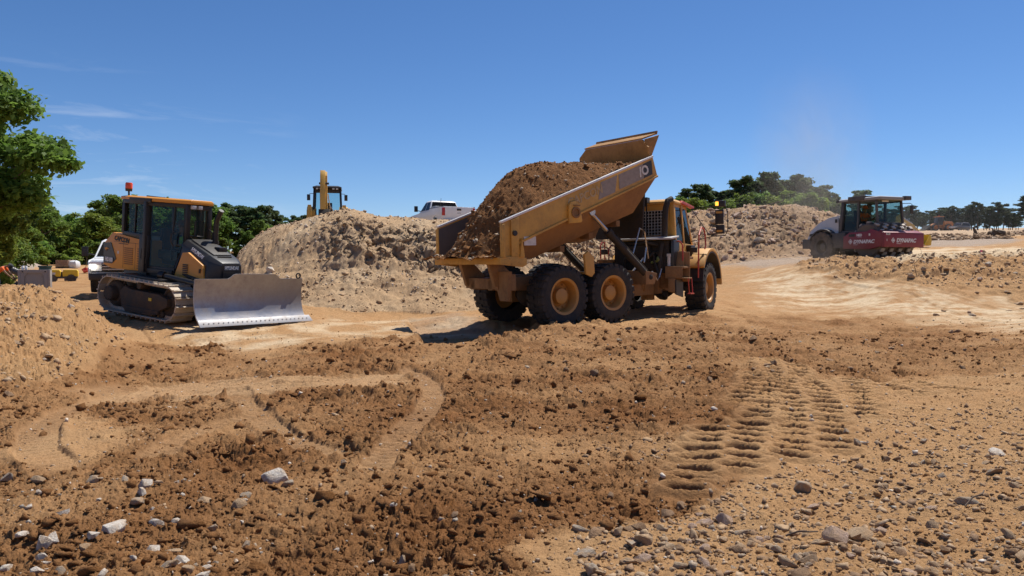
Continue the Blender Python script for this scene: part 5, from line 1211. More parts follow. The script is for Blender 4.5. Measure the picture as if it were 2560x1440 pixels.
# ------------------------------------------------------------------ pickup trucks
def pickup(M, label, lights=False, body=None):
    b = body or MT['white']; o = thing('pickup_truck', M, label, 'pickup truck'); W = .99
    lo = MB()
    def arch(cx, r, n=9): return [(cx+r*math.cos(R(180-180*k/(n-1))), .42+r*math.sin(R(180-180*k/(n-1)))) for k in range(n)]
    prof = [(.05, .55)]+arch(1.25, .50)+arch(4.75, .50)+[(5.65, .50), (5.72, .80), (5.66, 1.06), (5.45, 1.13), (4.1, 1.20), (3.95, 1.22), (2.15, 1.24), (2.15, 1.36), (.03, 1.36), (.0, 1.0)]
    prof = [p for p in prof if p[0] >= 0]
    # sides as shaped skins, then floor and lids
    lo.prism(prof, -W, -W+.06); lo.prism(prof, W-.06, W)
    lo.box(.0, .08, -W+.05, W-.05, .6, 1.36); lo.box(.1, 5.5, -W+.06, W-.06, .55, .72); lo.box(2.1, 2.2, -W+.05, W-.05, .6, 1.36)
    lo.loft([[(4.0, -W+.03, 1.20), (4.0, W-.03, 1.20), (4.0, W-.03, .9), (4.0, -W+.03, .9)], [(5.5, -W+.08, 1.12), (5.5, W-.08, 1.12), (5.6, W-.08, .75), (5.6, -W+.08, .75)]])
    lo.box(5.6, 5.70, -W+.05, W-.05, .95, 1.08); lo.box(2.2, 4.0, -W+.06, W-.06, 1.0, 1.22)
    body_ = lo.build('body', b, o, .025)
    ca = MB(); ca.loft([[(2.15, -W+.02, 1.22), (2.15, W-.02, 1.22), (4.15, W-.02, 1.20), (4.15, -W+.02, 1.20)], [(2.2, -W+.06, 1.30), (2.2, W-.06, 1.30), (4.0, W-.06, 1.28), (4.0, -W+.06, 1.28)], [(2.42, -.76, 1.82), (2.42, .76, 1.82), (3.35, .76, 1.84), (3.35, -.76, 1.84)], [(2.6, -.66, 1.90), (2.6, .66, 1.90), (3.2, .66, 1.91), (3.2, -.66, 1.91)]]); ca = ca.build('cab', b, o, .03)
    g_ = MB()
    for s in (-1, 1):
        for x0, x1, x2, x3 in ((2.36, 2.52, 2.98, 2.98), (3.06, 3.06, 3.36, 3.86)):
            g_.loft([[(x0, s*.935, 1.32), (x3, s*.935, 1.31), (x2, s*.785, 1.78), (x1, s*.785, 1.78)], [(x0, s*.92, 1.32), (x3, s*.92, 1.31), (x2, s*.77, 1.78), (x1, s*.77, 1.78)]])
    g_.loft([[(2.185, -.86, 1.32), (2.185, .86, 1.32), (2.385, .70, 1.80), (2.385, -.70, 1.80)], [(2.21, -.86, 1.32), (2.21, .86, 1.32), (2.41, .70, 1.80), (2.41, -.70, 1.80)]])
    g_.loft([[(4.05, -.86, 1.29), (4.05, .86, 1.29), (3.42, .70, 1.81), (3.42, -.70, 1.81)], [(4.03, -.86, 1.28), (4.03, .86, 1.28), (3.40, .70, 1.80), (3.40, -.70, 1.80)]])
    g_.build('window', MT['dglass'], ca)
    tg = MB(); tg.box(-.012, .0, -W+.16, W-.16, .66, 1.34); tg = tg.build('tailgate', b, o, .006)
    t = MB(); t.box(-.02, -.01, -.13, .13, 1.15, 1.26); t.build('handle', MT['black'], tg)
    t = MB(); t.box(-.016, -.011, -.12, .12, .98, 1.04); t.build('badge', MT['chrome'], tg)
    for s in (-1, 1):
        t = MB(); y0, y1 = sorted((s*(W-.15), s*(W+.008))); t.box(-.014, .10, y0, y1, .86, 1.30); t.build('tail_light', MT['redlens'], o, .01)
        t = MB(); y0, y1 = sorted((s*.74, s*.95)); t.box(5.60, 5.725, y0, y1, .85, .98); t.build('headlight', MT['headlamp'] if (lights and s < 0) else MT['lamp'], o, .02)
        t = MB(); t.tube([(3.75, s*.95, 1.32), (3.75, s*1.2, 1.36)], .03, 6); t.box(3.7, 3.82, min(s*1.16, s*1.36), max(s*1.16, s*1.36), 1.28, 1.62); t.build('mirror', MT['black'], o, .02)
        for x in (1.25, 4.75): wheel(o, (x, s*(W-.14), .40), (0, s, 0), .40, .26, (MT['lgrey'], MT['tyre']), lugs=30, rimr=.62)
        t = MB(); t.box(.04, 2.14, s*(W-.035)-.035, s*(W-.035)+.035, 1.36, 1.385); t.build('bed_rail', MT['black'], o)
    t = MB(); t.box(-.15, .02, -.95, .95, .52, .66); t.build('rear_bumper', MT['chrome'], o, .03)
    t = MB(); t.box(5.66, 5.82, -.96, .96, .45, .68); t.build('front_bumper', MT['cabdark'] if lights else MT['chrome'], o, .03)
    t = MB(); t.box(5.68, 5.73, -.58, .58, .76, 1.04); gr = t.build('grille', MT['black'], o, .02)
    t = MB(); [t.box(5.725, 5.745, -.56, .56, .80+.09*k, .83+.09*k) for k in range(3)]; t.build('grille_bar', MT['chrome'], gr)
    t = MB(); t.box(1.55, 2.08, -.85, .85, 1.1, 1.50); t.build('tool_box', MT['lgrey'], o, .02)
    t = MB(); t.tube([(2.2, .30, 1.35), (2.05, .30, 2.0)], .012, 5); t.build('antenna', MT['black'], o)
    t = MB(); t.box(2.75, 2.95, -.25, .25, 1.90, 1.925); t.build('sunroof', MT['dglass'], ca)
    return o
az = -26; PO = Vector((-2.98, 42.0, 3.47)); pickup(frame(PO, az), 'silver white pickup truck parked up on the dirt mound')
wz = gz1(-13.6, 27)
pickup(frame(Vector((-15.7, 30.7, .62)), 156), 'white truck with one headlight shining, half hidden behind the dozer', True)

# ------------------------------------------------------------------ backhoe on the mound
BM = frame((-10.62, 43.0, 3.24), -12)
bh = thing('backhoe_loader', BM, 'yellow backhoe seen from behind with its boom folded upright on the mound', 'backhoe')
for s in (-1, 1):
    wheel(bh, (.35, s*.86, .74), (0, s, 0), .74, .44, (MT['rim'], MT['dustyre']), lugs=16, tread='ag'); wheel(bh, (2.6, s*.85, .5), (0, s, 0), .5, .3, (MT['rim'], MT['dustyre']), lugs=16, tread='ag')
    t = MB(); y0, y1 = sorted((s*.66, s*1.14)); t.prism([(-.5, .95), (-.42, 1.40), (.1, 1.68), (1.0, 1.62), (1.1, 1.5), (.1, 1.58), (-.36, 1.34), (-.42, .95)], y0, y1); t.build('fender', MT['cat_yellow'], bh, .01)
    t = MB(); t.box(-1.05, -.92, s*.95-.1, s*.95+.1, .2, 1.7); t.box(-1.1, -.86, s*1.0-.2, s*1.0+.2, .1, .2); t.build('stabilizer', MT['cat_yellow'], bh, .015)
t = MB(); t.prism([(-.6, .6), (-.6, 1.0), (2.9, 1.1), (3.2, 1.0), (3.2, .6)], -.45, .45); t.box(1.7, 3.2, -.45, .45, 1.0, 1.55); t.box(-.95, -.6, -1.05, 1.05, .5, .75); t.build('chassis', MT['cat_yellow'], bh, .02)
t = MB()
for s in (-1, 1):
    t.bar((-.25, s*.78, 1.1), (-.05, s*.72, 2.72), .11, .11); t.bar((1.5, s*.78, 1.1), (1.4, s*.72, 2.72), .1, .1); t.bar((-.05, s*.72, 2.7), (1.4, s*.72, 2.7), .1, .1); t.box(-.3, 1.55, s*.78-.04, s*.78+.04, .95, 1.2)
    t.bar((-.2, s*.77, 1.2), (-.2, s*.60, .9), .1)
t.box(-.10, 0, -.72, .72, 2.46, 2.72); t.box(-.3, -.2, -.78, .78, .95, 1.15); t.box(1.4, 1.5, -.75, .75, 1.0, 1.3); bcab = t.build('cab', MT['cabdark'], bh, .015)
t = MB(); t.loft([[(-.45, -.80, 2.70), (-.45, .80, 2.70), (1.6, .80, 2.72), (1.6, -.80, 2.72)], [(-.45, -.80, 2.78), (-.45, .80, 2.78), (1.6, .80, 2.78), (1.6, -.80, 2.78)], [(-.25, -.6, 2.86), (-.25, .6, 2.86), (1.4, .6, 2.86), (1.4, -.6, 2.86)]]); t.build('roof', MT['cabdark'], bcab, .015)
t = MB()
for y in (-.55, -.35, .35, .55): t = MB(); t.box(-.47, -.44, y-.06, y+.06, 2.62, 2.71); t.build('work_lamp', MT['lamp'], bcab, .008)
t = MB(); t.add([(-.2, -.72, 1.16), (-.2, .72, 1.16), (-.06, .67, 2.48), (-.06, -.67, 2.48)], [(0,1,2,3)]); t.add([(1.46, -.7, 1.3), (1.46, .7, 1.3), (1.4, .67, 2.66), (1.4, -.67, 2.66)], [(0,1,2,3)])
for s in (-1, 1): t.add([(-.2, s*.78, 1.2), (1.48, s*.78, 1.2), (1.4, s*.72, 2.66), (-.05, s*.72, 2.66)], [(0,1,2,3)])
t.build('window', MT['clear'], bcab)
t = MB(); t.box(.2, .6, -.25, .25, 1.0, 1.35); t.box(.55, .7, -.25, .25, 1.3, 1.95); t.box(1.0, 1.3, -.05, .05, 1.1, 1.7); t.build('seat', MT['black'], bh, .04)
for s in (-1, 1):
    mi = MB(); mi.tube([(-.1, s*.72, 2.42), (-.1, s*1.0, 2.40)], .018, 6); mi.box(-.15, -.08, min(s*.95, s*1.13), max(s*.95, s*1.13), 2.02, 2.36); mi.build('mirror', MT['black'], bh, .015)
BY = .12
t = MB(); t.prism([(-.9, .6), (-1.15, .8), (-1.5, 2.2), (-1.35, 3.30), (-1.15, 3.55), (-1.0, 3.45), (-1.1, 2.4), (-.75, .9)], BY-.16, BY+.10); bm_ = t.build('boom', MT['cat_yellow'], bh, .015)
t = MB(); t.prism([(-1.22, 3.62), (-1.05, 3.50), (-1.55, 2.0), (-1.75, 1.3), (-1.9, 1.35), (-1.75, 2.2), (-1.45, 3.3)], BY-.06, BY+.22); t.build('dipper_arm', MT['cat_yellow'], bh, .015)
t = MB(); t.cyl((-1.5, BY+.16, 1.0), (-1.62, BY+.16, 2.4), .075); t.cyl((-1.62, BY+.16, 2.4), (-1.5, BY+.16, 2.95), .04); t.cyl((-1.5, BY-.26, 2.85), (-1.5, BY+.28, 2.85), .06); t.build('boom_ram', MT['cabdark'], bh)
t = MB(); t.prism([(-1.9, 1.4), (-1.5, 1.4), (-1.3, .9), (-1.5, .55), (-1.95, .6), (-2.1, 1.0)], BY-.3, BY+.3); t.build('bucket', MT['engine'], bh, .02)
t = MB(); t.tube([(-.9, BY-.35, .8), (-1.3, BY-.45, 1.4), (-1.2, BY-.25, 1.7)], .03); t.tube([(-.9, BY-.15, .8), (-1.2, BY-.3, 1.5), (-1.3, BY-.2, 2.3)], .03); t.build('hose', MT['chrome'], bh)

# ------------------------------------------------------------------ far machines on the right
def zline(py, y): return EYE+(HOR-py)/FPX*y
ey_ = 116; EM = frame(((2326-1280)/FPX*ey_, ey_, 2.6), -62)
exv = thing('excavator', EM, 'faded yellow excavator boom reaching up beyond the roller drum', 'excavator')
t = MB(); t.prism([(-1.6, 1.0), (-1.7, 2.2), (.6, 2.2), (1.3, 1.5), (1.3, 1.0)], -1.3, 1.3); t.build('house', MT['cat_yellow'], exv, .05)
t = MB(); t.prism([(.1, 1.1), (.1, 2.9), (1.2, 2.9), (1.6, 1.9), (1.5, 1.1)], .4, 1.3); t.build('cab', MT['cabdark'], exv, .05)
for s in (-1, 1):
    t = MB(); t.prism([(-1.9, .35), (-1.7, .8), (1.7, .8), (1.9, .35), (1.6, .0), (-1.6, .0)], s*1.15-.3, s*1.15+.3); t.build('track', MT['under'], exv, .04)
BP = [(1.0, 2.0), (2.1, 4.3), (4.6, 6.35)]
t = MB(); t.prism([(.8, 1.8), (1.7, 4.35), (2.4, 5.2), (4.5, 6.6), (4.75, 6.15), (2.7, 4.4), (1.3, 1.7)], -.28, .28); t.build('boom', MT['cat_yellow'], exv, .05)
t = MB(); t.prism([(4.3, 6.9), (4.9, 6.6), (5.0, 5.2), (4.7, 3.6), (4.4, 3.7), (4.2, 5.6)], -.2, .2); t.build('stick', MT['cat_yellow'], exv, .04)
t = MB(); t.prism([(4.3, 3.7), (4.9, 3.8), (5.2, 3.0), (4.8, 2.3), (4.1, 2.6)], -.5, .5); t.build('bucket', MT['engine'], exv, .04)
t = MB(); t.cyl((1.3, .35, 2.2), (2.4, .35, 4.5), .1); t.cyl((2.6, 0, 5.35), (4.3, 0, 6.75), .09); t.build('hydraulic_ram', MT['chrome'], exv)
ly = 165; LM = frame(((2345-1280)/FPX*ly, ly, zline(578.3, ly)), -92)
ldr = thing('wheel_loader', LM, 'orange wheel loader standing on the far rise before the pines', 'wheel loader')
for s in (-1, 1):
    for x in (-1.5, 1.35): wheel(ldr, (x, s*.95, .78), (0, s, 0), .78, .5, (MT['orange_ldr'], MT['dustyre']), lugs=14, tread='ag')
t = MB(); t.prism([(-2.7, .8), (-2.75, 1.7), (-2.5, 2.1), (-.6, 2.2), (-.4, 1.4), (-.5, .7)], -.85, .85); t.build('engine_hood', MT['orange_ldr'], ldr, .05)
t = MB(); t.prism([(-.5, .7), (-.4, 1.4), (.3, 1.45), (1.8, 1.2), (2.0, .7)], -.5, .5); t.build('front_frame', MT['orange_ldr'], ldr, .04)
t = MB(); t.prism([(-.65, 1.3), (-.6, 3.1), (.55, 3.1), (.75, 1.4)], -.75, .75); c_ = t.build('cab', MT['cabdark'], ldr, .05)
t = MB(); t.box(-.75, .75, -.8, .8, 3.1, 3.25); t.build('roof', MT['orange_ldr'], c_, .04)
for s in (-1, 1):
    t = MB(); t.prism([(-2.4, 1.55), (-2.2, 1.85), (-.9, 1.85), (-.6, 1.5), (-.75, 1.45), (-1.0, 1.72), (-2.1, 1.72)], s*.7, s*1.22); t.build('fender', MT['orange_ldr'], ldr, .02)
t = MB(); t.prism([(.9, 1.3), (1.1, 1.8), (2.6, .9), (2.9, .4), (2.6, .3), (2.2, .8)], -.35, .35); t.build('lift_arm', MT['orange_ldr'], ldr, .03)
t = MB(); t.prism([(2.6, .2), (2.6, 1.2), (2.8, 1.3), (3.2, .6), (3.9, .15), (3.8, .08)], -1.3, 1.3); t.build('bucket', MT['engine'], ldr, .02)
t = MB(); t.box(-.05, .05, -.05, .05, 3.25, 3.5); t.build('beacon', MT['beacon'], ldr)
sy = 158; SM = frame(((2397-1280)/FPX*sy, sy, zline(578.5, sy)), -118)
suv = thing('suv', SM, 'dark grey suv parked beside the orange loader on the rise', 'car')
bd_ = paint('suv_dark', (.045, .045, .05), .3, .35)
t = MB(); t.prism([(-2.3, .4), (-2.35, .95), (-2.25, 1.1), (1.0, 1.12), (2.2, 1.02), (2.35, .7), (2.3, .4)], -.95, .95); t.build('body', bd_, suv, .06)
t = MB(); t.loft([[(-2.25, -.92, 1.08), (-2.25, .92, 1.08), (1.1, .92, 1.1), (1.1, -.92, 1.1)], [(-2.0, -.78, 1.78), (-2.0, .78, 1.78), (.2, .78, 1.80), (.2, -.78, 1.80)]]); cbn = t.build('cabin', bd_, suv, .05)
t = MB()
for s in (-1, 1): t.loft([[(-2.0, s*.90, 1.15), (.95, s*.90, 1.15), (.2, s*.795, 1.7), (-1.85, s*.795, 1.7)], [(-2.0, s*.91, 1.15), (.95, s*.91, 1.15), (.2, s*.81, 1.7), (-1.85, s*.81, 1.7)]])
t.loft([[(1.05, -.82, 1.15), (1.05, .82, 1.15), (.28, .72, 1.73), (.28, -.72, 1.73)], [(1.09, -.82, 1.15), (1.09, .82, 1.15), (.32, .72, 1.73), (.32, -.72, 1.73)]]); t.build('window', MT['dglass'], cbn)
t = MB(); [t.bar((-1.9, s*.7, 1.84), (.0, s*.7, 1.86), .05) for s in (-1, 1)]; t.build('roof_rack', MT['lgrey'], cbn)
for s in (-1, 1):
    for x in (-1.5, 1.45): wheel(suv, (x, s*.82, .38), (0, s, 0), .38, .24, (MT['lgrey'], MT['tyre']), lugs=20, rimr=.62)
    t = MB(); y0, y1 = sorted((s*.55, s*.88)); t.box(2.25, 2.37, y0, y1, .75, .92); t.build('headlight', MT['lamp'], suv, .02)
t = MB(); t.box(2.3, 2.38, -.5, .5, .6, .95); t.build('grille', MT['lgrey'], suv, .02)
# a yellow blade-like bucket behind the drum frame
by = 46; bp = at(2308, 612, by); YB = frame((bp.x, bp.y, bp.z-.05), 240)
t = thing('yellow_bucket', YB, 'bright yellow steel bucket resting behind the roller drum frame', 'bucket')
BS = Matrix.Diagonal((.5, .42, .85, 1))
m_ = MB(BS); m_.prism([(-.6, 0), (-.75, .35), (-.55, .75), (-.35, .8), (-.55, .4), (-.4, .1), (.7, .04), (.7, 0)], -.7, .7); m_.prism([(-.6, 0), (-.75, .35), (-.55, .75), (-.2, .7), (.7, .05), (.7, 0)], -.74, -.68); m_.prism([(-.6, 0), (-.75, .35), (-.55, .75), (-.2, .7), (.7, .05), (.7, 0)], .68, .74); m_.build('shell', MT['bright_yellow'], t, .02)
m_ = MB(BS); m_.box(.66, .78, -.74, .74, .0, .05); m_.build('cutting_lip', MT['steel'], t)

# ------------------------------------------------------------------ left edge of the site
CB = frame((-23.3, 36.4, .22), 152)
cbx = thing('concrete_box', CB, 'grey precast concrete catch basin box with a recessed front panel', 'catch basin')
H = 1.12; t = MB(); t.box(-.62, .62, -.66, -.54, 0, H); t.box(-.62, .62, .54, .66, 0, H); t.box(-.62, -.5, -.54, .54, 0, H); t.box(.50, .56, -.54, .54, 0, H)
for z0, z1, y0, y1 in ((0, .10, -.54, .54), (H-.16, H, -.54, .54), (.10, H-.16, -.54, -.40), (.10, H-.16, .40, .54)): t.box(.56, .63, y0, y1, z0, z1)
t.prism([(-.40, H-.16), (-.28, H-.16), (-.40, H-.32)], .56, .63, 'x'); t.prism([(.40, H-.16), (.28, H-.16), (.40, H-.32)], .56, .63, 'x')
cbb = t.build('wall', MT['concrete'], cbx, .012)
t = MB(); [t.cyl((.632, y, H-.09), (.60, y, H-.09), .035, n=12) for y in (-.46, .46)]; t.build('lifting_hole', MT['black'], cbx)
lid = thing('lid_ring', CB@Matrix.Translation((.05, .42, H)), 'round green black lid lying on top of the concrete box', 'lid')
t = MB(); t.lathe([(0, .16), (.24, .17), (.26, .20), (.30, .20), (.30, .14), (.26, .10), (.27, .0), (0, 0)], (0, 0, 0), (0, 0, 1), 28); t.build('ring', MT['pipeg'], lid)
t = MB(); t.box(-.05, .05, -.02, .02, .17, .20); t.build('grip', MT['black'], lid)
for i, (y, lab) in enumerate(((-.50, 'small white bottle on the concrete box, further from the lid'), (-.36, 'small white bottle on the concrete box, next nearer the lid'))):
    bt = thing('water_bottle', CB@Matrix.Translation((.1, y, H)), lab, 'bottle', 'bottles on the concrete box')
    t = MB(); t.lathe([(0, 0), (.05, 0), (.055, .02), (.055, .15), (.025, .19), (.025, .2), (0, .2)], (0, 0, 0), (0, 0, 1), 14); t.build('flask', MT['white'], bt); t = MB(); t.cyl((0, 0, .2), (0, 0, .23), .03, n=12); t.build('cap', MT['denim'], bt)
TC = frame((-30.2, 50.0, .40), 64)
tc = thing('trench_compactor', TC, 'small yellow trench compactor roller between the concrete box and dozer', 'compactor')
for x0, x1 in ((-.95, -.06), (.06, .95)):
    t = MB(); t.prism([(x0, .38), (x0, .72), (x0+.06, .84), (x1-.06, .84), (x1, .72), (x1, .38)], -.38, .38); t.build('cover', MT['bright_yellow'], tc, .05)
t = MB(); t.box(-.9, .9, -.30, .30, .26, .40); t.box(-.1, .1, -.2, .2, .3, .7); t.box(.15, .85, -.42, -.38, .1, .4); t.build('frame', MT['rgrey'], tc, .02)
for x in (-.55, .55):
    dr_ = MB(); dr_.lathe([(0, -.42), (.26, -.42), (.26, .42), (0, .42)], (x, 0, .26), (0, 1, 0), 24)
    for k in range(12):
        a = 2*math.pi*k/12; dr_.bar((x+.25*math.cos(a), -.42, .26+.25*math.sin(a)), (x+.25*math.cos(a), .42, .26+.25*math.sin(a)), .05, .06)
    dr_.build('drum', MT['rgrey'], tc)
t = MB(); t.box(-.7, -.35, -.385, -.38, .52, .66); t.build('label', MT['whitetag'], tc)
pl = at(162, 668, 70); PM = frame((pl.x, pl.y, gz1(pl.x, pl.y)), 90)
pt = thing('brick_pallet', PM, 'pallet stacked with grey pink bricks at the foot of the trees', 'pallet')
t = MB(); [t.box(-.6+.27*k, -.46+.27*k, -.5, .5, .1, .14) for k in range(5)]; [t.box(-.6, .6, y-.05, y+.05, 0, .1) for y in (-.42, 0, .42)]; t.build('pallet', MT['wood'], pt)
t = MB()
for k in range(5):
    for i in range(6): t.box(-.58+.195*i, -.40+.195*i, -.48, .48, .15+.115*k, .255+.115*k)
t.build('brick_stack', MT['brick'], pt, .004)
bg = at(186, 668, 70); BG = frame((bg.x, bg.y, gz1(bg.x, bg.y)), 90)
t = thing('bulk_bag', BG, 'white bulk bag beside the brick pallet', 'bag'); m_ = MB(); m_.loft([[(-.32, -.32, 0), (.32, -.32, 0), (.32, .32, 0), (-.32, .32, 0)], [(-.40, -.38, .3), (.38, -.40, .3), (.40, .38, .3), (-.38, .40, .3)], [(-.34, -.33, .62), (.33, -.35, .6), (.34, .33, .62), (-.33, .34, .6)], [(-.15, -.12, .74), (.12, -.16, .72), (.14, .12, .74), (-.12, .16, .72)]]); m_.build('sack', MT['white'], t, .05); m_ = MB(); [m_.tube([(x, -.3, .58), (x*1.05, -.33, .72), (x*.8, -.2, .74)], .02, 6) for x in (-.28, .28)]; m_.build('strap', MT['lgrey'], t)
of = at(224, 672, 60); t = thing('safety_fence_roll', frame((of.x, of.y, gz1(of.x, of.y)), 70), 'crumpled red orange safety netting heaped behind the compactor', 'safety fence')
m_ = MB(); rr_ = random.Random(5); m_.tube([(-.5, 0, .2), (-.3, .1, .35), (-.05, -.1, .25), (.2, .1, .42), (.5, 0, .2)], .13, 9); m_.tube([(-.4, -.2, .1), (0, -.25, .2), (.4, -.2, .12)], .11, 8); m_.build('netting', MT['red'], t); m_ = MB(); m_.bar((-.3, 0, 0), (-.2, .1, 1.3), .04); m_.build('stake', MT['wood'], t)
bp_c = Vector((-25.2, 38.2, .2)); t = thing('black_pipe', frame(bp_c, 100), 'ribbed black drain pipe leaning behind the bending worker', 'pipe'); m_ = MB(); m_.lathe([(.16+.02*(k % 2), .05*k) for k in range(30)], (-.6, 0, 1.15), (.92, .1, -.38), 14); m_.build('pipe', MT['plastic'], t); m_ = MB(); m_.lathe([(.17, 0), (.20, 0), (.20, .12), (.17, .12)], (-.6, 0, 1.15), (.92, .1, -.38), 14, True); m_.build('collar', MT['plastic'], t)
t = thing('black_tarp', frame((-24.0, 36.6, .2), 90), 'crumpled dark tarp lying against the concrete box', 'tarp'); m_ = bmesh.new(); bmesh.ops.create_grid(m_, x_segments=22, y_segments=22, size=.62)
for v in m_.verts:
    r2 = v.co.x**2+v.co.y**2; v.co.z = .62*math.exp(-r2*3.6)+.10*math.sin(v.co.x*13+v.co.y*5)*math.exp(-r2)+.07*math.sin(v.co.y*17-v.co.x*6)
me = bpy.data.meshes.new('sheet'); m_.to_mesh(me); m_.free(); me.polygons.foreach_set('use_smooth', np.ones(len(me.polygons), bool)); mesh_obj('sheet', me, MT['plastic'], t)
# marker flags and litter on the right slope
for px, py, d_, lab, mt, h_ in ((2450, 645, 30, 'small pink marker flag on a wire standing on the stony slope', MT['pink'], .42),):
    q = at(px, py, d_); q.z = gz1(q.x, q.y); t = thing('marker_flag', frame(q, 80), lab, 'flag'); m_ = MB(); m_.tube([(0, 0, -.05), (0, 0, h_)], .008, 6); m_.build('wire', MT['lgrey'], t); m_ = MB(); m_.loft([[(0, -.002, h_), (.10, -.02, h_-.02), (.09, -.01, h_-.10), (0, -.002, h_-.09)], [(0, .004, h_), (.10, -.014, h_-.02), (.09, -.004, h_-.10), (0, .004, h_-.09)]]); m_.build('flag', mt, t)
# ================================================================== trees
def leaf_mesh(name, C, rad, n, size, rng, flatten=.8, tint_var=.35):
    """n leaf sprays spread in clumps: C (k,3) centres, rad (k,) radii"""
    k = len(C); w = rad**2.2; idx = rng.choice(k, n, p=w/w.sum())
    d = rng.normal(size=(n, 3)); d /= np.linalg.norm(d, axis=1)[:, None]
    r = rng.random(n)**.5*rng.uniform(.8, 1.35, n)
    P = C[idx]+d*(rad[idx]*r)[:, None]*np.array([1, 1, flatten])
    nr = d*.6+rng.normal(size=(n, 3))*.7+np.array([0, 0, .55]); nr /= np.linalg.norm(nr, axis=1)[:, None]
    t = np.cross(nr, rng.normal(size=(n, 3))); t /= np.linalg.norm(t, axis=1)[:, None]+1e-9; b = np.cross(nr, t)
    s = size*rng.uniform(.55, 1.3, n)[:, None]; asp = rng.uniform(.45, .8, n)[:, None]
    V = np.stack([P-t*s, P+b*s*asp*.9+t*s*.1+nr*s*.15, P+t*s, P-b*s*asp-t*s*.15+nr*s*.1], 1).reshape(-1, 3)
    F = np.arange(4*n).reshape(n, 4)
    me = np_mesh(name, V, F, False)
    ct = rng.random(k)*.5; tint = np.clip(ct[idx]+rng.random(n)*tint_var+.15, 0, 1)
    col = np.repeat(np.stack([tint, tint, tint, np.ones(n)], 1), 4, 0).astype(np.float32)
    a = me.color_attributes.new('tint', 'FLOAT_COLOR', 'POINT'); a.data.foreach_set('color', col.ravel())
    return me

def tree_proto(kind, seed, n, size):
    """unit tree, 10 m tall"""
    rng = np.random.default_rng(seed); rd = random.Random(seed)
    tm = MB(); H = 10.; C = []; Rr = []
    lean = rd.uniform(-.3, .3)
    def trunk(z): return Vector((lean*(z/H)**2+.08*math.sin(z*.9+seed), .1*math.sin(z*.7+seed*2), z))
    if kind == 'dec':
        top = 7.8; tm.tube([trunk(z) for z in np.linspace(-.4, top, 9)], .19, 8, .05)
        for i in range(17):
            z = rd.uniform(2.0, 7.6); a = i*2.4+rd.uniform(-.4, .4); L = (1.1+2.3*math.sin(min(1, (z-1)/5.5)*math.pi*.62+.25))*rd.uniform(.7, 1.1)*(1 if z < 6.5 else .75)
            p0 = trunk(z); dr = Vector((math.cos(a), math.sin(a), rd.uniform(.25, .8))).normalized()
            p1 = p0+dr*L*.5+Vector((0, 0, .1)); p2 = p0+dr*L+Vector((0, 0, rd.uniform(.0, .5)))
            tm.tube([p0, p1, p2], .065, 5, .015)
            for q, rr in ((p2, rd.uniform(.6, 1.05)), (p1+Vector((rd.uniform(-.5, .5), rd.uniform(-.5, .5), rd.uniform(.1, .6))), rd.uniform(.5, .9)), (p2+Vector((rd.uniform(-.8, .8), rd.uniform(-.8, .8), rd.uniform(-.6, .7))), rd.uniform(.4, .75))):
                C.append(q); Rr.append(rr)
        for i in range(7):
            q = trunk(top)+Vector((rd.uniform(-1.1, 1.1), rd.uniform(-1.1, 1.1), rd.uniform(-.4, 1.6))); C.append(q); Rr.append(rd.uniform(.5, .9))
    elif kind == 'bush':
        for i in range(26):
            a = rd.uniform(0, 6.28); r = rd.uniform(.3, 2.8); z = rd.uniform(.6, 9.4*(1-(r/3.6)**2)); C.append(Vector((r*math.cos(a), r*math.sin(a), z))); Rr.append(rd.uniform(.6, 1.2))
        tm.tube([trunk(z) for z in np.linspace(-.4, 7, 6)], .16, 6, .03)
        for i in range(9):
            q = C[i]; tm.tube([trunk(max(.5, q.z-1.6)), q], .05, 5, .015)
    else:
        tm.tube([trunk(z) for z in np.linspace(-.4, 9.7, 9)], .15, 8, .03)
        z = rd.uniform(2.2, 3.4); 
        while z < 9.9:
            m = rd.choice((3, 4, 4, 5)); sp = max(.35, 1.75*max(0, math.sin(math.pi*min(1, (z-1.6)/8.9)))**.65+.3*math.sin(z*3+seed))
            for i in range(m):
                a = rd.uniform(0, 6.28); L = sp*rd.uniform(.45, 1.1); p0 = trunk(z); p1 = p0+Vector((math.cos(a)*L, math.sin(a)*L, L*rd.uniform(.1, .45)))
                tm.tube([p0, p1], .035, 4, .01); C.append(p1); Rr.append(rd.uniform(.32, .62)); 
                if L > 1: C.append(p0.lerp(p1, .55)+Vector((0, 0, .12))); Rr.append(rd.uniform(.28, .5))
            z += rd.uniform(.35, .75)
        C.append(trunk(9.8)); Rr.append(.35)
    C = np.array([tuple(c) for c in C]); Rr = np.array(Rr)
    return tm.mesh('trunk'), leaf_mesh('crown', C, Rr, n, size, rng, .8 if kind != 'pine' else .65)

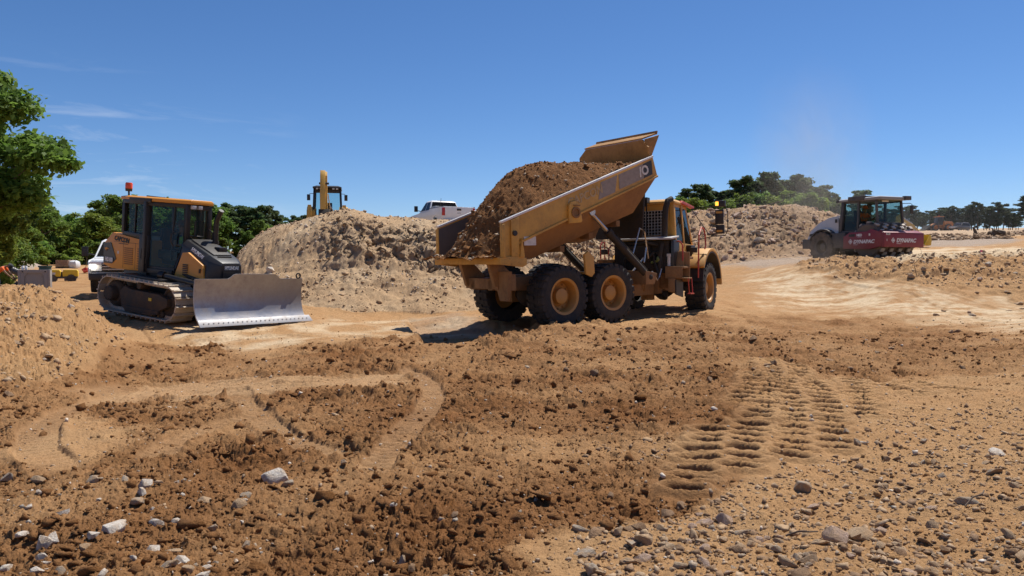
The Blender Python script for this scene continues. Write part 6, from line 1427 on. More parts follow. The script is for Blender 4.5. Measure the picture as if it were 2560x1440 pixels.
PROTO = {'dec': [tree_proto('dec', s, 8000, .24) for s in (1, 2, 3, 4)], 'bush': [tree_proto('bush', s, 6000, .27) for s in (11, 12, 13)], 'pine': [tree_proto('pine', s, 6500, .21) for s in (21, 22, 23, 24)]}
TN = [0]
def tree(kind, leaf, px, top_py, y, label, group=None, name=None, base=None, wide=1., proto=None, hmin=2.):
    x = (px-1280)/FPX*y; z0 = gz1(x, y)-.1 if base is None else base
    ztop = EYE+(HOR-top_py)/FPX*y; h = max(hmin, ztop-z0)
    trm, crm = (proto or PROTO[kind][TN[0] % len(PROTO[kind])]); TN[0] += 1
    k = h/10.3
    M = Matrix.Translation((x, y, z0))@Matrix.Rotation(random.uniform(0, 6.28), 4, 'Z')@Matrix.Diagonal((k*wide, k*wide, k, 1))
    o = thing(name or ('pine_tree' if kind == 'pine' else 'shrub' if kind == 'bush' and h < 4.5 else 'tree'), M, label, 'pine tree' if kind == 'pine' else 'shrub' if kind == 'bush' and h < 4.5 else 'tree', group)
    t = mesh_obj('trunk', trm, MT['bark'], o); c = mesh_obj('crown', crm, None, o)
    if not crm.materials: crm.materials.append(None)
    c.material_slots[0].link = 'OBJECT'; c.material_slots[0].material = MT[leaf]
    return o
# big tree at the left edge
BIG = tree_proto('dec', 7, 26000, .15)
tree('dec', 'leaf_a', -80, 128, 46, 'tall dark green tree leaning in over the worker, highest of all the trees', proto=BIG, wide=1.1)
BIG2 = tree_proto('bush', 17, 16000, .18)
tree('dec', 'leaf_a', -40, 300, 50, 'second dark tree filling the gap under the tall leaning tree', proto=BIG, wide=.85)
tree('bush', 'leaf_a', 8, 455, 58, 'broad dense tree below and behind the tall leaning tree', proto=BIG2, wide=1.1)
tree('bush', 'leaf_b', -28, 480, 52, 'yellow green leafy tree directly behind the bending worker', proto=BIG2, wide=.9)
GL = 'broadleaf trees behind the dozer and gravel pile'
LB = 'leafy green tree in the wood edge behind the dozer'
tree('dec', 'leaf_a', 108, 486, 86, 'open crowned tree with bare limbs showing above the gravel pile', proto=PROTO['dec'][1])
for px, py, y, k, lf, w in ((62, 520, 92, 'bush', 'leaf_b', 1.), (50, 500, 76, 'bush', 'leaf_a', 1.), (80, 560, 74, 'bush', 'leaf_b', 1.1), (20, 540, 66, 'bush', 'leaf_b', 1.), (130, 520, 100, 'bush', 'leaf_a', 1.), (168, 545, 96, 'bush', 'leaf_a', 1.), (205, 548, 94, 'bush', 'leaf_b', 1.), (240, 556, 96, 'bush', 'leaf_a', 1.), (270, 545, 104, 'bush', 'leaf_b', 1.), (340, 520, 112, 'bush', 'leaf_a', 1.), (375, 520, 114, 'bush', 'leaf_b', 1.), (410, 515, 114, 'bush', 'leaf_a', 1.), (450, 518, 114, 'bush', 'leaf_a', 1.), (495, 520, 112, 'bush', 'leaf_b', 1.), (530, 528, 112, 'bush', 'leaf_a', 1.), (150, 545, 98, 'dec', 'leaf_a', 1.), (182, 530, 104, 'dec', 'leaf_a', 1.1), (218, 524, 96, 'dec', 'leaf_b', 1.15), (252, 536, 100, 'dec', 'leaf_a', 1.2), (285, 500, 118, 'dec', 'leaf_a', 1.), (322, 480, 114, 'dec', 'leaf_a', 1.05), (355, 500, 118, 'dec', 'leaf_a', 1.), (392, 492, 122, 'dec', 'leaf_a', 1.1),
                     (432, 494, 124, 'dec', 'leaf_a', 1.), (474, 498, 122, 'dec', 'leaf_a', 1.), (514, 500, 118, 'dec', 'leaf_a', 1.05), (540, 506, 120, 'bush', 'leaf_a', .9), (120, 600, 84, 'bush', 'leaf_a', 1.2), (175, 590, 86, 'bush', 'leaf_b', 1.2), (235, 590, 88, 'bush', 'leaf_a', 1.2), (300, 580, 104, 'bush', 'leaf_a', 1.3), (40, 590, 80, 'bush', 'leaf_b', 1.2), (420, 570, 112, 'bush', 'leaf_a', 1.2), (480, 575, 112, 'bush', 'leaf_a', 1.2), (360, 575, 110, 'bush', 'leaf_a', 1.2), (545, 580, 112, 'bush', 'leaf_a', 1.2)):
    tree(k, lf, px, py, y, LB, GL, wide=w*1.25)
for px, py, y in ((556, 520, 128), (574, 512, 132), (592, 514, 128), (611, 512, 130), (628, 520, 134), (646, 517, 130), (664, 513, 132), (682, 524, 134), (700, 540, 140), (720, 545, 150), (742, 538, 152), (760, 536, 150), (650, 545, 120), (600, 560, 118), (625, 565, 118), (675, 560, 122)):
    tree('pine' if y > 125 else 'bush', 'leaf_a' if y < 125 else 'needle', px, py, y, 'slender dark tree in the row between the dozer exhaust and the mound', 'dark trees left of the mound', wide=1.25)
for px, py, y, h in ((8, 610, 44, 'pale young sapling beside the bending worker'), (24, 640, 41, 'small yellow green bush at the end of the black tarp')):
    tree('bush', 'leaf_b', px, py, y, h, name='shrub', wide=.75, hmin=.8)
GR = 'mixed trees rising behind the rubble pile'
for px, py, y, k, lf, w in ((1702, 488, 128, 'bush', 'leaf_a', 1.1), (1722, 470, 134, 'pine', 'needle', 1.5), (1745, 463, 136, 'pine', 'needle', 1.6), (1768, 466, 140, 'pine', 'needle', 1.5), (1790, 478, 140, 'pine', 'needle', 1.4), (1815, 474, 138, 'pine', 'needle', 1.4), (1840, 452, 136, 'pine', 'needle', 1.4), (1858, 446, 134, 'pine', 'needle', 1.4), (1880, 447, 136, 'pine', 'needle', 1.5), (1898, 440, 138, 'pine', 'needle', 1.4), (1915, 433, 136, 'pine', 'needle', 1.3), (1938, 447, 140, 'pine', 'needle', 1.4), (1962, 450, 140, 'pine', 'needle', 1.3), (1984, 434, 138, 'pine', 'needle', 1.25), (2002, 446, 140, 'pine', 'needle', 1.3), (2022, 462, 138, 'pine', 'needle', 1.4), (2044, 474, 140, 'pine', 'needle', 1.4), (2060, 462, 142, 'pine', 'needle', 1.2), (2082, 486, 144, 'pine', 'needle', 1.2),
                     (1728, 488, 118, 'dec', 'leaf_b', 1.2), (1765, 500, 118, 'dec', 'leaf_a', 1.2), (1812, 492, 116, 'dec', 'leaf_b', 1.1), (1850, 478, 118, 'dec', 'leaf_a', 1.2), (1890, 470, 118, 'dec', 'leaf_a', 1.2), (1935, 486, 114, 'dec', 'leaf_b', 1.2), (1972, 470, 118, 'dec', 'leaf_a', 1.2), (2008, 478, 116, 'dec', 'leaf_b', 1.2), (2042, 492, 114, 'dec', 'leaf_b', 1.1), (2075, 500, 118, 'dec', 'leaf_a', 1.), (2100, 510, 124, 'bush', 'leaf_a', 1.)):
    tree(k, lf, px, py, y, 'pine tree with a dark rounded top behind the rubble pile' if k == 'pine' else 'bright green broadleaf tree in front of the pines behind the rubble pile', GR if k == 'pine' else 'broadleaf trees in front of the pines', wide=w)
tree('pine', 'needle', 2148, 478, 150, 'round topped tree showing just above the roller cab roof', wide=1.9)
for px, py, y, w in ((2196, 528, 210, 1.3), (2212, 520, 215, 1.2), (2230, 522, 212, 1.2), (2246, 516, 218, 1.2), (2262, 520, 214, 1.2), (2274, 513, 216, 1.1), (2290, 524, 218, 1.2), (2303, 532, 220, 1.1), (2322, 528, 226, 1.4), (2338, 524, 222, 1.4), (2352, 518, 226, 1.2), (2364, 520, 228, 1.2), (2376, 516, 224, 1.1), (2396, 520, 226, 1.0), (2412, 514, 222, 1.1), (2426, 512, 224, 1.1), (2441, 506, 220, 1.15), (2458, 516, 224, 1.1), (2472, 514, 222, 1.0), (2490, 507, 220, 1.15), (2506, 512, 224, 1.2), (2522, 520, 226, 1.2), (2538, 534, 228, 1.3)):
    x = (px-1280)/FPX*y
    tree('pine', 'hazepine', px, py, y, 'bare stemmed pine in the row on the far rise behind the loader', 'pines on the far rise', wide=w*1.25)
for px in range(2190, 2560, 17):
    tree('pine', 'hazepine', px+random.uniform(-5, 5), random.uniform(528, 545), 246, 'bare stemmed pine in the row on the far rise behind the loader', 'pines on the far rise', wide=1.7)
tree('pine', 'hazepine', 2566, 492, 150, 'taller nearer pine with spreading dark boughs at the end of the far row', wide=1.7, proto=PROTO['pine'][2])

# ================================================================== stones
def hull_proto(seed, n=16, sq=(1, .8, .62)):
    rng = np.random.default_rng(seed); p = rng.normal(size=(n, 3)); p /= np.linalg.norm(p, axis=1)[:, None]; p *= rng.uniform(.78, 1.05, (n, 1)); p *= np.array(sq)
    bm = bmesh.new(); [bm.verts.new(q) for q in p]; r = bmesh.ops.convex_hull(bm, input=bm.verts)
    bmesh.ops.delete(bm, geom=[v for v in bm.verts if not v.link_faces], context='VERTS')
    bmesh.ops.triangulate(bm, faces=bm.faces); bm.verts.index_update()
    V = np.array([v.co[:] for v in bm.verts]); F = np.array([[v.index for v in f.verts] for f in bm.faces]); bm.free()
    return V, F
HP = [hull_proto(s, random.Random(s).choice((11, 14, 18, 24)), random.Random(s).choice(((1, .8, .62), (1, .7, .55), (1, .9, .75), (1, .62, .42)))) for s in range(14)]
def rock_mesh(name, V, F, mat):
    bm = bmesh.new(); vs = [bm.verts.new(v) for v in V]; [bm.faces.new([vs[i] for i in f]) for f in F]
    bmesh.ops.bevel(bm, geom=list(bm.edges), offset=.05, segments=1, affect='EDGES', clamp_overlap=True)
    me = bpy.data.meshes.new(name); bm.to_mesh(me); bm.free()
    me.polygons.foreach_set('use_smooth', np.ones(len(me.polygons), bool)); me.set_sharp_from_angle(angle=R(24)); me.materials.append(mat); return me
RM_ = {(k, i): None for k in ST for i in range(14)}
def rock(name, loc, size, kind, label, group=None, flat_=1., cat='rock', tilt=.35):
    i = random.randrange(14)
    if RM_[(kind, i)] is None: RM_[(kind, i)] = rock_mesh('rock', *HP[i], ST[kind])
    o = bpy.data.objects.new(name, RM_[(kind, i)]); COL.objects.link(o)
    o.matrix_world = Matrix.Translation(loc)@Matrix.Rotation(random.uniform(0, 6.28), 4, 'Z')@Matrix.Rotation(random.uniform(-tilt, tilt), 4, 'X')@Matrix.Rotation(random.uniform(-tilt, tilt), 4, 'Y')@Matrix.Diagonal((size, size*random.uniform(.85, 1.1), size*flat_*random.uniform(.85, 1.15), 1))
    return tag(o, label, cat, group)
def rock_px(px, py, wpx, kind, label=None, group=None, hi=60, nm=None, **kw):
    p, ok = ground_at(px, py+wpx*.18, 2.6, hi); s = wpx/FPX*p.y*.62
    rock(nm or ('rock' if s > .025 else 'stone'), p+Vector((0, 0, s*random.uniform(-.05, .22))), s, kind, label, group, **kw)
# singled out stones: photo px, photo py, width px
for q in ((490, 712, 1, 'x'),): pass
NAMED = [(672, 673, 34, 'white', 'white boulder half buried low on the mound face behind the dozer'), (1905, 650, 1, None, '')]
rock_px(676, 674, 34, 'white', 'white boulder half buried low on the mound face behind the dozer')
rock_px(1812, 640, 32, 'pink', 'pink grey boulder on the ground just beyond the truck front wheel')
rock_px(755, 706, 16, 'brown', 'brown stone perched on the slope past the blade corner')
rock_px(2470, 660, 24, 'grey', 'pale grey block on the stony slope below the pink flag')
rock_px(20, 985, 36, 'brown', 'dark brown rounded stone at the foot of the sandy bank')
rock_px(2360, 640, 22, 'brown', 'flat dark stone lying on the berm ahead of the roller', flat_=.5)
for px, py, w, k, lab in ((715, 1205, 44, 'grey', 'grey flat sided stone in the mud, upper of a loose row'), (690, 1185, 70, 'white', 'large pale slab lying in the mud above the white stones'), (560, 1040, 0, None, None),
      (288, 1312, 76, 'white', 'white wedge shaped rock in the muddy clods'), (158, 1280, 34, 'white', 'small pale rock beside the white wedge rock'), (105, 1352, 54, 'white', 'cream white rock with a flat shaded underside in the mud'), (205, 1366, 50, 'tan', 'tan rounded rock near the cream white rock'),
      (386, 1370, 40, 'white', 'speckled white rock alone among brown clods'), (454, 1402, 46, 'white', 'white rock, upper of the tight cluster of three'), (416, 1410, 34, 'grey', 'grey rock at the side of the cluster of three'), (466, 1424, 40, 'tan', 'tan rock, lower of the cluster of three'),
      (18, 1416, 44, 'white', 'white rock cut by the photo edge in the mud'), (150, 1428, 46, 'grey', 'grey blue rock at the very bottom of the mud'), (1000, 1400, 50, 'grey', 'grey white sharp edged rock beside a dark hole in the mud'), (1030, 1418, 36, 'brown', 'brown rock tucked against the sharp edged grey rock'),
      (1810, 1300, 44, 'pink', 'upright cream rock standing on the sandy ground'), (1760, 1405, 46, 'pink', 'pinkish white rounded rock near the lower sand edge'), (1612, 1392, 48, 'pink', 'flat topped pink rock with dark underside on sand'), (1548, 1330, 38, 'tan', 'tan egg shaped rock on sand edge by the mud'), (1476, 1424, 52, 'grey', 'grey and white jagged rock at the sand and mud border'),
      (1842, 1372, 38, 'brown', 'brown upright block in the sand cluster'), (2095, 1340, 72, 'pink', 'long reddish speckled rock, largest in the sandy stones'), (2050, 1352, 56, 'tan', 'tan boulder touching the reddish speckled rock'), (2150, 1330, 64, 'tan', 'smooth tan rock at the far side of the reddish speckled rock'), (1978, 1398, 58, 'tan', 'half buried tan rock below the tan boulder'), (2000, 1420, 70, 'brown', 'long brown rock lying flat in front of the half buried rock'),
      (2255, 1380, 42, 'brown', 'brown nearly round rock alone on sand'), (2492, 1126, 46, 'white', 'white angular rock on the sandy rise'), (2485, 1178, 40, 'grey', 'grey angular rock below the white angular rock'), (2160, 1104, 20, 'white', 'small bright white stone on smooth sand'), (2005, 1218, 52, 'grey', 'smooth grey rock at the edge of the pits'), (2420, 1250, 54, 'grey', 'long narrow grey stone lying on the sandy rise'),
      (1670, 1285, 44, 'brown', 'brown rock with deep shade beside the last pit'), (1715, 1258, 40, 'brown', 'brown stone in line with the last pit'), (1735, 1335, 44, 'tan', 'tan wedge behind the upright cream rock'), (1700, 1368, 36, 'brown', 'small brown rock between two tan wedges'), (2330, 1310, 46, 'tan', 'tan oval rock on the sandy slope'), (2555, 1385, 60, 'tan', 'tan rock cut by the frame edge'), (1265, 1232, 0, None, None), (860, 1158, 32, 'grey', 'grey rock at the end of a wheel mark'), (240, 1195, 40, 'grey', 'bluish flake standing up in the mud')):
    if k: rock_px(px, py, w, k, lab)
def scatter(n, area, wmin, wmax, kinds, label, group, hi=60, **kw):
    x0, y0, x1, y1 = area
    for _ in range(n):
        w = wmin+(wmax-wmin)*random.random()**1.5
        rock_px(random.uniform(x0, x1), random.uniform(y0, y1), w, random.choice(kinds), label, group, hi, **kw)
random.seed(21)
scatter(42, (1440, 1290, 2300, 1440), 22, 62, ('tan', 'tan', 'brown', 'tan', 'pink', 'grey', 'brown'), 'tan or brown rock among the dense bank of stones on the sand', 'rocks of the dense stony bank')
scatter(58, (1480, 1230, 2560, 1440), 14, 40, ('tan', 'tan', 'brown', 'tan', 'pink', 'grey'), 'fist sized tan or brown stone on the sandy ground', 'fist sized stones on the sand')
scatter(30, (2080, 1040, 2560, 1230), 12, 34, ('tan', 'tan', 'brown', 'grey', 'pink'), 'small dusty stone on the sandy rise beside the pits', 'small stones on the sandy rise')
scatter(40, (0, 1180, 620, 1440), 14, 46, ('white', 'grey', 'white', 'tan', 'white'), 'pale broken stone poking out of the brown mud', 'pale stones in the mud')
scatter(16, (620, 1230, 1400, 1440), 10, 28, ('grey', 'tan', 'brown', 'white'), 'scattered stone among the brown clods', 'stones among the clods')
scatter(24, (0, 740, 300, 980), 8, 26, ('tan', 'tan', 'white', 'brown', 'grey'), 'stone scattered on the sandy bank below the concrete box', 'stones on the sandy bank')
scatter(18, (2260, 660, 2560, 790), 8, 24, ('tan', 'grey', 'brown', 'pink'), 'stone on the loose slope below the berm', 'stones on the loose slope')
scatter(46, (1340, 815, 2500, 950), 7, 26, ('brown', 'brown', 'brown', 'tan'), 'brown lump on the freshly spread soil', 'lumps on the spread soil', nm='soil_lump')
random.seed(33)
for _ in range(58):
    px = random.uniform(1730, 2010); py = random.uniform(528, 612); w = 8+22*random.random()**1.5
    rock_px(px, py, w, random.choice(('pink', 'tan', 'grey', 'pink')), 'broken boulder lying in the rubble pile', 'boulders of the rubble pile', 75, nm='boulder')
for _ in range(26):
    rock_px(random.uniform(1790, 1930), random.uniform(526, 546), random.uniform(5, 11), random.choice(('white', 'grey', 'white')), 'pale grey broken block near the crest of the rubble pile', 'grey blocks on the rubble crest', 75, nm='boulder')
lg = at(1935, 519, 50); t = thing('timber_plank', Matrix.Translation((lg.x, lg.y, gz1(lg.x, lg.y))), 'grey plank sticking out of the rubble crest', 'plank'); m_ = MB(); m_.bar((-.9, 0, -.05), (.7, .2, .42), .14, .06); m_.build('plank', MT['wood'], t)
for px, py, lab, ln in ((2490, 600, 'dark uprooted stump with pale roots on the brush strip', 1.3), (2435, 596, 'short upright dead stump on the brush strip', .8)):
    y = 66; x = (px-1280)/FPX*y; t = thing('tree_stump', Matrix.Translation((x, y, gz1(x, y))), lab, 'stump'); m_ = MB()
    if ln > 1:
        m_.tube([(-.6, 0, .15), (0, .1, .4), (.7, 0, .3)], .3, 8, .2)
        for q in range(6): m_.tube([(.1*q-.3, 0, .3), (.2*q-.6, -.3, .7-.1*q), (.3*q-.9, -.4, .75-.15*q)], .07, 5, .02)
    else: m_.tube([(0, 0, -.1), (.05, 0, .5), (-.15, 0, .95)], .2, 7, .09); m_.tube([(0, 0, .3), (.4, .1, .45)], .08, 5, .03)
    m_.build('stump', MT['wood'], t)
for px, py, ln, lab, up in ((2292, 690, .9, 'thin pale stick standing out of the loose slope by the berm', 1.0), (2440, 1265, .22, 'bent grey twig lying on the sandy rise', .06), (2005, 1348, .18, 'thin curved root beside the tan boulder', .02)):
    p, _ = ground_at(px, py); t = thing('stick', Matrix.Translation(p)@Matrix.Rotation(random.uniform(-.6, .6), 4, 'Z'), lab, 'stick'); m_ = MB(); m_.tube([(-ln*.5, 0, .01) if up < .5 else (0, 0, -.05), (-ln*.1, .04*ln, .03+up*.4), (ln*.2, -.05*ln, .03+up*.7), (ln*.5 if up < .5 else .12, .02, .02+up)], .012 if up > .5 else .006, 6, .004); m_.build('branch', MT['wood'], t)
# ------------------------------------------------------------------ loose crumbs, gravel and clods nobody could count
def loose(name, X, Y, S, mat, sink=.25, protos=range(14), attr=None, zz=None):
    n = len(X); Zg = gz(X, Y) if zz is None else zz; which = RNG.integers(0, len(list(protos)), n); Vs, Fs = [], []; o = 0
    for w, i in enumerate(protos):
        V, F = LOWP[i]; k = np.where(which == w)[0]
        if not len(k): continue
        a = RNG.uniform(0, 6.28, len(k)); b = RNG.uniform(-.5, .5, len(k)); ca, sa, cb, sb = np.cos(a), np.sin(a), np.cos(b), np.sin(b)
        v = V[None]*S[k][:, None, None]*RNG.uniform(.75, 1.2, (len(k), 1, 3))
        x, y, z = v[..., 0], v[..., 1], v[..., 2]
        y, z = y*cb[:, None]-z*sb[:, None], y*sb[:, None]+z*cb[:, None]
        x, y = x*ca[:, None]-y*sa[:, None], x*sa[:, None]+y*ca[:, None]
        P = np.stack([x+X[k][:, None], y+Y[k][:, None], z+Zg[k][:, None]+S[k][:, None]*sink], -1)
        Vs.append(P.reshape(-1, 3)); Fs.append((F[None]+(np.arange(len(k))*len(V))[:, None, None]+o).reshape(-1, 3)); o += len(k)*len(V)
    return tag(mesh_obj(name, np_mesh(name, np.concatenate(Vs), np.concatenate(Fs), False), mat), kind='stuff')
LOWP = [hull_proto(100+s, random.Random(s).choice((8, 9, 11)), (1, .85, .7)) for s in range(14)]
def ground_px(n, area, hi=24.):
    """points spread evenly over the ground seen inside a rectangle of the photo"""
    x0, y0, x1, y1 = area; dn = EYE*FPX/(y1-HOR); df = min(hi, EYE*FPX/(max(y0, HOR+20)-HOR))
    d = np.exp(RNG.uniform(math.log(dn), math.log(df), n)); px = RNG.uniform(x0, x1, n); return (px-1280)/FPX*d, d
def msk(A, x, y):
    az = np.arctan2(x, y); d = np.hypot(x, y)*np.maximum(np.cos(az), .62); i = np.clip(np.searchsorted(AZ, az)-1, 0, NA-2); j = np.clip(np.searchsorted(DD, d)-1, 0, ND-2); return A[i, j]
X, Y = ground_px(48000, (-200, 830, 2760, 1500)); mm = msk(moist, X, Y); kp = RNG.random(len(X)) < np.clip(mm*1.5-.12, .0, 1)*(1-.8*msk(lightstrip, X, Y)); kp &= (msk(pitzone, X, Y) < .3) & ((msk(trackzone, X, Y) < .5) | (RNG.random(len(X)) < .16)); X, Y = X[kp], Y[kp]
loose('dirt_clods', X, Y, np.clip(RNG.lognormal(-4.55, .75, len(X))*(.6+.055*Y), .004, .10), soil('clod_soil', False, m0=.9, bump=.5), .15)
X, Y = ground_px(26000, (-200, 800, 2760, 1500)); mm = msk(moist, X, Y); kp = RNG.random(len(X)) < np.clip(.85-mm, .05, 1)*(.35+.65*(X > 0)); kp &= (msk(pitzone, X, Y) < .3) & ((msk(trackzone, X, Y) < .5) | (RNG.random(len(X)) < .16)); X, Y = X[kp], Y[kp]
loose('dry_crumbs', X, Y, np.clip(RNG.lognormal(-4.75, .6, len(X))*(.6+.05*Y), .003, .06), soil('crumb_soil', False, m0=.12, bump=.5), .15)
X, Y = ground_px(2000, (-200, 800, 2760, 1500)); loose('gravel', X, Y, np.clip(RNG.lognormal(-4.5, .55, len(X))*(.6+.05*Y), .005, .06), ST['grey'], .2)
X, Y = ground_px(1300, (-200, 830, 2760, 1500)); loose('pale_gravel', X, Y, np.clip(RNG.lognormal(-4.6, .5, len(X))*(.6+.05*Y), .005, .05), ST['white'], .2)
X, Y = ground_px(5200, (1450, 1020, 2760, 1500)); mm = msk(moist, X, Y); kp = (mm < .4) & (msk(pitzone, X, Y) < .3); X, Y = X[kp], Y[kp]; u_ = RNG.random(len(X)) < .6
loose('sand_stones', X[u_], Y[u_], np.clip(RNG.lognormal(-4.2, .55, u_.sum()), .006, .05), ST['brown'], .05); loose('sand_gravel', X[~u_], Y[~u_], np.clip(RNG.lognormal(-4.2, .55, (~u_).sum()), .006, .05), ST['tan'], .05)
# on the bank, the mound, the rubble and the far slope
def by_area(n, x0, x1, y0, y1): return RNG.uniform(x0, x1, n), RNG.uniform(y0, y1, n)
X, Y = by_area(9000, -12, -5.5, 8.5, 16.5); kp = (msk(bank, X, Y) > .3) & (RNG.random(len(X)) < .25+.7*np.clip(fbm(X, Y, .8, 3, 615), 0, 1)); X, Y = X[kp], Y[kp]; loose('bank_gravel', X, Y, np.clip(RNG.lognormal(-3.7, .6, len(X)), .008, .1), ST['tan'], .1)
X, Y = by_area(42000, -11, 6.5, 22, 34); kp = msk(ismound, X, Y) & (RNG.random(len(X)) < .08+.45*np.clip(fbm(X, Y, .5, 3, 611), 0, 1)); X, Y = X[kp], Y[kp]
loose('mound_stones', X, Y, np.clip(RNG.lognormal(-3.35, .5, len(X)), .012, .16), ST['tan'], .15)
X, Y = by_area(9000, -11, 7.5, 22, 38); kp = msk(ismound, X, Y) & (RNG.random(len(X)) < np.clip(fbm(X, Y, .45, 3, 613)*1.2-.05+.7*(X > 1.2), 0, 1)); X, Y = X[kp], Y[kp]
loose('mound_gravel', X, Y, np.clip(RNG.lognormal(-3.3, .45, len(X)), .012, .15), ST['white'], .15)
X, Y = by_area(13000, 6, 27, 38, 54); kp = msk(isrub, X, Y) & (RNG.random(len(X)) < .25+.9*np.clip(fbm(X, Y, .35, 3, 621), 0, 1)); X, Y = X[kp], Y[kp]; loose('rubble', X, Y, np.clip(RNG.lognormal(-3.0, .7, len(X)), .025, .34), ST['pink'], .15)
X, Y = by_area(4500, 12, 24, 26, 36); kp = msk(berm, X, Y) > .3; kp |= (msk(rslope, X, Y) > .3); X, Y = X[kp], Y[kp]; loose('berm_lumps', X, Y, np.clip(RNG.lognormal(-3.3, .6, len(X)), .012, .2), ST['tan'], .15)
X, Y = by_area(3800, 30, 62, 52, 84); kp = msk(greyc, X, Y) > .2; X, Y = X[kp], Y[kp]; loose('brush_debris', X, Y, np.clip(RNG.lognormal(-2.2, .6, len(X)), .04, .4), ST['brown'], .1)
X, Y = by_area(2200, -24.5, -21.6, 34.2, 36.0); r_ = np.hypot((X+22.9)/.95, (Y-35.2)/.5); kp = r_ < 1; X, Y, r_ = X[kp], Y[kp], r_[kp]
gp = loose('gravel_heap', X, Y, np.clip(RNG.lognormal(-3.2, .3, len(X)), .02, .07), MT['gravelgrey'], .1, zz=gz(X, Y)+.34*(1-r_**1.4))
# stones in the truck load
lx, ly_, lz, lk = LOADG
n = 2400; I = RNG.integers(2, len(lx)-2, n); J = RNG.integers(2, len(ly_)-2, n); kp = lk[I, J] & lk[I-2, J]; I, J = I[kp], J[kp]
S_ = np.clip(RNG.lognormal(-3.9, .6, len(I))*np.where(lx[I] < -1.2, 1.5, 1), .012, .13)
def load_bits(name, k, mat):
    X, Y, Zb = lx[I[k]]+RNG.uniform(-.01, .01, k.sum()), ly_[J[k]]*.985, lz[I[k], J[k]]
    o = loose(name, X, Y, S_[k], mat, .15, zz=Zb); o['kind'] = 'stuff'; o.parent = load
u_ = RNG.random(len(I)); load_bits('lump', u_ < .72, soil('lump_soil', False, m0=.95)); load_bits('stone', u_ >= .72, ST['grey'])

# ================================================================== dust in the air
def volume(name, density, color, aniso=.3, plume=None):
    m, nt, n, L = nodes(name); out = N(nt, 'ShaderNodeOutputMaterial'); v = N(nt, 'ShaderNodeVolumePrincipled', Anisotropy=aniso); v.inputs['Color'].default_value = (*color, 1); v.inputs['Density'].default_value = density
    if plume:
        tc = N(nt, 'ShaderNodeTexCoord').outputs['Object']; ln = N(nt, 'ShaderNodeVectorMath', operation='LENGTH'); L.new(tc, ln.inputs[0])
        mr = N(nt, 'ShaderNodeMapRange'); mr.inputs[1].default_value = 1.; mr.inputs[2].default_value = .05; L.new(ln.outputs['Value'], mr.inputs[0])
        f = math_n(nt, 'MULTIPLY', math_n(nt, 'POWER', mr.outputs[0], 1.5), noise(nt, plume, 5, .62, tc, .36, .72, .8)); L.new(math_n(nt, 'MULTIPLY', f, density), v.inputs['Density'])
    L.new(v.outputs[0], out.inputs['Volume']); return m
def puff(c, r, mat, tilt=0):
    m_ = MB(); m_.sphere((0, 0, 0), 1, 24, 14); o = mesh_obj('dust', m_.mesh('dust'), mat); o.matrix_world = Matrix.Translation(c)@Matrix.Rotation(tilt, 4, 'Y')@Matrix.Diagonal((*r, 1)); return tag(o, kind='stuff')
puff((18.6, 46.5, 8.4), (4.2, 5., 6.6), volume('dust_plume', .17, (.86, .74, .62), .2, 1.3), R(-8))
puff((14.0, 33.4, 2.1), (2.3, 2.0, 1.0), volume('wheel_dust', .22, (.72, .56, .42), .1, 2.2))
puff((44., 92., 8.), (22., 34., 7.), volume('far_dust', .010, (.84, .80, .76), .2, .9))
HAZE = 0
if HAZE:
    m_ = MB(); m_.box(-1500, 1500, -1500, 1500, -3, 45); tag(m_.build('haze', volume('haze', HAZE, (.80, .88, 1.0), .25)), kind='stuff')

# ================================================================== sky, sun, camera
w = bpy.data.worlds.new('World'); SC.world = w; w.use_nodes = True; nt = w.node_tree; nt.nodes.clear()
out = N(nt, 'ShaderNodeOutputWorld'); bg_ = N(nt, 'ShaderNodeBackground'); sk = N(nt, 'ShaderNodeTexSky'); sk.sky_type = 'NISHITA'; sk.sun_disc = False
sun_az = math.atan2(SUN_H[0], SUN_H[1])
sk.sun_elevation = R(SUN_EL); sk.sun_rotation = sun_az; sk.altitude = 150; sk.air_density = .8; sk.dust_density = .1; sk.ozone_density = 7
SKY_S = .090
tc_ = N(nt, 'ShaderNodeTexCoord'); mp = N(nt, 'ShaderNodeMapping'); mp.inputs['Scale'].default_value = (2.2, 2.2, 16); nt.links.new(tc_.outputs['Generated'], mp.inputs[0])
cn = N(nt, 'ShaderNodeTexNoise', Scale=2.6, Detail=7, Roughness=.62, Distortion=.6); nt.links.new(mp.outputs[0], cn.inputs['Vector'])
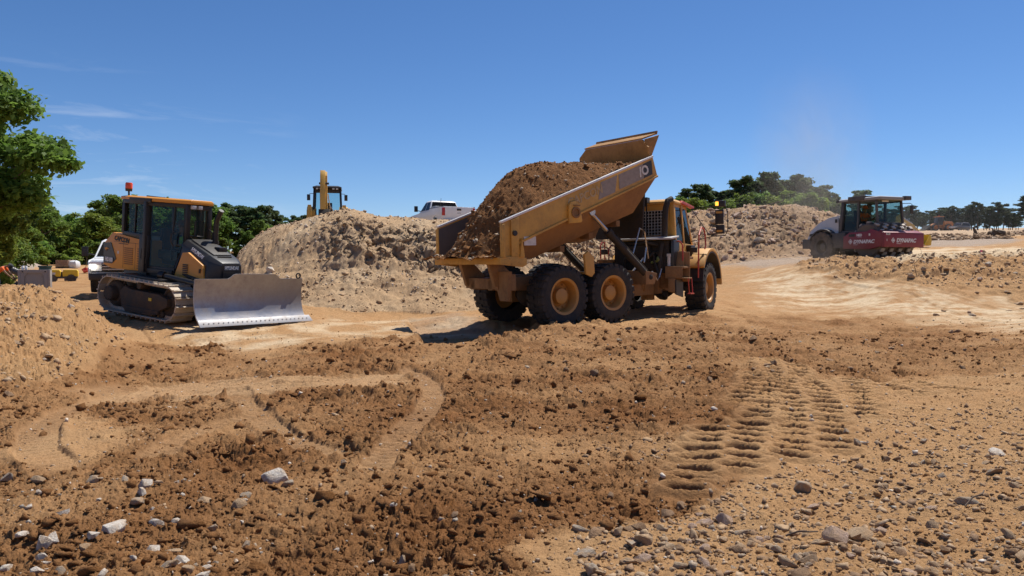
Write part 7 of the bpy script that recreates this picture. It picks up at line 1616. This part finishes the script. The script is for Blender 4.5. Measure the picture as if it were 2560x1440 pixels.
cm = N(nt, 'ShaderNodeMapRange'); cm.inputs[1].default_value = .52; cm.inputs[2].default_value = .80; nt.links.new(cn.outputs['Fac'], cm.inputs[0])
sx = N(nt, 'ShaderNodeSeparateXYZ'); nt.links.new(tc_.outputs['Generated'], sx.inputs[0])
mx_ = N(nt, 'ShaderNodeMapRange'); mx_.inputs[1].default_value = -.25; mx_.inputs[2].default_value = -.5; nt.links.new(sx.outputs[0], mx_.inputs[0])
mz = N(nt, 'ShaderNodeMapRange'); mz.inputs[1].default_value = .24; mz.inputs[2].default_value = .10; nt.links.new(sx.outputs[2], mz.inputs[0])
fac = math_n(nt, 'MULTIPLY', math_n(nt, 'MULTIPLY', cm.outputs[0], mx_.outputs[0]), math_n(nt, 'MULTIPLY', mz.outputs[0], .55))
hs_ = N(nt, 'ShaderNodeHueSaturation', Saturation=1.12, Value=.97); nt.links.new(sk.outputs[0], hs_.inputs['Color'])
nt.links.new(mixc(nt, fac, mixc(nt, 1., hs_.outputs[0], (1.03, .975, 1.0), 'MULTIPLY'), (8.5, 8.8, 9.2)), bg_.inputs[0]); bg_.inputs[1].default_value = SKY_S; nt.links.new(bg_.outputs[0], out.inputs[0])
sl = bpy.data.lights.new('sun', 'SUN'); sl.energy = 4.6; sl.angle = R(.53); sl.color = (1, .95, .87); so = bpy.data.objects.new('sun', sl); COL.objects.link(so)
el = R(SUN_EL); sd = Vector((math.sin(sun_az)*math.cos(el), math.cos(sun_az)*math.cos(el), math.sin(el))); so.rotation_euler = sd.to_track_quat('Z', 'Y').to_euler()
cam = bpy.data.cameras.new('camera'); co_ = bpy.data.objects.new('camera', cam); COL.objects.link(co_); co_.location = (0, 0, EYE); co_.rotation_euler = (math.pi/2+PITCH, 0, 0)
cam.sensor_width = 36; cam.lens = 36*FPX/2560; cam.clip_end = 5000; cam.clip_start = .05; SC.camera = co_
vs_ = SC.view_settings; vs_.view_transform = 'Standard'; vs_.look = 'None'; vs_.gamma = 1; vs_.exposure = .36; vs_.use_curve_mapping = False
SC.cycles.use_denoising = True; SC.cycles.max_bounces = 6; SC.cycles.transparent_max_bounces = 12
